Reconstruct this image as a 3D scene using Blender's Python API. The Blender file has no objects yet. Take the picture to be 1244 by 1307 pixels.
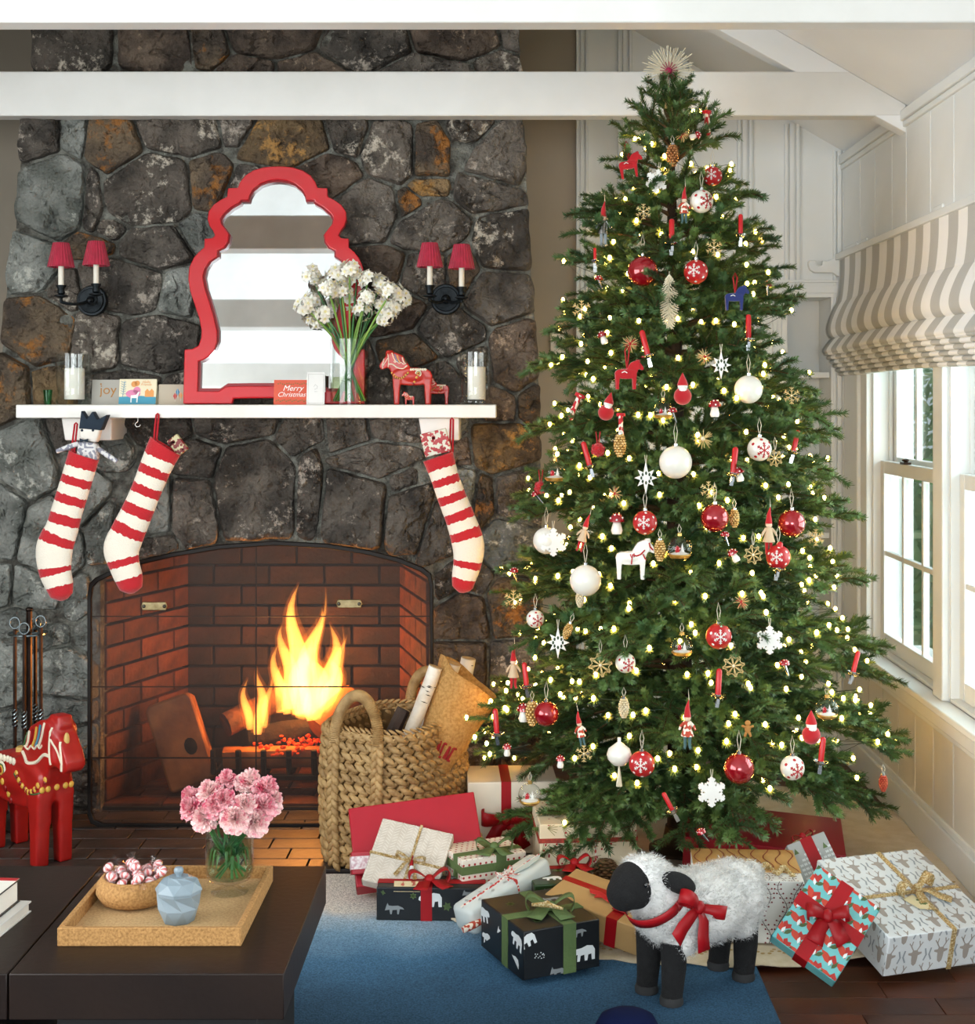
import bpy, bmesh, math, random
from mathutils import Vector, Matrix, Euler, noise
from mathutils.bvhtree import BVHTree

random.seed(7)
SC = bpy.context.scene
COL = SC.collection
PI = math.pi
R = math.radians

# ------------------------------------------------------------------ camera
F, VX, VY, CZ = 1850.0, 650.0, 507.0, 1.4          # focal length and vanishing point in photo pixels, eye height
cam_d = bpy.data.cameras.new('camera')
cam = bpy.data.objects.new('camera', cam_d); COL.objects.link(cam)
cam.location = (0, 0, CZ); cam.rotation_euler = (R(90), 0, 0)
cam_d.sensor_fit = 'HORIZONTAL'; cam_d.sensor_width = 36.0; cam_d.lens = F / 1244 * 36
cam_d.shift_x = (622 - VX) / 1244; cam_d.shift_y = -(653.5 - VY) / 1244
cam_d.clip_start = 0.05
SC.camera = cam

# ------------------------------------------------------------------ world, lights, exposure
W = bpy.data.worlds.new('world'); SC.world = W; W.use_nodes = True
wn = W.node_tree.nodes; wl = W.node_tree.links
bg = wn['Background']
bg.inputs[0].default_value = (0.80, 0.90, 1.0, 1); bg.inputs[1].default_value = 0.9

def area(name, loc, rot, sx, sy, power, col=(1, 1, 1)):
    d = bpy.data.lights.new(name, 'AREA'); d.shape = 'RECTANGLE'; d.size = sx; d.size_y = sy
    d.energy = power; d.color = col
    o = bpy.data.objects.new(name, d); COL.objects.link(o); o.location = loc; o.rotation_euler = rot
    return o
# added fill lights behind viewer and at left; daylight enters by the right windows
area('rear_fill_light', (-0.1, -3.3, 1.55), (R(90), 0, 0), 2.6, 1.7, 190, (0.93, 0.975, 1.0))
area('left_fill_light', (-2.8, 0.9, 1.35), (0, R(-90), 0), 1.7, 4.2, 205, (0.92, 0.97, 1.0))
area('daylight_right_windows', (2.6, 3.0, 1.6), (0, R(90), 0), 2.4, 4.4, 300, (0.90, 0.97, 1.0))
SC.view_settings.view_transform = 'Standard'; SC.view_settings.look = 'None'
SC.view_settings.gamma = 1.0; SC.view_settings.use_curve_mapping = False
SC.view_settings.exposure = -0.28
SC.cycles.use_denoising = True
SC.cycles.max_bounces = 10; SC.cycles.transparent_max_bounces = 24
SC.cycles.sample_clamp_indirect = 6.0
SC.cycles.caustics_reflective = False; SC.cycles.caustics_refractive = False

# ------------------------------------------------------------------ helpers
def P(x, y, D):
    return Vector(((x - VX) * D / F, D, CZ - (y - VY) * D / F))
def floorD(y, z=0.0):
    return (CZ - z) * F / (y - VY)
def s2l(c):
    return c / 12.92 if c <= 0.04045 else ((c + 0.055) / 1.055) ** 2.4
def H(h):
    h = h.lstrip('#')
    return tuple(s2l(int(h[i:i + 2], 16) / 255) for i in (0, 2, 4)) + (1.0,)

MATS = {}
def mat(name, col='#888888', rough=0.5, metal=0.0, col2=None, vscale=6.0, detail=4.0, vlo=0.35, vhi=0.65, bump=0.0, bscale=60.0, bdist=0.01,
        emit=None, estr=0.0, rand=0.0, sheen=0.0, coat=0.0, spec=0.5, sss=0.0):
    if name in MATS: return MATS[name]
    m = bpy.data.materials.new(name); m.use_nodes = True
    nt = m.node_tree; n = nt.nodes; l = nt.links
    b = n['Principled BSDF']
    c = H(col) if isinstance(col, str) else col
    b.inputs['Base Color'].default_value = c
    b.inputs['Roughness'].default_value = rough
    b.inputs['Metallic'].default_value = metal
    b.inputs['Specular IOR Level'].default_value = spec
    if coat: b.inputs['Coat Weight'].default_value = coat; b.inputs['Coat Roughness'].default_value = 0.08
    if sheen: b.inputs['Sheen Weight'].default_value = sheen
    if sss:
        b.inputs['Subsurface Weight'].default_value = sss; b.inputs['Subsurface Radius'].default_value = (0.02, 0.012, 0.008)
    tc = n.new('ShaderNodeTexCoord')
    if col2 is None:
        col2 = tuple(min(1, v * 0.86) for v in c[:3]) + (1,)
    else:
        col2 = H(col2) if isinstance(col2, str) else col2
    nz = n.new('ShaderNodeTexNoise'); nz.inputs['Scale'].default_value = vscale; nz.inputs['Detail'].default_value = detail
    l.new(tc.outputs['Object'], nz.inputs['Vector'])
    mr = n.new('ShaderNodeMapRange'); mr.inputs['From Min'].default_value = vlo; mr.inputs['From Max'].default_value = vhi
    l.new(nz.outputs['Fac'], mr.inputs['Value'])
    mx = n.new('ShaderNodeMix'); mx.data_type = 'RGBA'
    mx.inputs[6].default_value = c; mx.inputs[7].default_value = col2
    l.new(mr.outputs[0], mx.inputs[0])
    out = mx.outputs[2]
    if rand:
        oi = n.new('ShaderNodeObjectInfo'); hs = n.new('ShaderNodeHueSaturation')
        mr2 = n.new('ShaderNodeMapRange'); mr2.inputs['To Min'].default_value = 1 - rand; mr2.inputs['To Max'].default_value = 1 + rand
        l.new(oi.outputs['Random'], mr2.inputs['Value']); l.new(mr2.outputs[0], hs.inputs['Value']); l.new(out, hs.inputs['Color'])
        out = hs.outputs[0]
    l.new(out, b.inputs['Base Color'])
    if bump:
        bn = n.new('ShaderNodeTexNoise'); bn.inputs['Scale'].default_value = bscale; bn.inputs['Detail'].default_value = 5
        l.new(tc.outputs['Object'], bn.inputs['Vector'])
        bp = n.new('ShaderNodeBump'); bp.inputs['Strength'].default_value = bump; bp.inputs['Distance'].default_value = bdist
        l.new(bn.outputs['Fac'], bp.inputs['Height']); l.new(bp.outputs[0], b.inputs['Normal'])
    if emit:
        b.inputs['Emission Color'].default_value = H(emit) if isinstance(emit, str) else emit
        b.inputs['Emission Strength'].default_value = estr
    MATS[name] = m
    return m

def glass(name, tint=(0.96, 0.98, 0.97), ior=1.45, rough=0.01):
    if name in MATS: return MATS[name]
    m = bpy.data.materials.new(name); m.use_nodes = True
    n = m.node_tree.nodes; l = m.node_tree.links
    n.remove(n['Principled BSDF'])
    tr = n.new('ShaderNodeBsdfTransparent'); tr.inputs[0].default_value = tint + (1,)
    gl = n.new('ShaderNodeBsdfGlossy'); gl.inputs['Roughness'].default_value = rough
    fr = n.new('ShaderNodeFresnel')
    ge = n.new('ShaderNodeNewGeometry'); mp = n.new('ShaderNodeMapRange')      # same pane reflectance from either side of the glass
    mp.inputs['To Min'].default_value = ior; mp.inputs['To Max'].default_value = 1 / ior
    l.new(ge.outputs['Backfacing'], mp.inputs['Value']); l.new(mp.outputs[0], fr.inputs[0])
    mx = n.new('ShaderNodeMixShader')
    l.new(fr.outputs[0], mx.inputs[0]); l.new(tr.outputs[0], mx.inputs[1]); l.new(gl.outputs[0], mx.inputs[2])
    l.new(mx.outputs[0], n['Material Output'].inputs[0])
    MATS[name] = m
    return m

class MB:
    """collects geometry for one mesh"""
    def __init__(s): s.v = []; s.f = []; s.mi = []; s.at = None
    def add(s, vs, fs, M=None, mi=0):
        b = len(s.v)
        s.v += [tuple(M @ Vector(v)) if M is not None else tuple(v) for v in vs]
        s.f += [tuple(i + b for i in f) for f in fs]; s.mi += [mi] * len(fs)
        return s
    def bb(s, x0, x1, y0, y1, z0, z1, M=None, mi=0):
        vs = [(x, y, z) for z in (z0, z1) for y in (y0, y1) for x in (x0, x1)]
        return s.add(vs, [(0, 2, 3, 1), (4, 5, 7, 6), (0, 1, 5, 4), (2, 6, 7, 3), (0, 4, 6, 2), (1, 3, 7, 5)], M, mi)
    def box(s, c, d, M=None, mi=0):
        return s.bb(c[0] - d[0] / 2, c[0] + d[0] / 2, c[1] - d[1] / 2, c[1] + d[1] / 2, c[2] - d[2] / 2, c[2] + d[2] / 2, M, mi)
    def lathe(s, prof, n=20, M=None, mi=0, sx=1.0, sy=1.0):
        vs, fs = [], []
        k = len(prof)
        for r, z in prof:
            for i in range(n):
                a = 2 * PI * i / n
                vs.append((r * math.cos(a) * sx, r * math.sin(a) * sy, z))
        for j in range(k - 1):
            for i in range(n):
                a, b = j * n + i, j * n + (i + 1) % n
                fs.append((a, b, b + n, a + n))
        if prof[0][0] > 1e-6: fs.append(tuple(reversed(range(n))))
        if prof[-1][0] > 1e-6: fs.append(tuple(range((k - 1) * n, k * n)))
        return s.add(vs, fs, M, mi)
    def ball(s, c, r, nu=14, nv=9, M=None, mi=0):
        r = (r, r, r) if not hasattr(r, '__len__') else r
        vs, fs = [], []
        for j in range(nv + 1):
            t = PI * j / nv
            for i in range(nu):
                a = 2 * PI * i / nu
                vs.append((c[0] + r[0] * math.sin(t) * math.cos(a), c[1] + r[1] * math.sin(t) * math.sin(a), c[2] - r[2] * math.cos(t)))
        for j in range(nv):
            for i in range(nu):
                a, b = j * nu + i, j * nu + (i + 1) % nu
                if j == 0: fs.append((a, b + nu, a + nu))
                elif j == nv - 1: fs.append((a, b, a + nu))
                else: fs.append((a, b, b + nu, a + nu))
        return s.add(vs, fs, M, mi)
    def tube(s, pts, r, n=8, closed=False, cap=True, mi=0, flat=1.0, up=None):
        pts = [Vector(p) for p in pts]; k = len(pts)
        rs = r if hasattr(r, '__len__') else [r] * k
        T = []
        for i in range(k):
            a = pts[(i - 1) % k] if (closed or i > 0) else pts[i]
            b = pts[(i + 1) % k] if (closed or i < k - 1) else pts[i]
            t = (b - a); T.append(t.normalized() if t.length > 1e-9 else Vector((0, 0, 1)))
        u = Vector(up) if up else (Vector((0, 0, 1)) if abs(T[0].z) < 0.9 else Vector((1, 0, 0)))
        u = (u - T[0] * u.dot(T[0])).normalized()
        vs, fs = [], []
        for i in range(k):
            u = u - T[i] * u.dot(T[i])
            u = u.normalized() if u.length > 1e-6 else T[i].orthogonal().normalized()
            w = T[i].cross(u)
            for j in range(n):
                a = 2 * PI * j / n
                vs.append(pts[i] + (u * math.cos(a) * flat + w * math.sin(a)) * rs[i])
        m = k if closed else k - 1
        for i in range(m):
            for j in range(n):
                a, b = i * n + j, i * n + (j + 1) % n
                c, d = ((i + 1) % k) * n + (j + 1) % n, ((i + 1) % k) * n + j
                fs.append((a, b, c, d))
        if cap and not closed:
            fs.append(tuple(reversed(range(n)))); fs.append(tuple(range((k - 1) * n, k * n)))
        return s.add(vs, fs, None, mi)
    def cyl(s, p0, p1, r0, r1=None, n=12, mi=0):
        return s.tube([p0, p1], [r0, r0 if r1 is None else r1], n, mi=mi)
    def prism(s, out, d0, d1, M=None, mi=0):
        """outline in local x,z extruded from y=d0 to y=d1"""
        n = len(out)
        vs = [(x, d0, z) for x, z in out] + [(x, d1, z) for x, z in out]
        fs = [tuple(range(n)), tuple(reversed(range(n, 2 * n)))]
        fs += [(i, i + n, (i + 1) % n + n, (i + 1) % n) for i in range(n)]
        return s.add(vs, fs, M, mi)
    def ring(s, a, b, d0, d1, M=None, mi=0):
        """closed frame between outline a and outline b (same count), from y=d0 to y=d1"""
        n = len(a)
        vs = [(x, d0, z) for x, z in a] + [(x, d0, z) for x, z in b] + [(x, d1, z) for x, z in a] + [(x, d1, z) for x, z in b]
        fs = []
        for i in range(n):
            j = (i + 1) % n
            fs += [(i, j, j + n, i + n), (i + 2 * n, i + 3 * n, j + 3 * n, j + 2 * n), (i, i + 2 * n, j + 2 * n, j), (i + n, j + n, j + 3 * n, i + 3 * n)]
        return s.add(vs, fs, M, mi)
    def strip(s, pts, wid, M=None, mi=0):
        """ribbon: centre points and half-width vectors"""
        vs, fs = [], []
        for p, w in zip(pts, wid):
            p = Vector(p); w = Vector(w); vs += [p - w, p + w]
        for i in range(len(pts) - 1): fs.append((2 * i, 2 * i + 1, 2 * i + 3, 2 * i + 2))
        return s.add(vs, fs, M, mi)

def mesh_of(mb, name, mats, smooth=None):
    me = bpy.data.meshes.new(name); me.from_pydata(mb.v, [], mb.f)
    ms = mats if isinstance(mats, (list, tuple)) else [mats]
    for m in ms: me.materials.append(m)
    if len(ms) > 1: me.polygons.foreach_set('material_index', mb.mi)
    if mb.at:
        for an, vals in mb.at.items():
            a = me.attributes.new(an, 'FLOAT', 'POINT'); a.data.foreach_set('value', vals)
    me.validate(); me.update()
    if smooth:
        me.polygons.foreach_set('use_smooth', [True] * len(me.polygons))
        if smooth is not True and smooth < 180: me.set_sharp_from_angle(angle=R(smooth))
    return me
def fixn(me):
    bm = bmesh.new(); bm.from_mesh(me); bmesh.ops.recalc_face_normals(bm, faces=bm.faces); bm.to_mesh(me); bm.free()
def obj(name, mb, mats, parent=None, loc=(0, 0, 0), rot=(0, 0, 0), smooth=40, bevel=0, solid=0, subsurf=0, norm=True):
    if isinstance(mb, MB):
        me = mesh_of(mb, name, mats, smooth)
        if norm: fixn(me)
    else: me = mb
    o = bpy.data.objects.new(name, me); COL.objects.link(o)
    o.location = loc; o.rotation_euler = rot
    if parent is not None: o.parent = parent
    if solid:
        md = o.modifiers.new('solid', 'SOLIDIFY'); md.thickness = solid; md.offset = 0
    if bevel:
        md = o.modifiers.new('bevel', 'BEVEL'); md.width = bevel; md.segments = 2; md.limit_method = 'ANGLE'; md.angle_limit = R(40)
    if subsurf:
        md = o.modifiers.new('sub', 'SUBSURF'); md.levels = subsurf; md.render_levels = subsurf
    return o
def tag(o, label, cat, group=None, kind=None):
    o['label'] = label; o['category'] = cat
    if group: o['group'] = group
    if kind: o['kind'] = kind
    return o
def thing(name, label, cat, loc=(0, 0, 0), rot=(0, 0, 0), group=None, kind=None, scale=1.0):
    o = bpy.data.objects.new(name, None); COL.objects.link(o); o.empty_display_size = 0.05
    o.location = loc; o.rotation_euler = rot; o.scale = (scale,) * 3
    return tag(o, label, cat, group, kind)
def dup(o, parent=None):
    c = o.copy(); COL.objects.link(c)
    if parent is not None: c.parent = parent
    for ch in list(o.children): dup(ch, c)
    return c
def blob(mb, voxel, smooth_it=6, factor=0.6, name='blob'):
    """union of overlapping pieces fused into one continuous surface"""
    me = bpy.data.meshes.new(name); me.from_pydata(mb.v, [], mb.f); fixn(me)
    o = bpy.data.objects.new(name, me); COL.objects.link(o)
    md = o.modifiers.new('r', 'REMESH'); md.mode = 'VOXEL'; md.voxel_size = voxel
    if smooth_it:
        md = o.modifiers.new('s', 'SMOOTH'); md.iterations = smooth_it; md.factor = factor
    dg = bpy.context.evaluated_depsgraph_get(); dg.update()
    out = bpy.data.meshes.new_from_object(o.evaluated_get(dg))
    bpy.data.objects.remove(o)
    out.name = name
    out.polygons.foreach_set('use_smooth', [True] * len(out.polygons))
    return out
def catmull(pts, n=6, closed=False):
    pts = [Vector(p) for p in pts]; k = len(pts); out = []
    rng = range(k) if closed else range(k - 1)
    for i in rng:
        p1, p2 = pts[i], pts[(i + 1) % k]
        p0 = pts[i - 1] if (closed or i > 0) else p1 * 2 - p2
        p3 = pts[(i + 2) % k] if (closed or i < k - 2) else p2 * 2 - p1
        for j in range(n):
            t = j / n
            out.append(0.5 * (2 * p1 + (p2 - p0) * t + (2 * p0 - 5 * p1 + 4 * p2 - p3) * t * t + (3 * p1 - p0 - 3 * p2 + p3) * t ** 3))
    if not closed: out.append(pts[-1])
    return out
def structure(name, mb, m, label, cat, **k):
    return tag(obj(name, mb, m, **k), label, cat, kind='structure')
def T(x, y, z): return Matrix.Translation((x, y, z))
def RX(a): return Matrix.Rotation(R(a), 4, 'X')
def RY(a): return Matrix.Rotation(R(a), 4, 'Y')
def RZ(a): return Matrix.Rotation(R(a), 4, 'Z')

# =================================================================== THE SETTING
XR, XL, YB, YF = 1.30, -2.86, 5.66, -3.5
EAVE, SLOPE = 2.36, math.tan(R(30)); XM = (XR + XL) / 2; RIDGE = EAVE + (XR - XM) * SLOPE

white = mat('white_paint', '#E9ECEB', 0.45, col2='#E2E6E5', vscale=3, bump=0.05, bscale=30)
white2 = mat('white_ceiling_paint', '#F2F3F3', 0.6, col2='#ECEEEE', vscale=2)
cream = mat('cream_paint', '#E3E0D6', 0.45, col2='#D9D5C8', vscale=2)
tanwall = mat('taupe_wall_paint', '#A89C8C', 0.7, col2='#9E9484', vscale=1.5)
gapdark = mat('joint_shadow_paint', '#8E9089', 0.8)

# ---- floor: dark wood planks, built one by one where seen
wood = mat('dark_floor_wood', '#52260F', 0.42, col2='#33160A', vscale=5, detail=8, rand=0.2, bump=0.12, bscale=25, spec=.35)
fl = MB().bb(XL, XR, YF, YB, -0.06, -0.012)
floor = structure('floor', fl, mat('subfloor', '#1C0E08', 0.7), 'dark reddish brown wooden plank floor', 'floor')
yy = 2.0; row = 0
while yy < 5.66:
    w = 0.092; y1 = min(yy + w - 0.002, 5.66)
    xs = [-0.2 + (0.37 * row) % 0.6]
    while xs[-1] < XR: xs.append(xs[-1] + 0.75 + 0.3 * ((row * 7 + len(xs) * 3) % 5) / 5)
    xs[-1] = XR; xs = [-1.0] + xs
    for a, b in zip(xs[:-1], xs[1:]):
        if b - a < 0.02: continue
        cx, cy = (a + b) / 2, (yy + y1) / 2
        obj('plank', MB().box((0, 0, 0), (b - a - 0.002, y1 - yy, 0.012)), wood, floor, (cx, cy, -0.006), bevel=0.001)
    yy += w; row += 1

# ---- hearth tiles in front of the fireplace
tile_m = mat('slate_hearth_tile', '#4A3F39', 0.38, col2='#332E2C', vscale=9, rand=0.22, bump=0.15, bscale=40)
hearth = structure('floor_hearth', MB().bb(-2.2, -0.33, 4.26, 4.87, -0.011, 0.004), mat('hearth_grout', '#1D1917', 0.9),
                   'hearth of dark slate tiles laid in running bond before the fireplace', 'hearth')
yy = 4.26; row = 0
while yy < 4.86:
    x = -2.2 - 0.07 * (row % 3)
    while x < -0.34:
        a, b = max(x, -2.2), min(x + 0.2, -0.33)
        if b - a > 0.02:
            obj('tile', MB().box((0, 0, 0), (b - a - 0.005, 0.095, 0.012)), tile_m, hearth, ((a + b) / 2, yy + 0.05, 0.006), bevel=0.0015)
        x += 0.2
    yy += 0.1; row += 1

# ---- ceiling: two slopes
def slope(name, xa, xb, za, zb, label):
    mb = MB().prism([(xa, za), (xb, zb), (xb, zb + 0.06), (xa, za + 0.06)], YF, YB)
    return structure(name, mb, white2, label, 'ceiling')
slope('ceiling', XR + 0.04, XM, EAVE - 0.04 * SLOPE, RIDGE, 'white sloping ceiling rising from the window wall')
slope('ceiling_far_slope', XL - 0.04, XM, EAVE - 0.04 * SLOPE, RIDGE, 'white ceiling slope on the far side of the ridge')

# ---- tie beams and rafters
beam_m = mat('beam_paint', '#E6E5E1', 0.42, col2='#DDDCD7', vscale=4, bump=0.12, bscale=14)
bx = 0
for k, yb in enumerate([4.75, 3.48, 2.2, 0.9, -0.4, -1.7, -3.0]):
    z0 = 2.30 if k == 1 else 2.322
    z1 = z0 + 0.146
    e0, e1 = XR - (z0 - EAVE) / SLOPE if z0 > EAVE else XR, XR - max(0, (z1 - EAVE)) / SLOPE
    mb = MB().prism([(XL - (XR - e0) * 0 , z0), (e0, z0), (e0, EAVE), (e1, z1), (XL + XR - e1, z1), (XL, EAVE)], yb, yb + 0.072)
    structure('trim_%d' % (k + 1), mb, beam_m,
              ['white painted tie beam crossing in front of the chimney and behind the tree top', 'white painted tie beam overhead, nearer than the chimney beam',
               'third white tie beam out from the chimney', 'fourth white tie beam out from the chimney', 'fifth white tie beam out from the chimney', 'sixth white tie beam out from the chimney', 'tie beam by the rear wall'][k], 'beam', bevel=0.004)
for k, yb in enumerate([4.75, 3.48]):
    mb = MB()
    for sgn, xe in ((1, XR), (-1, XL)):
        d = 0.15
        mb.prism([(xe, EAVE - 0.0), (XM, RIDGE), (XM, RIDGE - d), (xe, EAVE - d * 0.62)], yb + 0.001, yb + 0.071)
    structure('trim_%d' % (k + 20), mb, white2, ['white rafter rising from the tie beam behind the tree top', 'white rafter over the near tie beam'][k], 'rafter', bevel=0.003)

# ---- far wall (taupe) with gable
structure('wall_back', MB().prism([(XL, 0), (XR, 0), (XR, EAVE), (XM, RIDGE), (XL, EAVE)], YB + 0.24, YB + 0.34), tanwall, 'taupe painted wall behind the chimney', 'wall')
structure('wall_back_taupe', MB().prism([(XL, 0), (0.262, 0), (0.262, EAVE + (XR - 0.262) * SLOPE), (XM, RIDGE), (XL, EAVE)], YB, YB + 0.24), tanwall,
          'taupe wall strip between the stone chimney and the white panelling', 'wall')
# panelled white wall with a shelved alcove
def zpx(y, D=YB): return CZ - (y - VY) * D / F
def xpx(x, D=YB): return (x - VX) * D / F
ax0, ax1, az0, az1 = xpx(1003), xpx(1059), zpx(800), zpx(380)
zt = lambda x: EAVE + (XR - x) * SLOPE
mb = MB()
mb.prism([(0.262, 0), (ax0, 0), (ax0, zt(ax0)), (0.262, zt(0.262))], YB - 0.005, YB + 0.24)
mb.prism([(ax1, 0), (XR, 0), (XR, EAVE), (ax1, zt(ax1))], YB - 0.005, YB + 0.24)
mb.prism([(ax0, az1), (ax1, az1), (ax1, zt(ax1)), (ax0, zt(ax0))], YB - 0.005, YB + 0.24)
mb.bb(ax0, ax1, YB - 0.005, YB + 0.24, 0, az0)
mb.bb(ax0, ax1, YB + 0.2, YB + 0.24, az0, az1)
panel = structure('wall_panelled', mb, white, 'white panelled wall with moulded battens and a shelved alcove behind the tree', 'wall')
def batten(x0, x1, zb, name='batten'):
    a, b = xpx(x0), xpx(x1); w = b - a
    mb = MB(); z1 = zt((a + b) / 2) - 0.01
    for u0, u1, p in ((0, .22, .016), (.22, .34, .006), (.34, .66, .013), (.66, .78, .006), (.78, 1, .016)):
        mb.bb(a + w * u0, a + w * u1, YB - 0.005 - p, YB, zb, z1)
    obj(name, mb, white, panel, bevel=0.0015)
batten(735, 750, 0.0); batten(788, 806, 0.0); batten(865, 882, 0.0); batten(940, 959, zpx(360)); batten(1000, 1019, zpx(360)); batten(1062, 1077, 0.0)
def hmould(y0, y1, x0, x1, name, p=0.02):
    z1, z0 = zpx(y0), zpx(y1); h = z1 - z0; mb = MB()
    for u0, u1, q in ((0, .25, .7), (.25, .7, 1.0), (.7, .85, .6), (.85, 1, 1.2)):
        mb.bb(xpx(x0), xpx(x1), YB - 0.005 - p * q, YB, z0 + h * u0, z0 + h * u1)
    obj(name, mb, white, panel, bevel=0.001)
hmould(358, 380, 900, 1068, 'shelf_header'); hmould(796, 822, 985, 1066, 'shelf_sill', 0.03)
mb = MB()
for a, b, p in ((985, 990, .016), (990, 996, .01), (996, 1003, .018)):
    mb.bb(xpx(a), xpx(b), YB - 0.005 - p, YB, az0, az1)
obj('shelf_casing', mb, white, panel, bevel=0.001)
mb = MB()
for a, b, p in ((1059, 1062, .014),):
    mb.bb(xpx(a), xpx(b), YB - 0.005 - p, YB, az0, az1)
obj('shelf_casing', mb, white, panel, bevel=0.001)
for y in (475, 590, 680):
    obj('shelf', MB().bb(ax0 + .001, ax1 - .001, YB + 0.005, YB + 0.199, zpx(y, YB) - 0.022, zpx(y, YB)), white, panel, bevel=0.001)
# light switch on the taupe wall
t = thing('light_switch', 'small white light switch plate on the taupe wall beside the chimney', 'light switch', P(712, 440, YB - 0.004))
obj('switch_plate', MB().box((0, 0, 0), (0.06, 0.008, 0.105)), mat('switch_plastic', '#E5E0D6', 0.35), t, bevel=0.002)
obj('toggle', MB().box((0, -0.006, 0), (0.011, 0.014, 0.024)), mat('switch_black', '#141414', 0.4), t, bevel=0.002)
# white wooden bracket by the blind
t = thing('curtain_bracket', 'white wooden pole bracket with a half-round notch on the wall corner', 'bracket', P(1055, 337, YB - 0.03))
out = [(0.06, 0.035), (0.0, 0.012), (-0.018, 0.012), (-0.02, -0.004), (-0.032, -0.008), (-0.043, -0.004), (-0.045, 0.014), (-0.07, 0.014), (-0.074, 0.0), (-0.068, -0.022), (-0.05, -0.034), (0.02, -0.034), (0.06, -0.06)]
obj('arm', MB().prism(out, -0.01, 0.012), white, t, bevel=0.003)
obj('mount', MB().box((0.062, 0.012, -0.012), (0.02, 0.03, 0.11)), white, t, bevel=0.003)

# ---- right wall: boards, windows
W1, W2 = (4.43, 5.25), (3.44, 4.33)
ZS, ZT = 0.49, 1.93
mb = MB()
XO = XR + 0.16
mb.bb(XR + .012, XO, YF, YB + .1, -0.06, ZS); mb.bb(XR + .012, XO, YF, YB + .1, ZT, EAVE + .02)
mb.bb(XR + .012, XO, W1[1], YB + .1, ZS, ZT); mb.bb(XR + .012, XO, W2[1], W1[0], ZS, ZT); mb.bb(XR + .012, XO, 2.5, W2[0], ZS, ZT)
mb.bb(XR + .012, XO, YF, -1.0, ZS, ZT); mb.bb(XR + .012, XO, 0.6, 0.9, ZS, ZT)
wr = structure('wall_right', mb, white, 'white boarded wall holding the windows on the right', 'wall')
edges = [F * XR / (x - VX) for x in (1076, 1098, 1117, 1139, 1157, 1188, 1218, 1246)]
edges = [5.64] + edges[1:]
while edges[-1] > 2.2: edges.append(edges[-1] - 0.25)
for a, b in zip(edges[:-1], edges[1:]):
    obj('board', MB().box((0, 0, 0), (0.016, a - b - 0.006, EAVE - ZT - 0.06)), white, wr, (XR + .006, (a + b) / 2, (EAVE + ZT) / 2 - 0.03), bevel=0.003)
yb = 5.64; i = 0
while yb > 2.3:
    w = 0.2
    obj('board', MB().box((0, 0, 0), (0.016, w - 0.006, 0.30)), cream, wr, (XR + .006, yb - w / 2, 0.265), bevel=0.003)
    yb -= w
obj('cornice', MB().bb(XR - .02, XR + .012, 2.0, YB - 0.01, EAVE - 0.055, EAVE - 0.02).bb(XR - .012, XR + .012, 2.0, YB - 0.01, EAVE - 0.075, EAVE - 0.055), white, wr, bevel=0.004)
structure('baseboard_right', MB().bb(XR - .018, XR + .012, 2.0, YB - 0.01, 0, 0.115).bb(XR - .01, XR + .012, 2.0, YB - 0.01, 0.115, 0.135), white, 'white baseboard under the windows', 'baseboard', bevel=0.003)
# chair rail / sill
mb = MB().bb(XR - .05, XR + .02, 2.0, YB - 0.02, ZS - 0.022, ZS).bb(XR - .026, XR + .012, 2.0, YB - 0.02, ZS - 0.075, ZS - 0.03).bb(XR - .016, XR + .012, 2.0, YB - 0.02, ZS - 0.095, ZS - 0.075)
obj('window_sill', mb, white, wr, bevel=0.004)
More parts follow.
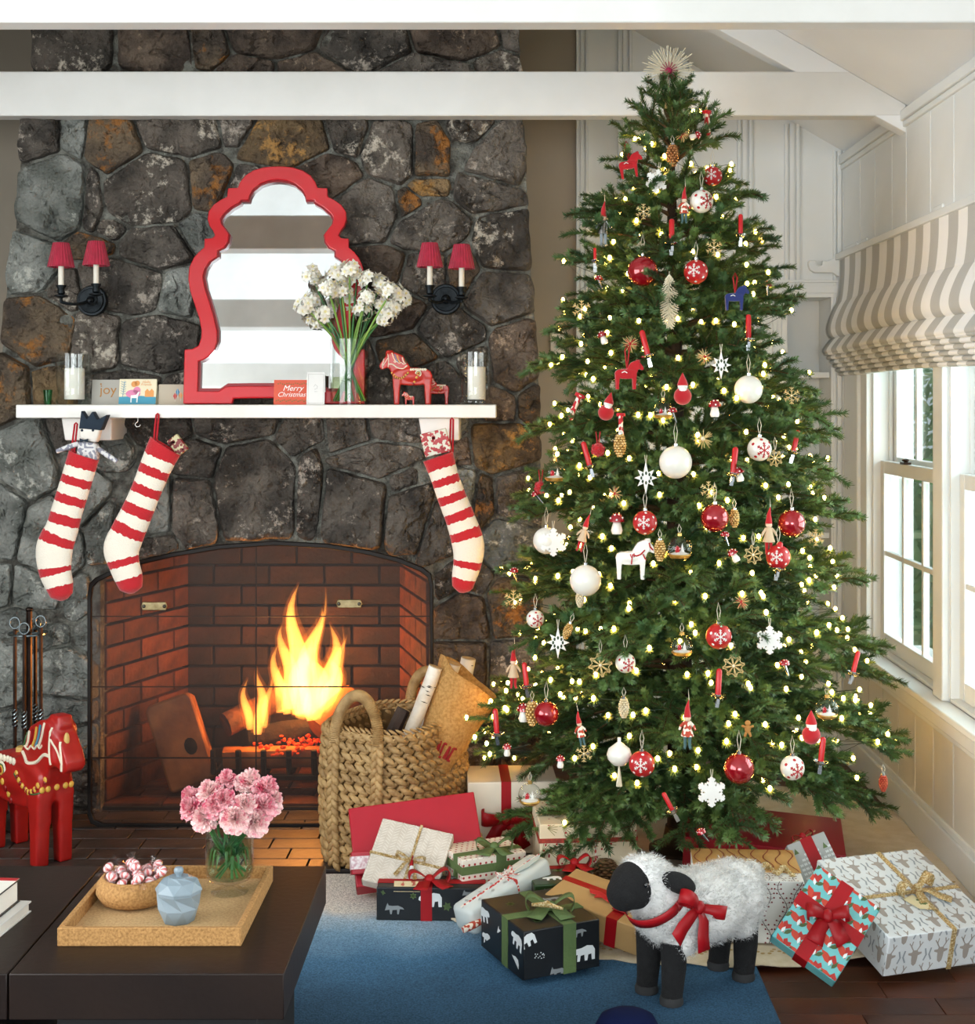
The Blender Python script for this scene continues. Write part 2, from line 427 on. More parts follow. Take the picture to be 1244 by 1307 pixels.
# post facing between windows and far casing
for a, b in ((W1[1], W1[1] + 0.09), (W2[1], W1[0]), (W1[1] + 0.15, 5.60)):
    obj('casing', MB().bb(XR - .008, XR + .014, a + .002, b - .002, ZS + .001, ZT + 0.05), white, wr, bevel=0.004)
obj('casing_bead', MB().bb(XR - .02, XR + .012, W1[1] + 0.09, W1[1] + 0.108, ZS + .001, ZT + 0.04), white, wr, bevel=0.005)
pane_m = glass('window_pane_glass', (0.93, 0.97, 0.95))
def window(name, y0, y1, label):
    w = thing(name, label, 'window', (0, 0, 0), kind='structure')
    def sash(x, z0, z1, nm):
        st = 0.045; t = 0.03
        mb = MB().bb(x, x + t, y0 + .012, y0 + .012 + st, z0, z1).bb(x, x + t, y1 - .012 - st, y1 - .012, z0, z1)
        mb.bb(x + .001, x + t - .001, y0 + .012 + st, y1 - .012 - st, z0, z0 + 0.055).bb(x + .001, x + t - .001, y0 + .012 + st, y1 - .012 - st, z1 - 0.045, z1)
        s = obj(nm, mb, white, w, bevel=0.003)
        ya, yc, za, zc = y0 + .057, y1 - .057, z0 + .055, z1 - .045
        g = (yc - ya) / 3; h = (zc - za) / 2
        for k in (1, 2):
            obj('muntin', MB().bb(x + .004, x + t - .004, ya + g * k - .009, ya + g * k + .009, za, zc), white, s, bevel=0.003)
        obj('muntin', MB().bb(x + .005, x + t - .005, ya, yc, za + h - .009, za + h + .009), white, s, bevel=0.003)
        for k in range(3):
            for j in range(2):
                obj('pane', MB().bb(x + .014, x + .017, ya + g * k + .009, ya + g * (k + 1) - .009, za + h * j + .009, za + h * (j + 1) - .009), pane_m, s, smooth=None)
        return s
    sash(XR + .04, ZS + 0.012, 1.172, 'lower_sash')
    sash(XR + .085, 1.13, ZT - .01, 'upper_sash')
    mb = MB()
    for yj in ((y0, y0 + .012), (y1 - .012, y1)):
        mb.bb(XR + .014, XO, yj[0], yj[1], ZS, ZT)
    mb.bb(XR + .014, XO, y0, y1, ZT - .01, ZT).bb(XR + .014, XO + .05, y0, y1, ZS, ZS + .012)
    obj('jamb', mb, white, w, bevel=0.002)
    mb = MB()
    for yj in (y0 + .012, y1 - .024): mb.bb(XR + .07, XR + .082, yj, yj + .012, ZS + .012, ZT - .01); mb.bb(XR + .12, XR + .135, yj, yj + .012, ZS + .012, ZT - .01)
    obj('stop_bead', mb, white, w)
    c = obj('sash_lock', MB().bb(XR + .03, XR + .055, (y0 + y1) / 2 + 0.05, (y0 + y1) / 2 + .1, 1.172, 1.18).ball((XR + .04, (y0 + y1) / 2 + .065, 1.186), (.012, .02, .006)), mat('dark_bronze', '#3A2B22', 0.4, 0.8), w)
    return w
window('window_1', *W1, 'double hung white window nearest the corner, with six panes per sash')
window('window_2', *W2, 'double hung white window on the near side of the post')

# ---- rear and left walls of the room (seen only in the mirror)
mb = MB().prism([(XL, 0), (XR, 0), (XR, EAVE), (XM, RIDGE), (XL, EAVE)], YF - .1, YF)
structure('wall_front', mb, white2, 'white gable wall at the far end of the room', 'wall')
structure('wall_left', MB().bb(XL - .1, XL, YF, YB, -0.06, EAVE), tanwall, 'taupe wall on the left of the room', 'wall')

def added_window(name, M, w, h, label):  # invented windows, built round the left and rear fill lights
    t = thing(name, label, 'window', (0, 0, 0), kind='structure')
    f = MB()
    for a, b_, c, d_ in ((-w / 2 - .09, -w / 2, -.09, h + .09), (w / 2, w / 2 + .09, -.09, h + .09), (-w / 2, w / 2, -.09, 0), (-w / 2, w / 2, h, h + .09)): f.bb(a, b_, -.05, 0, c, d_, M)
    obj('added_frame', f, white, t)
    for k in (1, 2, 3): obj('muntin', MB().bb(-w / 2 + w * k / 4 - .012, -w / 2 + w * k / 4 + .012, -.075, -.055, 0, h, M), white, t)
    obj('muntin', MB().bb(-w / 2, w / 2, -.075, -.055, h / 2 - .012, h / 2 + .012, M), white, t)
added_window('added_window_left', T(XL, .9, .50) @ RZ(90), 4.2, 1.7, 'added window frame around the fill light by the taupe wall')
added_window('added_window_rear', T(-.1, YF + .15, .70) @ RZ(180), 2.6, 1.7, 'added window frame around the fill light by the gable wall')

# =================================================================== CHIMNEY
DC = 4.85                                   # stone face depth
def cp(x, y): v = P(x, y, DC); return (v.x, v.z)
Lp = [(-45, 1110), (-22, 800), (-8, 600), (2, 470), (6, 400), (12, 340), (20, 300), (27, 200), (30, 155), (42, 97), (44, -40), (50, -190)]
Rp = [(655, -190), (661, 28), (667, 155), (672, 240), (676, 330), (683, 420), (688, 500), (690, 620), (693, 800), (697, 1110)]
ARCH = [(128, 1062), (128, 742), (165, 722), (220, 707), (290, 695), (350, 691), (410, 695), (470, 705), (515, 718), (548, 732), (548, 1062)]
outl = [cp(*p) for p in Lp] + [cp(*p) for p in Rp]
outl = outl + [cp(548, 1110)] + [cp(*p) for p in reversed(ARCH[1:-1])] + [cp(128, 1110)]
mortar = mat('chimney_mortar', '#8A8A80', 0.95, col2='#524F48', vscale=22, detail=8, vlo=0.4, vhi=0.6, bump=1.0, bscale=70, bdist=.03)
chim = structure('wall_chimney', MB().prism(outl, DC, YB - 0.002), mortar, 'rough fieldstone chimney breast with an arched fireplace opening', 'chimney')

def stone_mat(name, c1, c2, spot, amount, scale=38):
    m = mat(name, c1, 0.78, col2=c2, vscale=9, detail=8, vlo=0.38, vhi=0.62, bump=1.0, bscale=48, bdist=0.03, rand=0.32, spec=0.4)
    n = m.node_tree.nodes; l = m.node_tree.links
    b = n['Principled BSDF']
    src = b.inputs['Base Color'].links[0].from_socket
    tc = [x for x in n if x.type == 'TEX_COORD'][0]
    a = n.new('ShaderNodeTexNoise'); a.inputs['Scale'].default_value = scale; a.inputs['Detail'].default_value = 9; a.inputs['Roughness'].default_value = 0.75
    c = n.new('ShaderNodeTexNoise'); c.inputs['Scale'].default_value = 7; c.inputs['Detail'].default_value = 2
    ad = n.new('ShaderNodeMath'); ad.operation = 'MULTIPLY_ADD'; ad.inputs[1].default_value = 0.55; ad.inputs[2].default_value = 0
    su = n.new('ShaderNodeMath'); su.operation = 'ADD'
    oi = n.new('ShaderNodeObjectInfo'); va = n.new('ShaderNodeVectorMath'); va.operation = 'ADD'
    l.new(tc.outputs['Object'], va.inputs[0]); l.new(oi.outputs['Location'], va.inputs[1])
    l.new(va.outputs[0], a.inputs['Vector']); l.new(va.outputs[0], c.inputs['Vector'])
    for nd in n:
        if nd.type == 'TEX_NOISE' and nd not in (a, c): l.new(va.outputs[0], nd.inputs['Vector'])
    l.new(c.outputs['Fac'], ad.inputs[0]); l.new(ad.outputs[0], su.inputs[0]); l.new(a.outputs['Fac'], su.inputs[1])
    mr = n.new('ShaderNodeMapRange'); mr.inputs['From Min'].default_value = 0.90 - amount; mr.inputs['From Max'].default_value = 1.0 - amount
    l.new(su.outputs[0], mr.inputs['Value'])
    mx = n.new('ShaderNodeMix'); mx.data_type = 'RGBA'; mx.inputs[7].default_value = H(spot)
    l.new(mr.outputs[0], mx.inputs[0]); l.new(src, mx.inputs[6]); l.new(mx.outputs[2], b.inputs['Base Color'])
    return m
SM = {'d': stone_mat('stone_dark', '#6E665D', '#3C3732', '#AEA396', 0.045),
      'g': stone_mat('stone_grey_green', '#8E908A', '#62655F', '#BEBEB4', 0.03, 25),
      'l': stone_mat('stone_lichened', '#675E55', '#3C3731', '#C4BAAA', 0.07, 30),
      'r': stone_mat('stone_rusty', '#6B5B48', '#413830', '#96622C', 0.08, 16),
      'b': stone_mat('stone_brown', '#6A5B4E', '#3D332C', '#A8927C', 0.03),
      't': stone_mat('stone_tan', '#80694A', '#4E4032', '#A87E46', 0.08, 24)}
STONES = [
 # x, y, w, h, rot, kind  (photo pixels)
 (90,60,96,84,0,'l'),(205,62,92,80,0,'b'),(266,56,50,60,0,'r'),(348,42,120,66,0,'b'),(318,92,70,36,0,'b'),(395,92,90,42,0,'b'),(465,58,110,70,0,'d'),(540,96,120,44,10,'d'),(590,48,120,60,0,'b'),(636,84,56,40,0,'l'),(650,40,34,50,0,'d'),
 (100,5,120,60,0,'d'),(230,2,130,60,0,'d'),(360,-5,120,50,0,'b'),(480,0,120,60,0,'d'),(600,-2,110,56,0,'d'),
 (70,122,70,44,0,'d'),(160,122,100,50,0,'d'),(260,122,90,40,0,'b'),(350,128,90,36,0,'d'),(440,125,90,40,0,'l'),(540,130,90,40,0,'d'),(630,125,76,44,0,'b'),
 (52,178,50,60,0,'d'),(96,176,34,50,0,'g'),(143,184,78,66,0,'r'),(230,172,108,52,0,'l'),(300,166,40,40,0,'d'),(365,182,120,62,-8,'t'),(442,172,50,56,0,'l'),(498,196,72,74,0,'l'),(548,196,46,72,0,'r'),(600,164,54,30,0,'l'),(638,206,64,100,28,'d'),
 (68,252,104,122,12,'g'),(196,242,112,92,0,'l'),(118,262,24,90,0,'d'),(268,235,58,66,0,'r'),(330,250,110,70,0,'d'),(420,225,80,60,0,'b'),(470,270,96,84,0,'d'),(547,238,48,26,0,'t'),(520,262,30,40,0,'r'),(628,246,84,56,0,'d'),(545,290,100,66,0,'d'),(640,308,70,84,0,'l'),
 (140,294,38,22,0,'l'),(206,316,92,56,0,'d'),(112,312,60,34,0,'r'),(258,300,60,50,0,'g'),(340,320,120,70,0,'d'),
 (42,334,74,72,0,'g'),(152,366,130,64,0,'d'),(88,370,46,48,0,'l'),(228,372,50,60,0,'g'),(300,385,90,60,0,'d'),(390,330,80,70,0,'d'),(478,340,84,52,0,'b'),(540,350,60,56,0,'d'),(590,345,40,60,0,'r'),(636,378,84,72,0,'d'),
 (48,425,96,84,0,'r'),(124,436,60,82,0,'l'),(206,440,104,66,0,'d'),(285,445,60,60,0,'d'),(350,440,90,70,0,'d'),(430,400,80,60,0,'b'),(500,398,76,60,0,'b'),(440,460,70,60,0,'d'),(520,448,70,46,0,'r'),(574,424,84,56,0,'d'),(656,456,64,92,12,'b'),(606,466,40,40,0,'l'),
 (18,500,52,90,0,'r'),(66,496,56,56,0,'t'),(150,488,110,28,0,'d'),(250,495,90,40,0,'d'),(340,500,90,50,0,'d'),(420,505,70,40,0,'d'),(490,500,60,54,0,'d'),(556,496,84,60,0,'d'),(640,520,40,50,0,'b'),(674,520,30,50,0,'r'),
 (32,580,78,110,0,'g'),(84,552,44,42,0,'d'),(140,568,60,60,0,'g'),(206,550,90,36,0,'d'),(300,548,110,34,0,'d'),(382,556,62,44,0,'d'),(444,552,50,46,0,'d'),(510,546,70,34,0,'d'),(570,548,50,40,0,'g'),(640,568,92,76,0,'t'),(590,575,26,50,0,'b'),
 (324,618,100,124,0,'d'),(250,588,60,56,0,'d'),(196,640,46,96,12,'g'),(248,646,54,96,0,'d'),(395,624,30,112,8,'d'),(478,588,108,46,-10,'d'),(452,646,72,96,0,'d'),(515,612,30,28,0,'d'),(524,660,56,84,0,'d'),(560,690,48,90,8,'d'),(590,625,40,70,0,'g'),(618,640,30,68,-14,'r'),(658,638,58,82,0,'d'),
 (110,636,50,82,14,'g'),(68,694,84,104,10,'g'),(14,664,36,86,0,'g'),(128,680,40,70,0,'g'),(160,690,36,50,0,'d'),(200,695,50,26,0,'d'),(44,748,80,50,0,'g'),(98,762,30,52,0,'g'),(8,748,30,50,0,'g'),(20,796,48,40,0,'g'),(66,812,40,28,0,'g'),(112,812,26,40,0,'g'),
 (84,856,84,62,0,'g'),(14,862,48,80,0,'g'),(72,908,96,40,0,'g'),(20,925,50,46,0,'g'),(100,946,56,40,0,'g'),(45,968,60,50,0,'g'),(98,1000,56,60,0,'d'),(40,1022,60,60,0,'d'),(100,1052,70,44,0,'d'),(-15,980,50,70,0,'g'),(-10,1050,60,60,0,'d'),(45,1075,60,40,0,'d'),
 (650,690,80,84,0,'g'),(605,735,44,44,0,'d'),(590,786,72,66,0,'b'),(652,776,64,76,0,'r'),(590,850,70,70,0,'b'),(655,850,70,70,0,'d'),(600,915,90,60,0,'d'),(665,920,60,70,0,'b'),(595,985,80,80,0,'d'),(660,1000,70,80,0,'d'),(600,1060,90,60,0,'d'),(668,1070,60,60,0,'d'),(570,740,26,50,0,'d'),
]
def in_bounds(p):
    # clip polygon for the chimney outline: inset left/right edges
    return p
def clip(poly, a, n):
    """keep the part where (p-a).n <= 0"""
    out = []
    for i in range(len(poly)):
        p, q = poly[i], poly[(i + 1) % len(poly)]
        dp = (p[0] - a[0]) * n[0] + (p[1] - a[1]) * n[1]; dq = (q[0] - a[0]) * n[0] + (q[1] - a[1]) * n[1]
        if dp <= 0: out.append(p)
        if dp * dq < 0:
            t = dp / (dp - dq); out.append((p[0] + (q[0] - p[0]) * t, p[1] + (q[1] - p[1]) * t))
    return out
def edge_x(pl, y):
    pl = sorted(pl, key=lambda p: p[1])
    for a, b in zip(pl[:-1], pl[1:]):
        if a[1] <= y <= b[1]: return a[0] + (b[0] - a[0]) * (y - a[1]) / (b[1] - a[1])
    return pl[0][0] if y < pl[0][1] else pl[-1][0]
def arch_y(x):
    a = sorted(ARCH[1:-1])
    for p, q in zip(a[:-1], a[1:]):
        if p[0] <= x <= q[0]: return p[1] + (q[1] - p[1]) * (x - p[0]) / (q[0] - p[0])
    return None
rs = random.Random(3)
for i, (x, y, w, h, rot, kind) in enumerate(STONES):
    ca, sa = math.cos(R(rot)), math.sin(R(rot))
    poly = []
    ex = rs.uniform(3.5, 8.0)
    for k in range(56):
        a = 2 * PI * k / 56
        c, s = math.cos(a), math.sin(a)
        r = (abs(c) ** ex + abs(s) ** ex) ** (-1 / ex)
        r *= 1.17 + 0.10 * noise.noise(Vector((c * 1.3 + i * 3.1, s * 1.3, i)))
        px, py = r * c * w / 2, r * s * h / 2
        poly.append((x + px * ca - py * sa, y + px * sa + py * ca))
    for j, (x2, y2, w2, h2, r2, k2) in enumerate(STONES):
        if i == j or abs(x2 - x) > (w + w2) * .75 or abs(y2 - y) > (h + h2) * .75: continue
        # anisotropic split between neighbours: along the axis of the larger relative separation
        dx, dy = (x2 - x) / (w + w2), (y2 - y) / (h + h2)
        L = math.hypot(dx, dy) + 1e-6
        # normal in pixel space of the ellipse-metric bisector
        nx, ny = dx / (w + w2), dy / (h + h2); nl = math.hypot(nx, ny)
        nx, ny = nx / nl, ny / nl
        ext = lambda ww, hh: 0.5 * math.sqrt((nx * ww) ** 2 + (ny * hh) ** 2)
        e1, e2 = ext(w, h), ext(w2, h2)
        tt = e1 / (e1 + e2)
        a = (x + (x2 - x) * tt, y + (y2 - y) * tt)
        gap = 1.7
        poly = clip(poly, (a[0] - nx * gap, a[1] - ny * gap), (nx, ny))
        if len(poly) < 3: break
    if len(poly) < 3: continue
    q = []
    for (px, py) in poly:
        px = max(px, edge_x(Lp, py) - 1 + 3 * noise.noise(Vector((py * .05, 1, 0)))); px = min(px, edge_x(Rp, py) + 1 + 3 * noise.noise(Vector((py * .05, 5, 0))))
        ay = arch_y(px)
        if ay is not None and py > ay - 3 and y < ay: py = ay - 3 + 3 * noise.noise(Vector((px * .06, 2, 0)))
        if y > 742 or (x < 128 and py > 735) or (x > 548 and py > 735):
            if x < 128: px = min(px, 126)
            elif x > 548: px = max(px, 550)
        q.append((px, py))
    # even resample and round the corners a little
    q = [Vector(p) for p in q]
    per = [0]
    for a, b in zip(q, q[1:] + q[:1]): per.append(per[-1] + (b - a).length)
    N = 60; rp = []
    for k in range(N):
        d = per[-1] * k / N; m_ = 0
        while per[m_ + 1] < d: m_ += 1
        seg = per[m_ + 1] - per[m_]; tt = (d - per[m_]) / seg if seg > 1e-9 else 0
        rp.append(q[m_].lerp(q[(m_ + 1) % len(q)], tt))
    for _ in range(1): rp = [(rp[k - 1] + rp[k] * 2 + rp[(k + 1) % N]) / 4 for k in range(N)]
    cx = sum(p.x for p in rp) / N; cy = sum(p.y for p in rp) / N
    c3 = P(cx, cy, DC)
    rel = rs.uniform(0.022, 0.05) * min(1, math.sqrt(w * h) / 60)
    tx, ty = rs.uniform(-.012, .012), rs.uniform(-.012, .012)
    mb = MB(); rings = [(1.02, .025), (1.0, -.1), (.985, -.5), (.955, -.78), (.91, -.9), (.84, -.96), (.75, -.98), (.65, -1), (.55, -1.0), (.44, -1), (.33, -1.0), (.22, -1), (.11, -1.0)]
    vs = []
    for s, d in rings:
        for p in rp:
            X = (p.x - cx) * s * DC / F; Z = -(p.y - cy) * s * DC / F
            Y = d * rel if d < 0 else d
            nv = Vector((X * 13 + i * 5.7, Z * 13, i * 1.3))
            k = 0 if d > 0 else min(1.0, (1.03 - s) * 9)
            fr = noise.fractal(nv * 1.6, 0.9, 2.1, 5)
            v1 = Vector((X * 14 + i * 2.3, Z * 14 + i, 3.1)); p1 = noise.voronoi(v1)[1][0]
            v2 = Vector((X * 30 + i * 2.3, Z * 30 + i, 8.1)); p2_ = noise.voronoi(v2)[1][0]
            fac = noise.noise_vector(p1 * 2.7).dot(v1 - p1) * .028 + noise.noise_vector(p2_ * 2.7).dot(v2 - p2_) * .012
            Y -= k * (fr * 0.010 + fac + (tx * X + ty * Z) * 14)
            if k:
                X += 0.004 * noise.noise(nv * 2); Z += 0.004 * noise.noise(nv * 2 + Vector((7, 7, 7)))
            vs.append((X, Y, Z))
    fs = []
    for a in range(len(rings) - 1):
        for k in range(N):
            fs.append((a * N + k, a * N + (k + 1) % N, (a + 1) * N + (k + 1) % N, (a + 1) * N + k))
    ctr = len(vs); vs.append((0, -rel, 0)); a = (len(rings) - 1) * N
    fs += [(a + k, a + (k + 1) % N, ctr) for k in range(N)]
    mb.add(vs, fs)
    obj('stone', mb, SM[kind], chim, c3, smooth=24)

# ---- firebox of brick
brick_m = mat('firebox_brick', '#7A3F26', 0.8, col2='#4A2417', vscale=14, rand=0.28, bump=0.5, bscale=60)
sooty = mat('sooty_brick', '#3C231A', 0.85, col2='#190F0B', vscale=10, rand=0.3, bump=0.5, bscale=60)
soot = mat('firebox_mortar', '#1A110D', 0.95)
fbY = 5.38; xl0, xr0 = xpx(128, 4.87), xpx(548, 4.87); xl1, xr1 = xpx(238, fbY), xpx(514, fbY); fbZ = 0.95
fb = structure('wall_firebox', MB().prism([(xl0 - .3, 0), (xr0 + .3, 0), (xr0 + .3, fbZ), (xl0 - .3, fbZ)], fbY + .03, fbY + .06)
      .bb(xl0 - .3, xr0 + .3, 4.9, fbY + .06, fbZ - .001, fbZ + .05), soot, 'sooty brick lined firebox behind the screen', 'firebox')
def brick_face(p0, p1, z0, z1, bw, bh, nrm, bm_=None):
    p0, p1 = Vector(p0), Vector(p1); d = (p1 - p0); L = d.length; d.normalize()
    ang = math.atan2(d.y, d.x); z = z0; r_ = 0
    while z < z1:
        x = -bw * .5 * (r_ % 2)
        while x < L:
            a, b = max(x, 0), min(x + bw, L)
            if b - a > .015:
                c = p0 + d * ((a + b) / 2)
                obj('brick', MB().box((0, 0.012, 0), (b - a - .009, .05, bh - .009)), bm_ or brick_m, fb, (c.x, c.y, z + bh / 2), (0, 0, ang), bevel=.003)
            x += bw
        z += bh; r_ += 1
brick_face((xl1, fbY), (xr1, fbY), .03, .9, .205, .075, -1, sooty)
brick_face((xl0, 4.90), (xl1, fbY - .005), .03, .9, .205, .075, 1)
brick_face((xr1, fbY - .005), (xr0, 4.90), .03, .9, .205, .075, 1)
mb = MB()
fbf = structure('floor_firebox', MB().bb(xl0 - .02, xr0 + .02, 4.872, fbY + .05, -.01, .022), soot, 'brick floor of the firebox', 'firebox floor')
yy = 4.885
rr = 0
while yy < fbY:
    x = xl0 - .1 * (rr % 2)
    while x < xr0:
        a, b = max(x, xl0), min(x + .2, xr0)
        if b - a > .02: obj('brick', MB().box((0, 0, 0), (b - a - .007, .092, .03)), brick_m, fbf, ((a + b) / 2, yy + .05, .015), bevel=.003)
        x += .2
    yy += .1; rr += 1

# =================================================================== MANTEL AND WHAT STANDS ON IT
DM = 4.60                                                         # front face of the shelf
mz = 1.376
def mx(x, D=DM): return (x - VX) * D / F
mant_m = mat('mantel_paint', '#F1EEE8', 0.4, col2='#E7E3DB', vscale=5)
m_ = thing('mantel_shelf', 'long white mantel shelf on two corbels across the stone chimney', 'mantel shelf', (0, 0, 0))
obj('shelf_board', MB().bb(mx(20), mx(633), DM, DC + .02, mz - .042, mz), mant_m, m_, bevel=.003)
for a, b in ((78, 142), (534, 586)):
    obj('corbel', MB().prism([(mx(a, 4.66), mz - .043), (mx(b, 4.66), mz - .043), (mx(b, 4.66), mz - .115), (mx(a, 4.66) + .012, mz - .115)], 4.66, DC + .02), mant_m, m_, bevel=.004)
hook_m = mat('steel_hook', '#B8B8B4', 0.3, 1.0)
h0 = P(176, 536, 4.64)
hk = thing('cup_hook', 'empty steel cup hook screwed under the mantel shelf', 'hook', (h0.x, 4.64, mz - .042))
obj('hook_wire', MB().tube([(0, 0, 0.002), (0, 0, -.012), (-.006, 0, -.016), (-.009, 0, -.022), (-.004, 0, -.029), (.004, 0, -.028), (.008, 0, -.022)], .0014, 6), hook_m, hk)

def onm(x, D=4.72): return Vector(((x - VX) * D / F, D, mz))
SCL = 4.72 / F
# ---- mirror
red_lac = mat('red_lacquer', '#CE0C1E', 0.28, col2='#C00A1A', vscale=3, coat=0.6)
mir_m = mat('mirror_silver', '#F2F4F4', 0.02, 1.0)
q = 1 / 3.96
Lo = [(25,1294),(25,1020),(62,1018),(95,1000),(108,960),(108,920),(95,860),(70,790),(45,720),(35,660),(38,600),(60,550),(85,520),(112,497),(112,452),(150,450),(165,435),(155,412),(135,385),(125,350),(130,310),(155,275),(190,250),(222,235),(225,190),(275,188),(285,160),(310,125),(350,98),(400,82),(440,77),(478,76)]
Li = [(95,1232),(95,1080),(120,1074),(145,1058),(172,1028),(187,985),(187,930),(170,860),(145,780),(120,710),(108,650),(115,610),(140,570),(178,545),(178,515),(210,500),(230,470),(236,430),(215,400),(195,375),(190,350),(204,325),(245,288),(285,265),(291,252),(330,252),(336,228),(352,198),(390,167),(430,152),(455,148),(478,146)]
def resamp(pl, n):
    pl = [Vector(p) for p in pl]; d = [0]
    for a, b in zip(pl[:-1], pl[1:]): d.append(d[-1] + (b - a).length)
    out = []
    for k in range(n):
        t_ = d[-1] * k / (n - 1); i = 0
        while i < len(pl) - 2 and d[i + 1] < t_: i += 1
        out.append(pl[i].lerp(pl[i + 1], (t_ - d[i]) / max(1e-9, d[i + 1] - d[i])))
    return out
def both(pl, bottom):
    left = [(p[0], p[1]) for p in pl]; right = [(956 - p[0], p[1]) for p in reversed(left[:-1])]
    return left + right + bottom
cxm, bz = 478, 1294
f2 = lambda p: ((p[0] - cxm) * q * SCL, (bz - p[1]) * q * SCL)
Lo_r, Li_r = Lo, Li
outer = [f2(p) for p in both(Lo_r, [(956 - 270, 1294), (956 - 275, 1268), (600, 1266), (478, 1265), (356, 1266), (275, 1268), (270, 1294)])]
inner = [f2(p) for p in both(Li_r, [(956 - 200, 1232), (956 - 238, 1207), (600, 1205), (478, 1205), (356, 1205), (238, 1207), (200, 1232)])]
mr0 = thing('wall_mirror', 'large mirror in a scalloped glossy red frame leaning on the mantel', 'mirror', (onm(230 + cxm * q, 4.70).x, 4.695, mz + .001), (R(-6.5), 0, 0))
obj('frame', MB().ring(outer, inner, -.022, .006), red_lac, mr0, bevel=.003, smooth=50)
obj('frame_liner', MB().ring([(x * 1.004, z * 1.001) for x, z in inner], [(x * .972, .012 + z * .976) for x, z in inner], -.012, .004), mat('liner_red', '#8E0A18', 0.4), mr0)
obj('mirror_glass', MB().prism(inner, .003, .008), mir_m, mr0, smooth=None)

# ---- hurricane glasses with candles
clear = glass('clear_glass', (0.975, 0.985, 0.98))
wax = mat('white_wax', '#F4F0E6', 0.5, col2='#EAE4D6', vscale=4, sss=0.2)
wick = mat('wick', '#2A2420', 0.9)
def hurricane(x, w, h, cw, ch, label):
    D = 4.72; t = thing('hurricane_candle_holder', label, 'candle holder', onm(x, D))
    r = w / 2 * SCL; hh = h * SCL
    obj('glass_cylinder', MB().lathe([(0, .001), (r * .92, .001), (r * .97, .012), (r * .9, .02), (r * .86, .035), (r * .94, hh * .4), (r * .97, hh * .7), (r, hh), (r - .0025, hh), (r * .945, hh * .7), (r * .91, hh * .4), (r * .82, .037), (r * .5, .016), (0, .015)], 32), clear, t)
    c = tag(obj('pillar_candle', MB().lathe([(0, 0), (cw / 2 * SCL, 0), (cw / 2 * SCL, ch * SCL - .003), (cw / 2 * SCL - .004, ch * SCL), (0, ch * SCL - .002)], 28), wax, None, onm(x + 1, D) + Vector((0, 0, .017))),
            'white pillar candle inside the glass ' + ('beside the small green glass' if x < 300 else 'beside the red wooden horses'), 'candle')
    wk = []
    for dx, dy in ((-.008, 0), (.008, .003), (0, -.006)) if x > 300 else ((0, 0), (0.009, .004)):
        obj('wick', MB().tube([(dx, dy, ch * SCL - .004), (dx + .001, dy, ch * SCL + .012)], .001, 5), wick, c)
hurricane(94, 46, 65, 25, 40, 'clear glass hurricane holding a white candle beside the joy card')
hurricane(607, 42, 67, 23, 42, 'clear glass hurricane holding a candle beside the red wooden horses')
gt = thing('votive_glass', 'tiny green glass beside the hurricane candle at the mantel end', 'glass', onm(61, 4.70))
obj('glass_cup', MB().lathe([(0, 0), (.011, 0), (.011, .006), (.015, .048), (.0135, .048), (.0095, .008), (0, .007)], 20), glass('green_glass', (0.35, 0.75, 0.5)), gt)

# ---- cards
def card(label, x0, x1, y0, mats_front, D, rot=0, tent=True, thick=.0012):
    w = (x1 - x0) * D / F; h = (517 - y0) * D / F
    c = onm((x0 + x1) / 2, D)
    t = thing('greeting_card', label, 'greeting card', (c.x, D, mz), (0, 0, R(rot)))
    lean = math.radians(9)
    M = RX(-9)
    obj('front_leaf', MB().bb(-w / 2, w / 2, -thick, 0, 0, h, M), mats_front, t)
    if tent:
        # back leaf opens away from the fold at the top
        M2 = T(0, h * math.sin(lean), h * math.cos(lean)) @ RX(14) @ T(0, 0, -h * 1.003)
        obj('back_leaf', MB().bb(-w / 2, w / 2, 0, thick, 0, h, M2), mats_front, t)
    return t, w, h, M
def decal(name, polys, m, t, M, off=-.0018, w=None):
    mb = MB()
    for pl in polys: mb.add([(x, off, z) for x, z in pl], [tuple(range(len(pl)))], M)
    return obj(name, mb, m, t, smooth=None, norm=False)
def disc(x, z, r, n=14, ry=None): return [(x + r * math.cos(2 * PI * i / n), z + (ry or r) * math.sin(2 * PI * i / n)) for i in range(n)]
def stroke(pts, w):
    """thick polyline as quads"""
    out = []
    for a, b in zip(pts[:-1], pts[1:]):
        d = Vector((b[0] - a[0], b[1] - a[1])); L_ = d.length
        if L_ < 1e-9: continue
        n_ = Vector((-d.y, d.x)) / L_ * w / 2; e = d / L_ * w * .3
        a2, b2 = Vector(a) - e, Vector(b) + e
        out.append([tuple(a2 - n_), tuple(b2 - n_), tuple(b2 + n_), tuple(a2 + n_)])
    return out
def text(name, body, size, m, t, M, x, z, off=-.002, shear=0.0, extrude=0.0, align='CENTER'):
    cu = bpy.data.curves.new(name, 'FONT'); cu.body = body; cu.size = size; cu.align_x = align; cu.shear = shear; cu.resolution_u = 3
    o = bpy.data.objects.new(name, cu); COL.objects.link(o)
    dg = bpy.context.evaluated_depsgraph_get(); dg.update()
    me = bpy.data.meshes.new_from_object(o.evaluated_get(dg)); bpy.data.objects.remove(o)
    me.transform(M @ T(x, off, z) @ RX(90)); me.materials.clear(); me.materials.append(m)
    o = bpy.data.objects.new(name, me); COL.objects.link(o); o.parent = t
    return o
pc_grey = mat('card_grey', '#BDB9B0', 0.8); pc_tan = mat('card_tan', '#C7BBA6', 0.8); pc_white = mat('card_white', '#F2F0EC', 0.7)
pc_coral = mat('card_coral', '#DD5F46', 0.7); pc_cream = mat('card_cream', '#F0E4C4', 0.7)
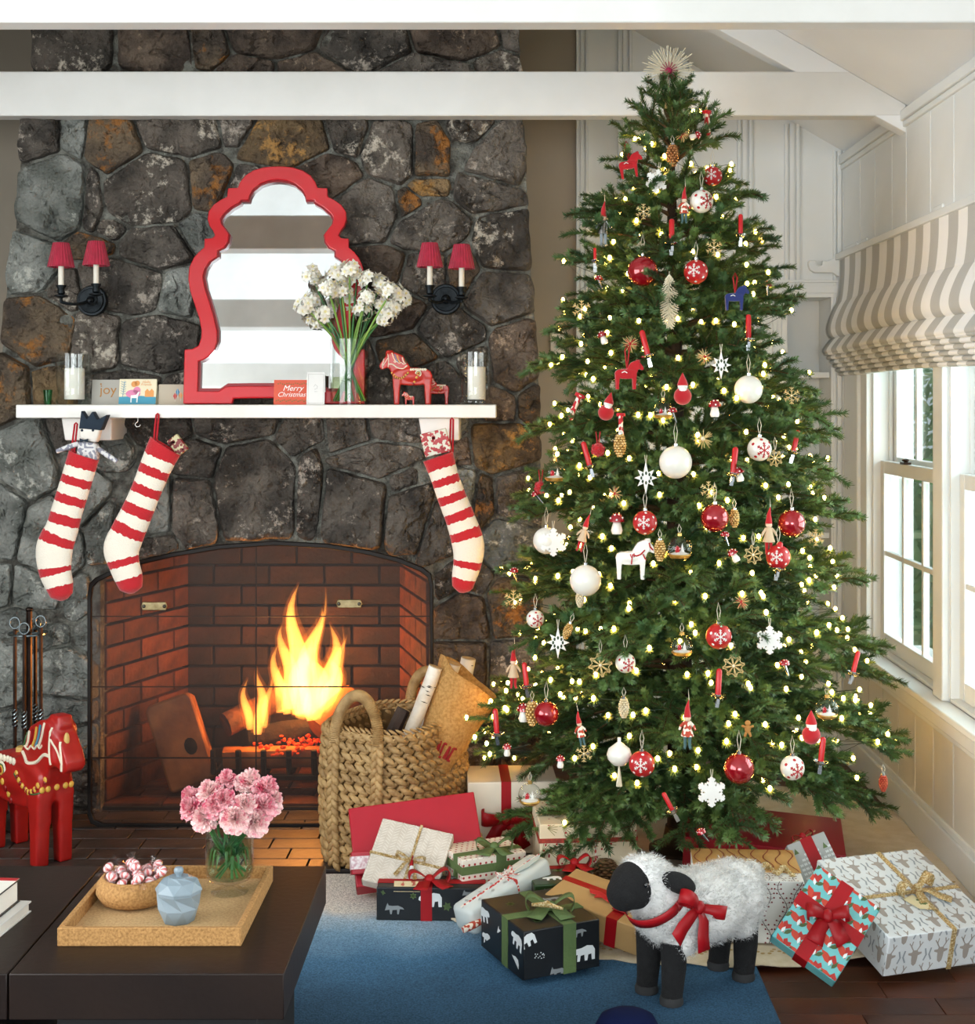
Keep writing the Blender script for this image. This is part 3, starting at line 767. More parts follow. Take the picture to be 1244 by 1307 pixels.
ink_gold = mat('ink_gold', '#A8763A', 0.4, 0.6); ink_pink = mat('ink_pink', '#E58AB0', 0.7); ink_teal = mat('ink_teal', '#4C9DB8', 0.7); ink_or = mat('ink_orange', '#E8A05C', 0.7)
ink_w = mat('ink_white', '#FAF8F4', 0.7); ink_g = mat('ink_green', '#5C7A3E', 0.7); ink_red = mat('ink_red', '#C8372E', 0.7); ink_grey = mat('ink_grey', '#A8A8A4', 0.7); ink_blue = mat('ink_blue', '#3E8FB8', 0.7)
t, w, h, M = card('grey tent card with gold letters reading joy', 117, 155, 485, pc_grey, 4.76, 4)
text('lettering', 'joy', .045, ink_gold, t, M, .004, h * .42)
decal('ornament_print', [disc(-.02, h * .82, .003)], ink_gold, t, M)
t, w, h, M = card('colourful card with a pink hill, teal lake and small white deer', 151, 199, 484, pc_cream, 4.70, -3)
decal('print_teal', [[(-w/2, .001), (w/2, .001), (w/2, h*.3), (.01, h*.34), (-w/2, h*.3)]], ink_teal, t, M)
decal('print_pink', [disc(-w*.12, h*.42, w*.2, 16, h*.16), disc(-w*.02, h*.55, w*.1)], ink_pink, t, M, -.0022)
decal('print_orange', [[(w*.2, h*.3), (w*.44, h*.3), (w*.44, h*.52), (w*.38, h*.62), (w*.32, h*.52), (w*.26, h*.62), (w*.2, h*.52)], disc(-w*.1, h*.8, .01), disc(-w*.02, h*.83, .009)], ink_or, t, M, -.0024)
decal('print_deer', [[(-w*.18, h*.08), (-w*.15, h*.08), (-w*.15, h*.25), (-w*.02, h*.25), (-w*.02, h*.08), (w*.01, h*.08), (w*.02, h*.34), (w*.06, h*.5), (w*.02, h*.5), (-w*.03, h*.38), (-w*.18, h*.36)]], ink_w, t, M, -.0027)
decal('print_branch', stroke([(-w*.4, h*.3), (-w*.36, h*.92)], .0015) + [x for k in range(6) for x in stroke([(-w*.39+w*.006*k, h*(.4+k*.09)), (-w*.32, h*(.44+k*.09))], .0012) + stroke([(-w*.39+w*.006*k, h*(.4+k*.09)), (-w*.46, h*(.46+k*.09))], .0012)], ink_blue, t, M, -.0024)
text('lettering', 'Hello', .012, ink_or, t, M, w*.22, h*.84, shear=.3); text('lettering', 'Friends', .012, ink_or, t, M, w*.22, h*.74, shear=.3)
t, w, h, M = card('tan tent card with three small coloured feathers', 203, 247, 491, pc_tan, 4.72, 12)
for mm, fx, fz in ((ink_blue, .004, .62), (ink_red, -.004, .42), (ink_or, .014, .45)):
    decal('print_feather', [[(fx - .006, h*fz), (fx, h*fz + .013), (fx + .006, h*fz), (fx, h*fz - .014)]], mm, t, M)
    decal('print_quill', stroke([(fx, h*fz - .018), (fx, h*fz + .012)], .0007), ink_w, t, M, -.0024)
t, w, h, M = card('coral red card lettered Merry Christmas in white script', 349, 394, 485, pc_coral, 4.66, 0)
text('lettering', 'Merry', .026, ink_w, t, M, .004, h*.56, shear=.35); text('lettering', 'Christmas', .022, ink_w, t, M, .0, h*.32, shear=.35)
decal('print_garland', [disc(-w*.42 + w*.84*k/15, h*(.16 + .03*math.sin(k*2.1)), .0022, 6) for k in range(16)] + [disc(-w*.38 + w*.8*k/13, h*(.84 + .03*math.sin(k*1.7)), .002, 6) for k in range(14)], ink_g, t, M)
t, w, h, M = card('plain white card with a small grey sketch standing by the vase', 391, 414, 475, pc_white, 4.645, 0)
decal('print_border', stroke([(-w*.42, h*.05), (w*.42, h*.05), (w*.42, h*.94), (-w*.42, h*.94), (-w*.42, h*.05)], .0007), ink_grey, t, M)
decal('print_sketch', stroke([(-.006, h*.55), (-.002, h*.62), (.006, h*.56), (.004, h*.5), (-.004, h*.47)], .0008) + stroke([(-.004, h*.4), (.005, h*.4)], .0008), ink_grey, t, M)

# ---- paperwhites in a glass cylinder
vs0 = onm(446, 4.68)
vt = thing('glass_vase', 'tall clear glass cylinder vase of paperwhite stems on the mantel', 'vase', vs0)
vr, vh = .0635, 83 * SCL
obj('glass_wall', MB().lathe([(0, 0), (vr, 0), (vr, vh), (vr - .003, vh), (vr - .003, .009), (0, .008)], 36), clear, vt)
obj('water', MB().lathe([(0, .0095), (vr - .004, .0095), (vr - .004, vh * .42), (0, vh * .42)], 30), glass('vase_water', (0.86, 0.92, 0.74), 1.2), vt)
stem_m = mat('flower_stem_green', '#5E8A2E', 0.5, col2='#86A944', vscale=12, rand=0.2)
stem_d = mat('flower_stem_dark', '#2F6030', 0.5, col2='#3F7A3A', vscale=12, rand=0.2)
petal_m = mat('paperwhite_petal', '#F8F5EA', 0.6, col2='#EFEADA', vscale=20, sss=0.15)
cup_m = mat('paperwhite_cup', '#EFE3A8', 0.6)
fm = MB()
for k in range(6):
    a = 2 * PI * k / 6
    Mk = RZ(math.degrees(a)) @ RY(-14 + 8 * (k % 2))
    fm.add([(.002, -.002, 0), (.010, -.0052, .0008), (.017, 0, -.001), (.010, .0052, .0008), (.002, .002, 0), (.010, 0, .0022)], [(0, 1, 5, 4), (1, 2, 5), (2, 3, 5), (3, 4, 5)], Mk)
fm.lathe([(.002, 0), (.0042, .005), (.0036, .005), (.001, .001)], 8, None, 1)
floret_me = mesh_of(fm, 'floret', [petal_m, cup_m], 180)
rf = random.Random(11)
heads = [(398,352),(400,385),(412,400),(388,392),(430,352),(436,372),(447,385),(418,368),(455,360),(470,356),(486,362),(500,372),(512,382),(468,380),(484,388),(446,345),(500,393),(492,405),(405,410),(462,398)]
for i, (hx, hy) in enumerate(heads):
    Dh = 4.68 + rf.uniform(-.06, .05)
    hp = P(hx, hy, Dh)
    st = thing('paperwhite_flower', 'white paperwhite flower with clustered florets in the mantel vase', 'flower', vs0, group='paperwhites in the mantel vase')
    a = rf.uniform(0, 2 * PI); rr = rf.uniform(.01, .045)
    off = Vector((hp.x - vs0.x, hp.y - vs0.y, 0))
    base = Vector((-off.x * .45, -off.y * .4, .012)); base.x += math.cos(a) * .012; base.y += math.sin(a) * .012
    if base.xy.length > vr - .012: base.xy = base.xy.normalized() * (vr - .012)
    rim = Vector((off.x * .35, off.y * .3, vh))
    if rim.xy.length > vr - .01: rim.xy = rim.xy.normalized() * (vr - .01)
    tip = hp - vs0
    path = catmull([base, base.lerp(rim, .5), rim, rim.lerp(tip, .55) + Vector((0, 0, .006)), tip], 5)
    obj('stem', MB().tube(path, [.0034] * (len(path) - 3) + [.003, .0025, .002], 6), stem_m if i % 2 else stem_d, st)
    for k in range(17):
        d = Vector((rf.gauss(0, 1), rf.gauss(0, 1) - .5, rf.gauss(0, .8) + .25)).normalized()
        fo = bpy.data.objects.new('floret', floret_me); COL.objects.link(fo); fo.parent = st
        fo.location = tip + d * rf.uniform(.014, .034)
        fo.rotation_mode = 'QUATERNION'; fo.rotation_quaternion = d.to_track_quat('Z', 'X')
        sc_ = rf.uniform(.95, 1.3); fo.scale = (sc_,) * 3
for i in range(7):
    a = rf.uniform(0, 2 * PI)
    st = tag(obj('paperwhite_leaf', MB().tube(catmull([(math.cos(a + 2.5) * .03, math.sin(a + 2.5) * .03, .012), (math.cos(a) * .02, math.sin(a) * .02, vh * .7), (math.cos(a) * .055, math.sin(a) * .05, vh + .06 + .012 * i)], 6), .0045, 6, flat=.3), stem_d, None, vs0),
             'flat dark green paperwhite leaf among the stems in the mantel vase', 'leaf', 'leaves in the mantel vase')

# ---- sconces
iron = mat('black_iron', '#1C2226', 0.45, 0.7, col2='#12171A', vscale=30, bump=0.2, bscale=80)
shade_m = mat('crimson_shade', '#AE0E36', 0.7, col2='#980A2C', vscale=40, sheen=0.3)
candle_sleeve = mat('candle_sleeve', '#F2EBDB', 0.5)
def sconce(px, py, arms, label):
    D = 4.745; c = P(px, py, D); t = thing('wall_sconce', label, 'sconce', c)
    k = D / F; r = 20 * k
    Mr = RX(90)
    obj('back_plate', MB().lathe([(0, 0), (r * .25, .0), (r * .3, -.006), (r * .75, -.01), (r * .8, -.004), (r * .92, -.004), (r, .006), (r, .012), (0, .012)], 24, RX(-90) @ T(0, 0, 0)), iron, t)
    obj('boss', MB().ball((0, -.014, 0), .014), iron, t)
    for ax, ay in arms:
        dx, dz = (ax - px) * k, -(ay - py) * k
        arm = obj('arm', MB().tube(catmull([(0, -.014, 0), (dx * .4, -.05, -.014), (dx * .95, -.075, -.01), (dx, -.075, dz - .012)], 6), .005, 8)
                  .lathe([(0, dz - .022), (.006, dz - .02), (.004, dz - .012), (.022, dz - .006), (.022, dz - .003), (.008, dz), (.012, dz + .004), (.011, dz + .018), (.016, dz + .026), (.016, dz + .03), (0, dz + .03)], 16, T(dx, -.075, 0)), iron, t)
        obj('candle_sleeve', MB().lathe([(.009, dz + .03), (.009, dz + .095), (0, dz + .095)], 14, T(dx, -.075, 0)), candle_sleeve, arm)
        # pleated shade
        prof0, prof1 = .042, .024; n_ = 48; vs_, fs_ = [], []
        for j, (rad, z_) in enumerate(((prof0, dz + .088), ((prof0 + prof1) / 2, dz + .127), (prof1, dz + .166))):
            for i in range(n_):
                a = 2 * PI * i / n_; r_ = rad + (.0009 if i % 2 else -.0009)
                vs_.append((dx + r_ * math.cos(a), -.075 + r_ * math.sin(a), z_))
        for j in range(2):
            for i in range(n_): fs_.append((j * n_ + i, j * n_ + (i + 1) % n_, (j + 1) * n_ + (i + 1) % n_, (j + 1) * n_ + i))
        obj('lamp_shade', MB().add(vs_, fs_), shade_m, t, smooth=None, solid=.0015)
sconce(117, 384, [(87, 378), (131, 376)], 'black iron double sconce with crimson shades above the hurricane candle and tent cards')
sconce(569, 382, [(550, 378), (590, 380)], 'black iron double sconce with crimson shades above the red wooden horses')

# ---- stockings
felt_m = bpy.data.materials.new('striped_felt'); felt_m.use_nodes = True
def make_felt(m, bounds):
    n = m.node_tree.nodes; l = m.node_tree.links; b = n['Principled BSDF']
    at = n.new('ShaderNodeAttribute'); at.attribute_name = 't'
    tc = n.new('ShaderNodeTexCoord'); nz = n.new('ShaderNodeTexNoise'); nz.inputs['Scale'].default_value = 90; nz.inputs['Detail'].default_value = 6
    l.new(tc.outputs['Object'], nz.inputs['Vector'])
    ma = n.new('ShaderNodeMath'); ma.operation = 'MULTIPLY_ADD'; ma.inputs[1].default_value = 0.03; ma.inputs[2].default_value = -0.015
    l.new(nz.outputs['Fac'], ma.inputs[0])
    ad = n.new('ShaderNodeMath'); l.new(at.outputs['Fac'], ad.inputs[0]); l.new(ma.outputs[0], ad.inputs[1])
    cr = n.new('ShaderNodeValToRGB'); cr.color_ramp.interpolation = 'CONSTANT'
    e = cr.color_ramp.elements; red, wh = H('#C01B26'), H('#F2E9D8')
    e[0].position = 0; e[0].color = red
    e[1].position = bounds[0]; e[1].color = wh
    for i, p in enumerate(bounds[1:]):
        x = e.new(p); x.color = red if i % 2 == 0 else wh
    l.new(ad.outputs[0], cr.inputs[0]); l.new(cr.outputs[0], b.inputs['Base Color'])
    b.inputs['Roughness'].default_value = 0.95; b.inputs['Sheen Weight'].default_value = 0.4
    bn = n.new('ShaderNodeTexNoise'); bn.inputs['Scale'].default_value = 220; l.new(tc.outputs['Object'], bn.inputs['Vector'])
    bp = n.new('ShaderNodeBump'); bp.inputs['Strength'].default_value = 0.6; bp.inputs['Distance'].default_value = .004
    l.new(bn.outputs['Fac'], bp.inputs['Height']); l.new(bp.outputs[0], b.inputs['Normal'])
make_felt(felt_m, [.085, .15, .205, .275, .335, .41, .475, .55, .615, .77, .82, .9])
loop_m = mat('red_loop_cord', '#B81324', 0.8)
def stocking(spine, top_dir, loop_px, label):
    D = 4.555; k = D / F
    pts = [P(x, y, D) for x, y, hw in spine]
    o3 = P(loop_px[0], loop_px[1], D); o3.y = DM - .004
    base = pts[0]
    t = thing('christmas_stocking', label, 'stocking', base)
    path = catmull([p - base for p in pts], 8)
    hws = catmull([(hw * k, 0, 0) for x, y, hw in spine], 8)
    hw = [v.x for v in hws]
    # rounded toe
    hw[-1] = hw[-1] * .25; hw[-2] *= .62; hw[-3] *= .84
    n_ = 20; vs_, fs_, at_ = [], [], []
    L_ = [0]
    for a, b in zip(path[:-1], path[1:]): L_.append(L_[-1] + (b - a).length)
    for i, p in enumerate(path):
        if i == 0: d = Vector((top_dir[1], 0, -top_dir[0])); side = Vector((top_dir[0], 0, -top_dir[1])).normalized()
        else:
            tg = (path[min(i + 1, len(path) - 1)] - path[i - 1]).normalized(); side = Vector((-tg.z, 0, tg.x))
            if side.x < 0: side = -side
            if i < 5:
                s0 = Vector((top_dir[0], 0, -top_dir[1])).normalized(); side = s0.lerp(side, i / 5).normalized()
        th = min(hw[i] * .62, .027)
        for j in range(n_):
            a = 2 * PI * j / n_
            vs_.append(p + side * hw[i] * math.cos(a) + Vector((0, th * math.sin(a), 0)) + Vector((0, 0, .0015 * noise.noise(Vector((i * .5, j * .9, base.x * 50)))))); at_.append(L_[i] / L_[-1])
    for i in range(len(path) - 1):
        for j in range(n_): fs_.append((i * n_ + j, i * n_ + (j + 1) % n_, (i + 1) * n_ + (j + 1) % n_, (i + 1) * n_ + j))
    fs_.append(tuple(range((len(path) - 1) * n_, len(path) * n_)))
    mb = MB().add(vs_, fs_); mb.at = {'t': at_}
    obj('sock', mb, felt_m, t, smooth=180, solid=.003)
    l0 = o3 - base
    tp = Vector((l0.x, 0, -.002))
    obj('hanging_loop', MB().tube([(tp.x - .004, 0.005, -.01), (l0.x - .005, l0.y * .6, l0.z * .5), (l0.x - .004, l0.y, l0.z - .004), (l0.x, l0.y, l0.z), (l0.x + .004, l0.y, l0.z - .004), (l0.x + .004, l0.y * .6, l0.z * .5), (tp.x + .003, 0.005, -.01)], .0032, 6), loop_m, t)
    return t, base
s1, b1 = stocking([(107, 581, 19.5), (100, 605, 19.5), (93, 628, 19.5), (85.5, 652, 19.5), (79, 675, 20.5), (69.5, 700, 23), (70, 727, 20.5), (76, 748, 17), (80, 766, 12)], (1, .34), (92, 540),
                  'red and white striped felt stocking holding the crowned rag doll')
s2, b2 = stocking([(211, 569, 22), (200, 593, 20), (191, 615, 19), (182.5, 636, 19), (173, 658, 20), (162, 682, 21.5), (155, 701, 22.5), (159, 722, 19), (165, 740, 17), (168, 757, 12)], (1, .62), (197, 528),
                  'red and white striped felt stocking with a foil packet at its cuff')
s3, b3 = stocking([(559, 583, 19.5), (566.5, 606, 17.5), (574, 628, 17.5), (581, 646, 18), (588, 664, 18.5), (597, 693, 20), (597, 715, 18), (592, 738, 15), (589, 756, 11)], (1, -.33), (576, 534),
                  'red and white striped felt stocking below the white corbel, holding a printed packet')
def packet(x, y, D, w, h, rot, label, c1, c2):
    t = thing('small_packet', label, 'packet', P(x, y, D), (0, R(rot), 0))
    obj('wrapper', MB().box((0, 0, 0), (w, .018, h)), mat('packet_' + c1[1:], c1, 0.4, col2=c2, vscale=70, detail=1, vlo=.48, vhi=.52), t, bevel=.003)
    mb = MB(); rp_ = random.Random(x)
    for k in range(14):
        cx, cz = rp_.uniform(-w * .42, w * .42), rp_.uniform(-h * .42, h * .42); r_ = rp_.uniform(.003, .007)
        mb.add([(px_, -.0096, pz_) for px_, pz_ in disc(cx, cz, r_, 7)], [tuple(range(7))])
    obj('wrapper_print', mb, mat('packet_print' + c2[1:], c2, .5), t, smooth=None, norm=False)
packet(227, 568, 4.565, .04, .06, -38, 'gold and red foil packet poking out of the middle stocking', '#C9BE92', '#7E1F1C')
packet(556, 565, 4.565, .085, .075, -14, 'red and green printed packet poking out of the stocking by the corbel', '#D9D6C4', '#B3262A')

# ---- rag doll in the first stocking
linen = mat('doll_linen', '#F1EAE0', 0.9); navyf = mat('doll_navy_felt', '#1F2D3B', 0.9); patt = mat('doll_triangle_print', '#DDDBDA', 0.9, col2='#8E8F9C', vscale=90, detail=0, vlo=.49, vhi=.51)
D = 4.57; k = D / F
dl = thing('rag_doll', 'king rag doll with a navy crown and bow tie in the striped stocking', 'doll', P(112, 590, D))
def dp(x, y): return ((x - 112) * k, -(y - 590) * k)
head = MB().prism([dp(103, 543), dp(130, 547), dp(125, 565), dp(110, 562), dp(103, 558)], -.02, .02)
obj('head', head, linen, dl, bevel=.008, smooth=180)
obj('crown', MB().prism([dp(103, 547), dp(106, 524), dp(113, 535), dp(120, 525), dp(126, 536), dp(139, 529), dp(131, 549), dp(117, 548)], -.021, .021), navyf, dl, bevel=.0025, smooth=180)
obj('torso', MB().prism([dp(102, 562), dp(125, 566), dp(126, 590), dp(98, 586)], -.022, .022), patt, dl, bevel=.009, smooth=180)
for a, b in (((100, 566), (73, 576)), ((124, 572), (150, 589))):
    pa, pb = dp(*a), dp(*b)
    obj('arm', MB().tube([(pa[0], 0, pa[1]), ((pa[0] + pb[0]) / 2, -.006, (pa[1] + pb[1]) / 2), (pb[0], -.004, pb[1])], [.008, .0085, .007], 10), patt, dl)
mb = MB()
for x in (107, 121): mb.ball((dp(x, 549)[0], -.021, dp(x, 549)[1]), (.0042, .002, .0042), 8, 6)
obj('eye', mb, navyf, dl)
bt = dp(110, 562)
obj('bow_tie', MB().prism([(bt[0] - .013, bt[1] + .007), (bt[0], bt[1] + .002), (bt[0] + .013, bt[1] + .006), (bt[0] + .013, bt[1] - .006), (bt[0], bt[1] - .002), (bt[0] - .013, bt[1] - .006)], -.028, -.022), navyf, dl, bevel=.001)

# =================================================================== FIRE SCREEN, FIRE, TOOLS
DS = 4.69
def sp(x, y, D=DS): v = P(x, y, D); return (v.x, v.z)
scr = thing('fireplace_screen', 'arched black mesh fireplace screen with two brass handle plates', 'fire screen', (0, 0, 0))
so = [(112, 1040), (112, 760), (114, 745), (122, 737), (150, 724), (180, 714), (220, 705), (280, 695), (350, 690), (420, 694), (470, 702), (510, 712), (540, 724), (550, 732), (553, 745), (554, 1040), (550, 1052), (540, 1056), (330, 1056), (128, 1056), (116, 1051)]
cxs, cys = 333, 880
si = [(cxs + (x - cxs) * .977, cys + (y - cys) * .968) for x, y in so]
so2, si2 = [sp(*p) for p in so], [sp(*p) for p in si]
frame_m = mat('screen_black_steel', '#1A1512', 0.45, 0.6)
obj('screen_frame', MB().ring(so2, si2, DS - .008, DS + .008), frame_m, scr, bevel=.003)
mesh_m = bpy.data.materials.new('fine_wire_mesh'); mesh_m.use_nodes = True
n = mesh_m.node_tree.nodes; l = mesh_m.node_tree.links; b = n['Principled BSDF']
b.inputs['Base Color'].default_value = H('#3A2E27'); b.inputs['Roughness'].default_value = .6; b.inputs['Metallic'].default_value = .3
tc = n.new('ShaderNodeTexCoord'); sx = n.new('ShaderNodeSeparateXYZ'); l.new(tc.outputs['Object'], sx.inputs[0])
outs = []
for ax in (0, 2):                                                # woven wires 2.5 mm apart: open between them
    mu = n.new('ShaderNodeMath'); mu.operation = 'MULTIPLY'; mu.inputs[1].default_value = 400; l.new(sx.outputs[ax], mu.inputs[0])
    frn = n.new('ShaderNodeMath'); frn.operation = 'FRACT'; l.new(mu.outputs[0], frn.inputs[0])
    lt = n.new('ShaderNodeMath'); lt.operation = 'LESS_THAN'; lt.inputs[1].default_value = .30; l.new(frn.outputs[0], lt.inputs[0]); outs.append(lt)
mxm = n.new('ShaderNodeMath'); mxm.operation = 'MAXIMUM'; l.new(outs[0].outputs[0], mxm.inputs[0]); l.new(outs[1].outputs[0], mxm.inputs[1])
trn = n.new('ShaderNodeBsdfTransparent'); ms = n.new('ShaderNodeMixShader')
l.new(mxm.outputs[0], ms.inputs[0]); l.new(trn.outputs[0], ms.inputs[1]); l.new(b.outputs[0], ms.inputs[2]); l.new(ms.outputs[0], n['Material Output'].inputs[0])
obj('wire_mesh', MB().add([(x, DS, z) for x, z in si2], [tuple(range(len(si2)))]), mesh_m, scr, smooth=None)
for y in (787, 877, 968):
    obj('cross_wire', MB().cyl((sp(116, y)[0], DS + .006, sp(116, y)[1]), (sp(550, y)[0], DS + .006, sp(550, y)[1]), .0022, n=6), frame_m, scr)
obj('upright_wire', MB().cyl((sp(326, 694)[0], DS + .009, sp(326, 694)[1]), (sp(326, 1054)[0], DS + .009, sp(326, 1054)[1]), .0022, n=6), frame_m, scr)
brass = mat('aged_brass', '#B7A67E', 0.3, 1.0, col2='#8F7D58', vscale=40)
for x, y in ((198, 773), (446, 770)):
    cx_, cz_ = sp(x, y); w_, h_ = .043, .0135
    o8 = [(cx_ - w_, cz_), (cx_ - w_ + .006, cz_ + h_), (cx_ + w_ - .006, cz_ + h_), (cx_ + w_, cz_), (cx_ + w_ - .006, cz_ - h_), (cx_ - w_ + .006, cz_ - h_)]
    hp_ = obj('handle_plate', MB().prism(o8, DS - .014, DS - .010), brass, scr, bevel=.002)
    for sg in (-1, 1):
        obj('screw', MB().ball((cx_ + sg * .033, DS - .015, cz_), (.006, .004, .006), 10, 6), mat('screw_steel', '#5A5750', .35, 1), hp_)

# ---- grate, logs and flames
iron2 = mat('grate_iron', '#120E0C', 0.7, 0.4)
gx0, gx1 = mx(282, 5.1), mx(470, 5.1)
gr = thing('fire_grate', 'black iron log grate standing in the firebox', 'grate', (0, 0, .022))
for i in range(7):
    x = gx0 + (gx1 - gx0) * i / 6
    obj('bar', MB().tube([(x, 4.96, .17), (x, 4.97, .09), (x, 5.05, .075), (x, 5.24, .08)], .010, 6), iron2, gr)
for y in (5.0, 5.2):
    obj('rail', MB().cyl((gx0 - .02, y, .068), (gx1 + .02, y, .068), .011, n=6), iron2, gr)
    for x in (gx0 + .03, gx1 - .03): obj('foot', MB().cyl((x, y, .003), (x, y, .07), .010, n=6), iron2, gr)
bark = mat('log_bark', '#6B3A1E', 0.85, col2='#2A1610', vscale=18, detail=8, bump=0.8, bscale=40)
split = mat('split_log_face', '#B4703A', 0.7, col2='#7A4422', vscale=10, detail=6, bump=0.4, bscale=30)
char = mat('charred_wood', '#26130C', 0.9, col2='#0C0705', vscale=20, bump=1.0, bscale=40)
ember = mat('glowing_ember', '#5A1606', 0.9, col2='#FF5A12', vscale=30, emit='#FF4008', estr=0.22)
def log(name, p0, p1, r, m, label, sq=False, cap=None):
    p0, p1 = Vector(p0), Vector(p1); c = (p0 + p1) / 2
    t = thing('fire_log', label, 'log', c)
    n_ = 12; pts = [p0.lerp(p1, i / 6) - c for i in range(7)]
    mb = MB().tube(pts, r, n_)
    if sq:
        mb.v = [(v[0], v[1], min(v[2], (sum(p.z for p in pts) / 7) + r * .55)) for v in mb.v]
    mb.v = [tuple(Vector(v) + noise.noise_vector(Vector(v) * 18) * r * .13) for v in mb.v]
    obj('wood', mb, m, t, smooth=40)
    return t
zf = .022
log('a', (mx(285, 5.02), 5.02, zf + .135), (mx(470, 5.06), 5.06, zf + .135), .045, split, 'split log at the front of the grate with flat pale face', True)
log('b', (mx(318, 5.13), 5.13, zf + .165), (mx(450, 5.17), 5.17, zf + .20), .05, char, 'charred round log lying under the flames')
log('c', (mx(288, 5.06), 5.06, zf + .235), (mx(360, 5.2), 5.2, zf + .30), .042, bark, 'bark covered log leaning up beside the smaller flame')
log('d', (mx(405, 5.06), 5.06, zf + .22), (mx(452, 5.16), 5.16, zf + .315), .048, split, 'split log leaning up beside the tallest flames')
em = thing('ember_heap', 'heap of glowing orange embers under the flames', 'embers', (mx(375, 5.1), 5.1, zf + .16))
rf = random.Random(5); mb = MB()
for k in range(110):
    mb.ball((rf.uniform(-.16, .12), rf.uniform(-.06, .03), rf.uniform(-.02, .03)), (rf.uniform(.005, .013), rf.uniform(.005, .01), rf.uniform(.003, .008)), 5, 4, RZ(rf.uniform(0, 180)))
obj('coals', mb, ember, em)['kind'] = 'stuff'
# flames: glowing gas volumes
flame_m = bpy.data.materials.new('flame_gas'); flame_m.use_nodes = True
n = flame_m.node_tree.nodes; l = flame_m.node_tree.links; n.remove(n['Principled BSDF'])
ev = n.new('ShaderNodeEmission'); ev.inputs[0].default_value = (1.0, 0.36, 0.055, 1); ev.inputs[1].default_value = 120
l.new(ev.outputs[0], n['Material Output'].inputs['Volume'])
fl = thing('log_fire', 'bright yellow flames rising from the burning logs', 'fire', (mx(375, 5.1), 5.1, zf + .2))
def tongue(x, y0, y1, w, D, lean=0, seed=0):
    """one flame tongue: base y0 to tip y1 (photo px at depth D), half width w px"""
    k = D / F; h = (y0 - y1) * k; p0 = P(x, y0, D) - Vector(fl.location); pts, rr_ = [], []
    for i in range(13):
        t_ = i / 12
        sw = math.sin(t_ * 6.5 + seed * 1.9) * w * k * .55 * t_
        pts.append(p0 + Vector((sw + lean * k * t_, .01 * math.sin(t_ * 4 + seed * 2), h * t_)))
        rr_.append(max(.0012, w * k * (math.sin(PI * min(1, .16 + t_ * .84)) ** .8) * (1 - t_ * .55)))
    obj('flame', MB().tube(pts, rr_, 10, flat=.7), flame_m, fl, smooth=180)
    obj('flame_edge', MB().tube([p + Vector((0, 0, .006)) for p in pts], [r_ * 1.35 + .0035 for r_ in rr_], 10, flat=.8), glow_m, fl, smooth=180)
glow_m = bpy.data.materials.new('flame_edge_gas'); glow_m.use_nodes = True
n = glow_m.node_tree.nodes; l = glow_m.node_tree.links; n.remove(n['Principled BSDF'])
ev = n.new('ShaderNodeEmission'); ev.inputs[0].default_value = (1.0, 0.20, 0.02, 1); ev.inputs[1].default_value = 13
l.new(ev.outputs[0], n['Material Output'].inputs['Volume'])
for a in ((381, 912, 745, 22, 5.13, -2, 0), (394, 912, 776, 24, 5.15, 6, 1), (412, 908, 796, 19, 5.12, 16, 2), (370, 905, 796, 18, 5.1, -6, 3), (426, 900, 812, 14, 5.14, 9, 4), (398, 870, 752, 7, 5.16, 18, 5),
          (329, 937, 852, 13, 5.03, 5, 6), (318, 932, 866, 10, 5.04, -6, 7), (338, 928, 860, 8, 5.05, 6, 8), (402, 918, 832, 26, 5.06, 0, 9), (357, 910, 822, 13, 5.14, -4, 10), (386, 914, 812, 24, 5.05, 0, 11), (417, 910, 838, 20, 5.09, 10, 12), (366, 912, 850, 13, 5.04, -6, 13), (410, 890, 790, 6, 5.1, -10, 14), (432, 890, 800, 5, 5.13, 6, 15), (372, 860, 770, 5, 5.12, -2, 16)):
    tongue(*a)
for i, (x, y, D, e) in enumerate(((385, 850, 5.08, 13), (330, 900, 4.98, 4.5), (410, 870, 4.99, 4.5))):
    d = bpy.data.lights.new('fire_glow', 'POINT'); d.energy = e; d.color = (1, .40, .10); d.shadow_soft_size = .05
    o = bpy.data.objects.new('fire_glow', d); COL.objects.link(o); o.parent = fl; o.location = P(x, y, D) - Vector(fl.location)
# leaning split billet on the left of the firebox
t = thing('wood_billet', 'broad split billet with a dark knot leaning in the firebox', 'log', P(250, 1000, 5.0) + Vector((0, 0, 0)), (R(-12), R(-20), R(4)))
t.location.z = .062
o8 = [(-.075, 0), (.075, 0), (.085, .012), (.085, .29), (.07, .31), (-.07, .31), (-.085, .29), (-.085, .012)]
obj('wood', MB().prism(o8, -.03, .03), split, t, bevel=.01, smooth=60)
obj('knot', MB().ball((.03, -.03, .13), (.022, .004, .03), 10, 6), char, t)

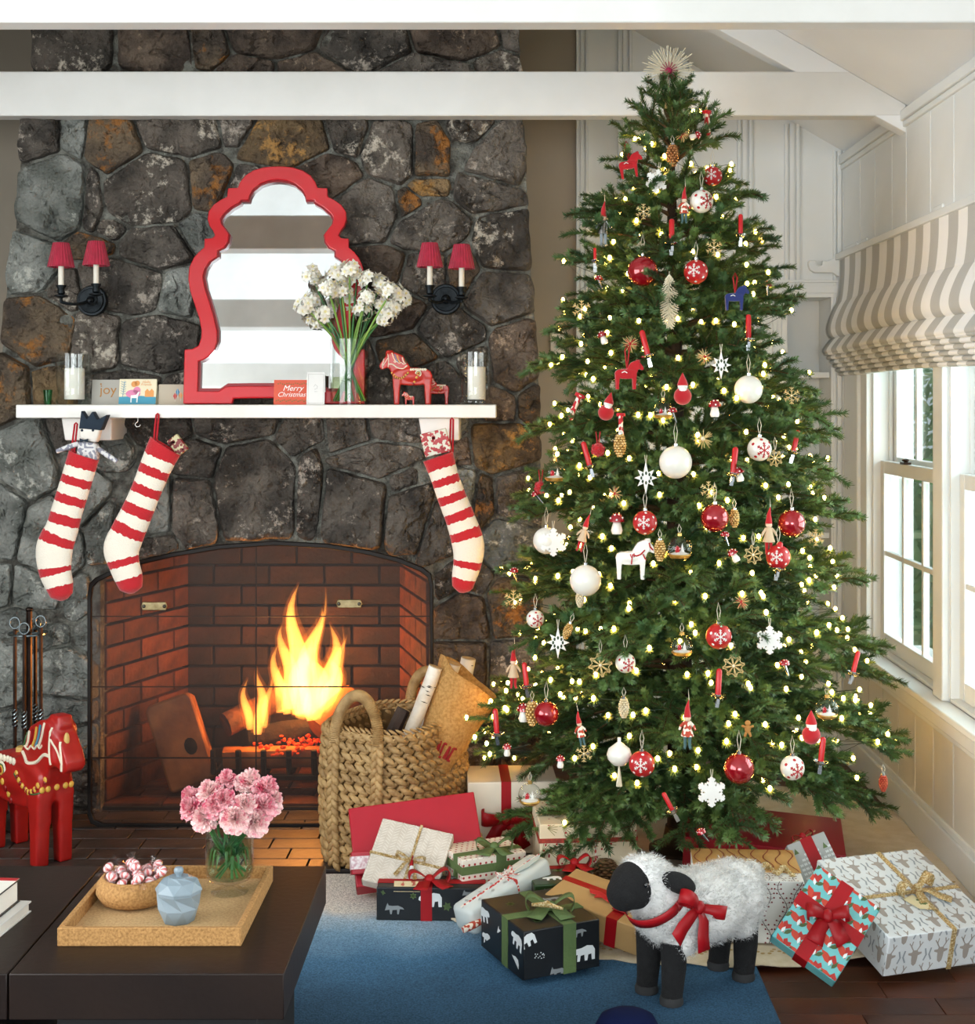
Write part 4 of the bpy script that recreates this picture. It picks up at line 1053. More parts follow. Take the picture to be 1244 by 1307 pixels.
# ---- fire tools
steel_d = mat('tool_steel', '#3A2F2A', 0.35, 0.9, col2='#241C18', vscale=20)
steel_b = mat('tool_bright_steel', '#8E9A9E', 0.25, 1.0)
ft = thing('fire_tool_stand', 'slim iron stand carrying the fireplace tools beside the hearth', 'tool stand', P(36, 985, 4.70) * 1)
ft.location = (xpx(36, 4.70), 4.70, .012)
zt_ = CZ - (780 - VY) * 4.70 / F
obj('base', MB().lathe([(0, 0), (.09, 0), (.09, .008), (.03, .02), (0, .02)], 20), steel_d, ft)
obj('pole', MB().cyl((0.003, 0, .01), (0.003, 0, zt_ - .012), .010, n=8).ball((.003, 0, zt_ - .006), (.012, .012, .008)), steel_d, ft)
zh = CZ - (808 - VY) * 4.70 / F - .012
obj('hook_ring', MB().tube([(.1 * math.cos(a) * .6, .06 * math.sin(a), zh) for a in [2 * PI * i / 20 for i in range(20)]], .004, 6, closed=True).cyl((-.06, 0, zh), (.06, 0, zh), .004, n=6), steel_b, ft)
def tool(x, y, D, kind, label):
    b0 = Vector((xpx(x, D), D, 0)); top = CZ - (y - VY) * D / F
    t = thing(kind, label, kind.replace('_', ' '), (b0.x, b0.y, .04))
    L_ = top - .04
    obj('shaft', MB().cyl((0, 0, .1), (0, 0, L_ - .05), .0062, n=6), steel_d, t)
    tw = MB()
    for s in range(3): tw.tube([(.007 * math.cos(a + s * 2.1), .007 * math.sin(a + s * 2.1), .3 + a * .006) for a in [i * .5 for i in range(20)]], .0025, 5)
    obj('twisted_grip', tw, steel_b, t)
    if kind == 'fire_poker': obj('head', MB().cyl((0, 0, .1), (0, 0, 0), .006, .001, 6).tube([(0, 0, .06), (.02, 0, .05), (.025, 0, .07)], .004, 6), steel_d, t)
    elif kind == 'fire_shovel': obj('head', MB().prism([(-.035, .0), (.035, 0), (.04, .1), (.01, .12), (-.01, .12), (-.04, .1)], -.003, .003), steel_d, t, bevel=.002)
    elif kind == 'hearth_brush': obj('head', MB().lathe([(.03, 0), (.03, .08), (.012, .12), (0, .12)], 14), mat('bristle', '#2B2018', .9), t)
    else: obj('head', MB().tube([(0, 0, .12), (-.015, 0, .07), (-.004, 0, .0)], .005, 6).tube([(0, 0, .12), (.015, 0, .07), (.004, 0, .0)], .005, 6), steel_d, t)
    obj('handle_ring', MB().tube([(.016 * math.cos(a), 0, L_ - .03 + .018 * math.sin(a)) for a in [2 * PI * i / 16 for i in range(16)]], .003, 6, closed=True), steel_b, t)
tool(19, 783, 4.66, 'fire_poker', 'iron poker with a ring handle beside the tool stand'); tool(31, 790, 4.63, 'fire_shovel', 'iron hearth shovel hanging at the front of the tool stand')
tool(52, 781, 4.66, 'hearth_brush', 'hearth brush with a twisted iron shaft on the tool stand'); tool(45, 784, 4.74, 'fire_tongs', 'iron fire tongs hanging at the back of the tool stand')

# =================================================================== RUG, TABLE AND WHAT STANDS ON IT
rug_m = bpy.data.materials.new('dip_dyed_wool'); rug_m.use_nodes = True
n = rug_m.node_tree.nodes; l = rug_m.node_tree.links; b = n['Principled BSDF']
tc = n.new('ShaderNodeTexCoord'); sx = n.new('ShaderNodeSeparateXYZ'); l.new(tc.outputs['Object'], sx.inputs[0])
nz = n.new('ShaderNodeTexNoise'); nz.inputs['Scale'].default_value = 5; nz.inputs['Detail'].default_value = 6; l.new(tc.outputs['Object'], nz.inputs['Vector'])
ma = n.new('ShaderNodeMath'); ma.operation = 'MULTIPLY_ADD'; ma.inputs[1].default_value = .22; l.new(nz.outputs['Fac'], ma.inputs[0]); l.new(sx.outputs[1], ma.inputs[2])
mr = n.new('ShaderNodeMapRange'); mr.inputs['From Min'].default_value = 3.2; mr.inputs['From Max'].default_value = 4.4; l.new(ma.outputs[0], mr.inputs['Value'])
cr = n.new('ShaderNodeValToRGB'); e = cr.color_ramp.elements
e[0].position = 0.0; e[0].color = H('#2A4254'); e[1].position = 1.0; e[1].color = H('#E6E2D8')
for p, c in ((.24, '#3A5A74'), (.40, '#4C7698'), (.54, '#7AA0BE'), (.64, '#AAC2D2'), (.71, '#E4E0D6')):
    x = e.new(p); x.color = H(c)
l.new(mr.outputs[0], cr.inputs[0])
n2 = n.new('ShaderNodeTexNoise'); n2.inputs['Scale'].default_value = 240; n2.inputs['Detail'].default_value = 4; l.new(tc.outputs['Object'], n2.inputs['Vector'])
hs = n.new('ShaderNodeHueSaturation'); m3 = n.new('ShaderNodeMapRange'); m3.inputs['From Min'].default_value = .3; m3.inputs['From Max'].default_value = .7; m3.inputs['To Min'].default_value = .6; m3.inputs['To Max'].default_value = 1.35
l.new(n2.outputs['Fac'], m3.inputs['Value']); l.new(m3.outputs[0], hs.inputs['Value']); l.new(cr.outputs[0], hs.inputs['Color']); l.new(hs.outputs[0], b.inputs['Base Color'])
b.inputs['Roughness'].default_value = 1.0; b.inputs['Specular IOR Level'].default_value = .1
bp = n.new('ShaderNodeBump'); bp.inputs['Strength'].default_value = .8; bp.inputs['Distance'].default_value = .006; l.new(n2.outputs['Fac'], bp.inputs['Height']); l.new(bp.outputs[0], b.inputs['Normal'])
tag(obj('area_rug', MB().bb(-1.3, .603, 1.6, 4.22, .0005, .014), rug_m, bevel=.005), 'dip-dyed wool rug fading from cream to deep blue', 'rug')

# tree skirt of cream felt with a scalloped edge
TX, TY = .522, 4.39
mb = MB(); N = 120; vs_, fs_ = [(0, 0, .03)], []
for j, rr in enumerate((.25, .5, .7, .80, .862)):
    for i in range(N):
        a = 2 * PI * i / N
        r_ = rr * (1 + (.022 * abs(math.sin(a * 15)) if j == 4 else 0))
        vs_.append((r_ * math.cos(a), r_ * math.sin(a), .03 - .008 * j / 4 + .004 * math.sin(a * 9 + j)))
for i in range(N): fs_.append((0, 1 + i, 1 + (i + 1) % N))
for j in range(4):
    for i in range(N): fs_.append((1 + j * N + i, 1 + (j + 1) * N + i, 1 + (j + 1) * N + (i + 1) % N, 1 + j * N + (i + 1) % N))
skirt_m = mat('skirt_felt', '#D9C9AC', 0.95, col2='#CBB893', vscale=20, sheen=.3, bump=.3, bscale=150)
vs_ = [v if v[0] + TX < XR - .02 else (XR - .02 - TX, v[1], v[2]) for v in vs_]
sk = thing('tree_skirt', 'round cream felt tree skirt with scalloped edge under the gifts', 'tree skirt', (TX, TY, -.004))
obj('felt', MB().add(vs_, fs_), skirt_m, sk, smooth=60, solid=.004)
mb = MB()
for k in range(46):
    a = PI + PI * k / 45
    for q_ in range(5):
        a2 = a + (q_ - 2) * .012; r_ = .80 + .012 * math.cos(q_ * 1.6)
        if r_ * math.cos(a2) + TX < XR - .03: mb.ball((r_ * math.cos(a2), r_ * math.sin(a2), .0265 + .004 * math.sin(a2 * 9 + 3)), (.006, .004, .0018), 6, 4)
obj('embroidery', mb, mat('embroidery_gold', '#B79862', .8), sk)['kind'] = 'stuff'

tab_m = mat('espresso_wood', '#221610', 0.42, spec=.3, col2='#1A100C', vscale=4, detail=8, bump=.05, bscale=60)
mtz = .38; tf, tb = 2.564, 3.155; txr, txs = -.399, -.887
def table(x0, x1, label):
    t = thing('coffee_table', label, 'coffee table', ((x0 + x1) / 2, (tf + tb) / 2, .014))
    w, d = x1 - x0, tb - tf
    obj('table_top', MB().bb(-w / 2, w / 2, -d / 2, d / 2, mtz - .082 - .014, mtz - .014), tab_m, t, bevel=.002)
    obj('plinth', MB().bb(-w / 2 + .06, w / 2 - .06, -d / 2 + .08, d / 2 - .06, 0, mtz - .083 - .014), mat('plinth_black', '#0E0B0A', .6), t, bevel=.002)
table(txs + .0015, txr, 'dark espresso coffee table block carrying the cork tray'); table(-1.75, txs - .0015, 'dark espresso coffee table block carrying the books')

# ---- cork tray
cork = mat('cork', '#B2854E', 0.85, col2='#8A6234', vscale=210, detail=3, vlo=.4, vhi=.7, bump=.3, bscale=90)
cork_l = mat('cork_light', '#C6A474', 0.85, col2='#A8835440'[:7], vscale=210, detail=3, vlo=.4, vhi=.75, bump=.3, bscale=90)
tx0, tx1, ty0, ty1 = -.84, -.498, 2.692, 3.055
tr = thing('cork_tray', 'square cork tray with raised rim on the coffee table', 'tray', ((tx0 + tx1) / 2, (ty0 + ty1) / 2, mtz))
w, d, hh, tk = tx1 - tx0, ty1 - ty0, .034, .011
obj('tray_base', MB().bb(-w / 2 + tk, w / 2 - tk, -d / 2 + tk, d / 2 - tk, .0, .009), cork_l, tr)
obj('rim', MB().bb(-w / 2, w / 2, -d / 2, -d / 2 + tk, 0, hh).bb(-w / 2, w / 2, d / 2 - tk, d / 2, 0, hh).bb(-w / 2, -w / 2 + tk, -d / 2 + tk, d / 2 - tk, 0, hh).bb(w / 2 - tk, w / 2, -d / 2 + tk, d / 2 - tk, 0, hh), cork, tr, bevel=.0015)
tzb = mtz + .009
# ---- candy bowl
bw = Vector((xpx(172, 2.905), 2.905, tzb))
bt_ = thing('cork_bowl', 'rounded cork bowl filled with wrapped peppermints on the tray', 'bowl', bw)
obj('bowl_shell', MB().lathe([(0, 0), (.05, 0), (.066, .007), (.0755, .024), (.074, .04), (.066, .052), (.06, .054), (.056, .05), (.062, .036), (.062, .024), (.05, .012), (0, .01)], 40), cork, bt_, smooth=60)
pep = bpy.data.materials.new('peppermint_sugar'); pep.use_nodes = True
n = pep.node_tree.nodes; l = pep.node_tree.links; b = n['Principled BSDF']
tc = n.new('ShaderNodeTexCoord'); sx = n.new('ShaderNodeSeparateXYZ'); l.new(tc.outputs['Object'], sx.inputs[0])
at = n.new('ShaderNodeMath'); at.operation = 'ARCTAN2'; l.new(sx.outputs[1], at.inputs[0]); l.new(sx.outputs[0], at.inputs[1])
mu = n.new('ShaderNodeMath'); mu.operation = 'MULTIPLY'; mu.inputs[1].default_value = 6; l.new(at.outputs[0], mu.inputs[0])
si_ = n.new('ShaderNodeMath'); si_.operation = 'SINE'; l.new(mu.outputs[0], si_.inputs[0])
gt_ = n.new('ShaderNodeMath'); gt_.operation = 'GREATER_THAN'; gt_.inputs[1].default_value = .1; l.new(si_.outputs[0], gt_.inputs[0])
mx_ = n.new('ShaderNodeMix'); mx_.data_type = 'RGBA'; mx_.inputs[6].default_value = H('#F8EDEA'); mx_.inputs[7].default_value = H('#E07E7A'); l.new(gt_.outputs[0], mx_.inputs[0]); l.new(mx_.outputs[2], b.inputs['Base Color']); b.inputs['Roughness'].default_value = .25
cello = glass('cellophane', (0.97, 0.93, 0.94), 1.5, .08)
cm = MB().ball((0, 0, 0), (.0115, .0115, .008), 16, 10); candy_me = mesh_of(cm, 'candy', pep, 180)
wm = MB().ball((0, 0, 0), (.0135, .013, .0105), 9, 6)
for sg in (-1, 1):
    for k in range(7):
        a0, a1 = 2 * PI * k / 7, 2 * PI * (k + .8) / 7
        wm.add([(sg * .013, 0, 0), (sg * .025, .012 * math.cos(a0), .012 * math.sin(a0)), (sg * .027, .008 * math.cos(a1), .008 * math.sin(a1))], [(0, 1, 2)])
wrap_me = mesh_of(wm, 'wrapper', cello)
rf = random.Random(21)
spots = []
for zi, (rad, cnt, z_) in enumerate(((.046, 10, .050), (.026, 6, .060), (.008, 2, .072), (.056, 6, .062))):
    for k in range(cnt):
        a = 2 * PI * k / cnt + zi; spots.append((rad * math.cos(a), rad * math.sin(a), z_ + rf.uniform(-.003, .004)))
for i, sp_ in enumerate(spots):
    t = thing('peppermint_candy', 'red and white peppermint in clear cellophane heaped in the cork bowl', 'candy', bw + Vector(sp_), (rf.uniform(-1, 1), rf.uniform(-1, 1), rf.uniform(0, 6)), group='peppermints in the cork bowl')
    for nm, me in (('sweet', candy_me), ('wrapper', wrap_me)):
        o = bpy.data.objects.new(nm, me); COL.objects.link(o); o.parent = t
# ---- faceted grey jar
jr = thing('faceted_jar', 'pale blue-grey faceted ceramic jar with a knobbed lid', 'jar', (xpx(228, 2.80), 2.80, tzb))
cer = mat('grey_ceramic', '#82919A', 0.4, col2='#7A8992', vscale=6)
def facet(rings, n=8):
    vs_, fs_ = [], []
    for j, (r_, z_, ph) in enumerate(rings):
        for i in range(n): a = 2 * PI * (i + ph) / n; vs_.append((r_ * math.cos(a), r_ * math.sin(a), z_))
    for j in range(len(rings) - 1):
        for i in range(n):
            a, b_, c, d_ = j * n + i, j * n + (i + 1) % n, (j + 1) * n + (i + 1) % n, (j + 1) * n + i
            if rings[j + 1][2] != rings[j][2]: fs_ += [(a, b_, d_), (b_, c, d_)]
            else: fs_.append((a, b_, c, d_))
    fs_ += [tuple(reversed(range(n))), tuple(range((len(rings) - 1) * n, len(rings) * n))]
    return MB().add(vs_, fs_)
obj('jar_body', facet([(.030, 0, 0), (.040, .028, .5), (.0435, .055, 0), (.0435, .058, 0)]), cer, jr, smooth=None, bevel=.0008)
ld = obj('lid', facet([(.0455, .0585, 0), (.0455, .062, 0), (.036, .078, .5), (.02, .086, 0)]), cer, jr, smooth=None, bevel=.0008)
obj('knob', MB().lathe([(.005, .085), (.0055, .089), (.009, .094), (.0095, .098), (.007, .103), (0, .1045)], 14), cer, ld)
# ---- carnations in a footed glass
gv = Vector((xpx(293, 2.96), 2.96, tzb)); kk = 2.96 / F
vz = thing('footed_glass_vase', 'clear footed glass vase of pink carnations standing on the tray', 'vase', gv)
obj('foot', MB().lathe([(0, .0006), (.037, .0006), (.038, .0025), (.02, .005), (.008, .012), (.008, .022), (0, .022)], 30), clear, vz)
zc0, zc1 = .0235, .126
obj('glass_cup', MB().lathe([(0, zc0), (.03, zc0), (.043, zc0 + .006), (.0485, zc0 + .02), (.0485, zc1), (.0465, zc1), (.0465, zc0 + .02), (.04, zc0 + .009), (0, zc0 + .006)], 36), clear, vz)
obj('water', MB().lathe([(0, zc0 + .0065), (.038, zc0 + .0095), (.046, zc0 + .022), (.046, zc0 + .075), (0, zc0 + .075)], 30), glass('cup_water', (0.80, 0.90, 0.84), 1.2), vz)
car_m = mat('carnation_petal', '#F4BEC2', 0.7, col2='#D4486A', vscale=75, detail=3, vlo=.44, vhi=.64, sss=.1)
car_m2 = mat('carnation_petal_light', '#F7D4D0', 0.7, col2='#DE6A82', vscale=75, detail=3, vlo=.47, vhi=.68, sss=.1)
def bloom(seed):
    r_ = random.Random(seed); mb = MB()
    for layer in range(9):
        el = R(-25 + layer * 13.5); n_ = 60; rad = .026 + .003 * math.sin(layer); z0 = .0
        vs_, fs_ = [], []
        for i in range(n_):
            a = 2 * PI * i / n_ + layer * .4
            wv = .5 * math.sin(a * 5 + layer * 2) + .35 * math.sin(a * 11 + layer) + .3 * (1 if i % 2 else -1)
            e2 = el + wv * .16; rr = rad * (1 + .08 * math.sin(a * 7 + layer * 3))
            for s in (.15, .55, .85, 1.0):
                ee = el + (e2 - el) * s
                vs_.append((rr * s * math.cos(ee) * math.cos(a), rr * s * math.cos(ee) * math.sin(a), rr * s * math.sin(ee)))
        for i in range(n_):
            for s in range(3): fs_.append((i * 4 + s, ((i + 1) % n_) * 4 + s, ((i + 1) % n_) * 4 + s + 1, i * 4 + s + 1))
        mb.add(vs_, fs_)
    return mb
blooms = [mesh_of(bloom(1), 'bloom', car_m, 60), mesh_of(bloom(2), 'bloom', car_m2, 60)]
rf = random.Random(4)
for i, (x, y, dD) in enumerate([(245,1032,-.02),(268,1012,-.01),(290,998,.02),(318,1000,.02),(338,1008,.01),(262,1045,-.045),(285,1022,-.05),(312,1028,-.05),(335,1030,-.03),(300,1046,-.07),(275,1030,-.05),(325,1050,-.045),(248,1022,.02),(290,1010,.05),(325,1015,.06),(345,1024,.01)]):
    D = 2.96 + dD; p = P(x, y, D) - gv
    t = thing('carnation', 'ruffled pink and white carnation in the footed glass on the tray', 'flower', gv, group='carnations in the footed glass')
    o = bpy.data.objects.new('bloom', blooms[i % 2]); COL.objects.link(o); o.parent = t; o.location = p
    dv = (p - Vector((0, 0, .07))).normalized() + Vector((0, -.35, 0)); o.rotation_mode = 'QUATERNION'; o.rotation_quaternion = dv.to_track_quat('Z', 'X')
    s_ = rf.uniform(.9, 1.12); o.scale = (s_,) * 3
    a = rf.uniform(0, 6.28)
    obj('stem', MB().tube(catmull([(math.cos(a) * .034, math.sin(a) * .034, zc0 + .014), (math.cos(a + 2.4) * .01, math.sin(a + 2.4) * .01, .08), Vector((p.x, p.y, 0)).normalized() * .036 + Vector((0, 0, .122)), p * .97], 5), .0026, 6), stem_d, t)
    for k in range(2):
        b0 = a + k * 2.2
        obj('leaf', MB().tube(catmull([(math.cos(b0) * .01, math.sin(b0) * .01, zc0 + .05), (math.cos(b0) * .034, math.sin(b0) * .034, zc0 + .06 + .01 * k), (math.cos(b0) * .042, math.sin(b0) * .042, zc0 + .035)], 4), [.003] * 6 + [.002, .0015, .0008], 5, flat=.25), stem_d, t)
# ---- books
def book(c, w, d, h, rot, cover, label, top=None):
    t = thing('book', label, 'book', c, (0, 0, R(rot)))
    cv = mat('cover_' + cover[1:], cover, .4)
    obj('page_block', MB().bb(-w + .004, -.004, -d + .004, -.004, .003, h - .003), mat('book_pages', '#EFE9DC', .8, bump=.2, bscale=200), t)
    obj('cover', MB().bb(-w, 0, -d, 0, 0, .003).bb(-w, 0, -d, 0, h - .003, h), cv, t, bevel=.0008)
    obj('spine', MB().bb(-w - .003, -w, -d, 0, 0, h), cv, t)
    return t
b1_ = book((-.947, 2.873, mtz), .23, .29, .022, -6, '#E4E2DC', 'white hardback book at the bottom of the coffee table stack')
b2_ = book((-.968, 2.868, mtz + .0225), .21, .27, .045, -5, '#1E1E20', 'thick hardback with a cream and red jacket on top of the white book')
obj('jacket_panel', MB().bb(-.21, -.001, -.269, -.001, .0451, .0456), mat('jacket_cream', '#EDE8DC', .4), b2_)
obj('jacket_stripe', MB().bb(-.04, -.001, -.016, -.001, .0457, .0461), mat('jacket_red', '#B02328', .4), b2_)
obj('jacket_ornament', MB().add([(x, z, .0463) for x, z in disc(-.12, -.06, .02, 18)], [tuple(range(18))]), mat('jacket_pink', '#D9A79A', .5), b2_, smooth=None, norm=False)

# ---- navy velvet pouf whose top just shows
nv = thing('velvet_pouf', 'small navy velvet pouf on the blue rug before the sheep', 'pouf', (xpx(800, 2.99), 2.99, .014), scale=.8)
obj('cushion', MB().lathe([(0, 0), (.06, 0), (.08, .02), (.088, .06), (.084, .11), (.068, .138), (.045, .149), (.02, .152), (0, .153)], 36, None, 0, 1.0, .8), mat('navy_velvet', '#0B1333', .95, spec=.1), nv, smooth=180)
obj('piping', MB().tube([(.088 * math.cos(a), .0705 * math.sin(a), .06) for a in [2 * PI * i / 40 for i in range(40)]], .003, 6, closed=True), mat('navy_piping', '#0F1838', .7), nv)

# =================================================================== BASKET
bk = Vector((xpx(504, 4.435), 4.435, .016)); BROT = 26
bk_m = mat('water_hyacinth', '#BE9C68', 0.6, col2='#8C6A3E', vscale=30, detail=3, vlo=.3, vhi=.7, rand=.12, bump=.3, bscale=120)
bt2 = thing('log_basket', 'braided water hyacinth basket with arched handles holding logs', 'basket', bk, (0, 0, R(-BROT)))
HA, HB, HH = .172, .212, .395            # half width (x), half length (y), height
def foot(a, z, inset=0.0):
    c, s = math.cos(a), math.sin(a); e = 3.4
    r_ = (abs(c) ** e + abs(s) ** e) ** (-1 / e)
    bul = 1 + .05 * math.sin(PI * z / HH)
    return Vector(((HA * bul - inset) * r_ * c, (HB * bul - inset) * r_ * s, z))
rows = 13
# lobe template: pointed ellipsoid
def lobe(mb, c, d, up, out, L_, w_, t_):
    vs_ = []
    for s, f in ((-1, 0), (-.6, .75), (0, 1), (.6, .75), (1, 0)):
        for j in range(6):
            a = 2 * PI * j / 6
            vs_.append(c + d * (s * L_) + up * (math.cos(a) * w_ * f) + out * (math.sin(a) * t_ * f))
    fs_ = []
    for i in range(4):
        for j in range(6): fs_.append((i * 6 + j, i * 6 + (j + 1) % 6, (i + 1) * 6 + (j + 1) % 6, (i + 1) * 6 + j))
    mb.add(vs_, fs_)
PER = []
for i in range(721):
    p = foot(2 * PI * i / 720, 0); PER.append(((PER[-1][0] + (p - PER[-1][1]).length) if PER else 0, p, 2 * PI * i / 720))
def ang_at(s):
    s %= PER[-1][0]
    lo = 0
    import bisect
    return PER[min(720, bisect.bisect([q_[0] for q_ in PER[::1]], s))][2]
steps = 40; ANG = [ang_at(PER[-1][0] * i / steps) for i in range(steps)]
for r_ in range(rows):
    z0 = .018 + (HH - .03) * r_ / (rows - 1); mb = MB()
    for i, a in enumerate(ANG):
        for sgn in (1, -1):
            a2 = a + (.5 * PI / steps if sgn < 0 else 0) + (r_ % 2) * PI / steps
            p = foot(a2, z0); q_ = foot(a2 + .02, z0); tg = (q_ - p).normalized(); out = Vector((tg.y, -tg.x, 0))
            d = (tg * .86 + Vector((0, 0, -sgn * .5))).normalized(); up = out.cross(d)
            lobe(mb, p + Vector((0, 0, sgn * .0075)) + out * .003 * sgn, d, up, out, .0245, .0105, .0095)
    obj('braid_row', mb, bk_m, bt2, smooth=60)
mb = MB(); vs_, fs_ = [], []
for j, z_ in enumerate((.006, HH * .33, HH * .66, HH - .01)):
    for i in range(48): vs_.append(foot(2 * PI * i / 48, z_, .008))
for j in range(3):
    for i in range(48): fs_.append((j * 48 + i, j * 48 + (i + 1) % 48, (j + 1) * 48 + (i + 1) % 48, (j + 1) * 48 + i))
fs_.append(tuple(reversed(range(48))))
obj('lining', mb.add(vs_, fs_), mat('basket_inner', '#7A5C34', .8, col2='#56401F', vscale=40), bt2, smooth=60)
def braid_path(path, outs, L_=.02, w_=.011):
    mb = MB(); path = [Vector(p) for p in path]; acc = 0
    for i in range(len(path) - 1):
        a, b_ = path[i], path[i + 1]; tg = (b_ - a).normalized(); out = Vector(outs[i]); side = tg.cross(out).normalized()
        for sgn in (1, -1):
            c = a.lerp(b_, .25 + .5 * (sgn < 0)) + side * sgn * .008
            d = (tg * .85 - side * sgn * .52).normalized()
            lobe(mb, c, d, out.cross(d), out, L_, w_, .011)
    return mb
for sy in (-1, 1):                      # handle straps at the two short ends, with arched grips
    yend = sy * (HB + .012)
    for sxn in (-1, 1):
        x = sxn * .075
        path = [(x, yend * (1 + .045 * math.sin(PI * z_ / HH)), z_) for z_ in [HH * i / 17 for i in range(18)]]
        obj('strap', braid_path(path, [(0, sy, 0)] * 20), bk_m, bt2, smooth=60)
    arc = [(-.075 * math.cos(a), yend * (1 - .06 * math.sin(a)), HH - .02 + .135 * math.sin(a)) for a in [PI * i / 16 for i in range(17)]]
    mb = MB().tube(arc, .013, 8)
    for i in range(70):                 # cord wound round the grip
        a = PI * i / 69; c = Vector((-.075 * math.cos(a), yend * (1 - .06 * math.sin(a)), HH - .02 + .135 * math.sin(a)))
        tg = Vector((0.075 * math.sin(a), 0, .115 * math.cos(a))).normalized()
        u = Vector((0, 1, 0)); v = tg.cross(u)
        mb.tube([c + (u * math.cos(b_) + v * math.sin(b_)) * .0145 + tg * (.002 * math.cos(b_)) for b_ in [2 * PI * j / 10 for j in range(10)]], .0033, 4, closed=True)
    obj('grip', mb, bk_m, bt2, smooth=60)
for y in (-.02,):
    rim = [foot(2 * PI * i / 60, HH + .006) for i in range(60)]
    obj('rim', braid_path(rim + [rim[0]], [(p.normalized().x, p.normalized().y, .3) for p in rim] + [(1, 0, .3)], .018, .009), bk_m, bt2, smooth=60)
# birch logs and burlap sack in the basket
birch = mat('birch_bark', '#EDE6DA', 0.75, col2='#CFC2AE', vscale=14, detail=5, bump=.3, bscale=50)
birch_d = mat('birch_mark', '#3A332C', 0.9); birch_end = mat('birch_cut', '#C9A878', .8)
def birch_log(p0, p1, r_, label):
    p0, p1 = Vector(p0), Vector(p1); t = thing('birch_log', label, 'log', p0); d = p1 - p0
    mb = MB().tube([d * (i / 8) + noise.noise_vector(Vector((i, r_ * 99, p0.x))) * .003 for i in range(9)], r_, 16)
    obj('bark', mb, birch, t, smooth=50)
    obj('cut_end', MB().cyl(d * .999, d * 1.003, r_ * .94, n=16), birch_end, t)
    u = d.normalized(); rr = random.Random(r_ * 1000 + p0.x); mk = MB()
    v0 = u.orthogonal().normalized(); v1 = u.cross(v0)
    for k in range(22):
        a = rr.uniform(0, 6.28); s = rr.uniform(.05, .97); o_ = v0 * math.cos(a) + v1 * math.sin(a); tn = u.cross(o_)
        c = d * s + o_ * (r_ + .0012); w2 = rr.uniform(.005, .014)
        mk.add([c - tn * w2, c + u * .0016, c + tn * w2, c - u * .0016], [(0, 1, 2, 3)])
    obj('bark_marks', mk, birch_d, t, smooth=None, norm=False)
birch_log(P(500, 1000, 4.34), P(556, 851, 4.36), .021, 'slim white birch log leaning out of the basket over its edge')
birch_log(P(525, 985, 4.42), P(578, 846, 4.42), .026, 'thick white birch log standing behind the burlap sack')
birch_log(P(568, 985, 4.50), P(598, 840, 4.50), .023, 'birch log whose cut top pokes above the burlap sack')
log_dark = mat('dark_firewood', '#4A3A30', .85, col2='#2A211C', vscale=20, bump=.5, bscale=40)
t = thing('firewood_stick', 'dark split firewood stick lying inside the basket', 'log', P(470, 1000, 4.40)); 
obj('wood', MB().tube([(0, 0, 0), P(515, 905, 4.44) - P(470, 1000, 4.40)], .022, 7), log_dark, t)
burlap = mat('burlap', '#C79A5C', 0.95, col2='#AC7F44', vscale=120, detail=2, bump=.7, bscale=260)
p0, p1 = P(548, 985, 4.36), P(598, 866, 4.40); d = p1 - p0
sack = thing('burlap_sack', 'open burlap sack with red lettering stuffed in the basket', 'sack', p0)
vs_, fs_ = [], []; n_ = 40; u = d.normalized(); side = Vector((u.z, 0, -u.x)); dep = Vector((0, 1, 0))
K = 14
for i in range(K):
    s = i / (K - 1); wd = .045 + .060 * s ** .8; th = .05 + .02 * s
    for j in range(n_):
        a = 2 * PI * j / n_
        w_ = 1 + .03 * math.sin(a * 4 + s * 3) * s
        p = d * (s * 1.02) + side * math.cos(a) * wd * w_ + dep * math.sin(a) * th * w_ + u * (-.03 * math.cos(a) * s + .004 * math.sin(a * 4) * (s > .8))
        vs_.append(p + noise.noise_vector(p * 22) * .004)
for i in range(K - 1):
    for j in range(n_): fs_.append((i * n_ + j, i * n_ + (j + 1) % n_, (i + 1) * n_ + (j + 1) % n_, (i + 1) * n_ + j))
obj('sack_cloth', MB().add(vs_, fs_), burlap, sack, smooth=180, solid=.003)
mb = MB()
for k in range(6):
    for (s0, c0, s1, c1) in ((.22, -.62 + k * .23, .36, -.62 + k * .23), (.36, -.62 + k * .23, .36, -.5 + k * .23), (.22, -.62 + k * .23, .22, -.5 + k * .23)) if k % 2 else ((.22, -.62 + k * .23, .36, -.56 + k * .23), (.36, -.56 + k * .23, .22, -.5 + k * .23)):
        for dd in range(1):
            def sp3(s, c_):
                wd = .045 + .060 * s ** .8; th = .05 + .02 * s
                return d * (s * 1.02) + side * c_ * wd - dep * (math.sqrt(max(0, 1 - c_ * c_)) * th + .006) + u * (-.03 * c_ * s)
            mb.tube([sp3(s0, c0), sp3((s0 + s1) / 2, (c0 + c1) / 2), sp3(s1, c1)], .0035, 5)
obj('sack_lettering', mb, mat('sack_red_print', '#9E1F22', .9), sack)

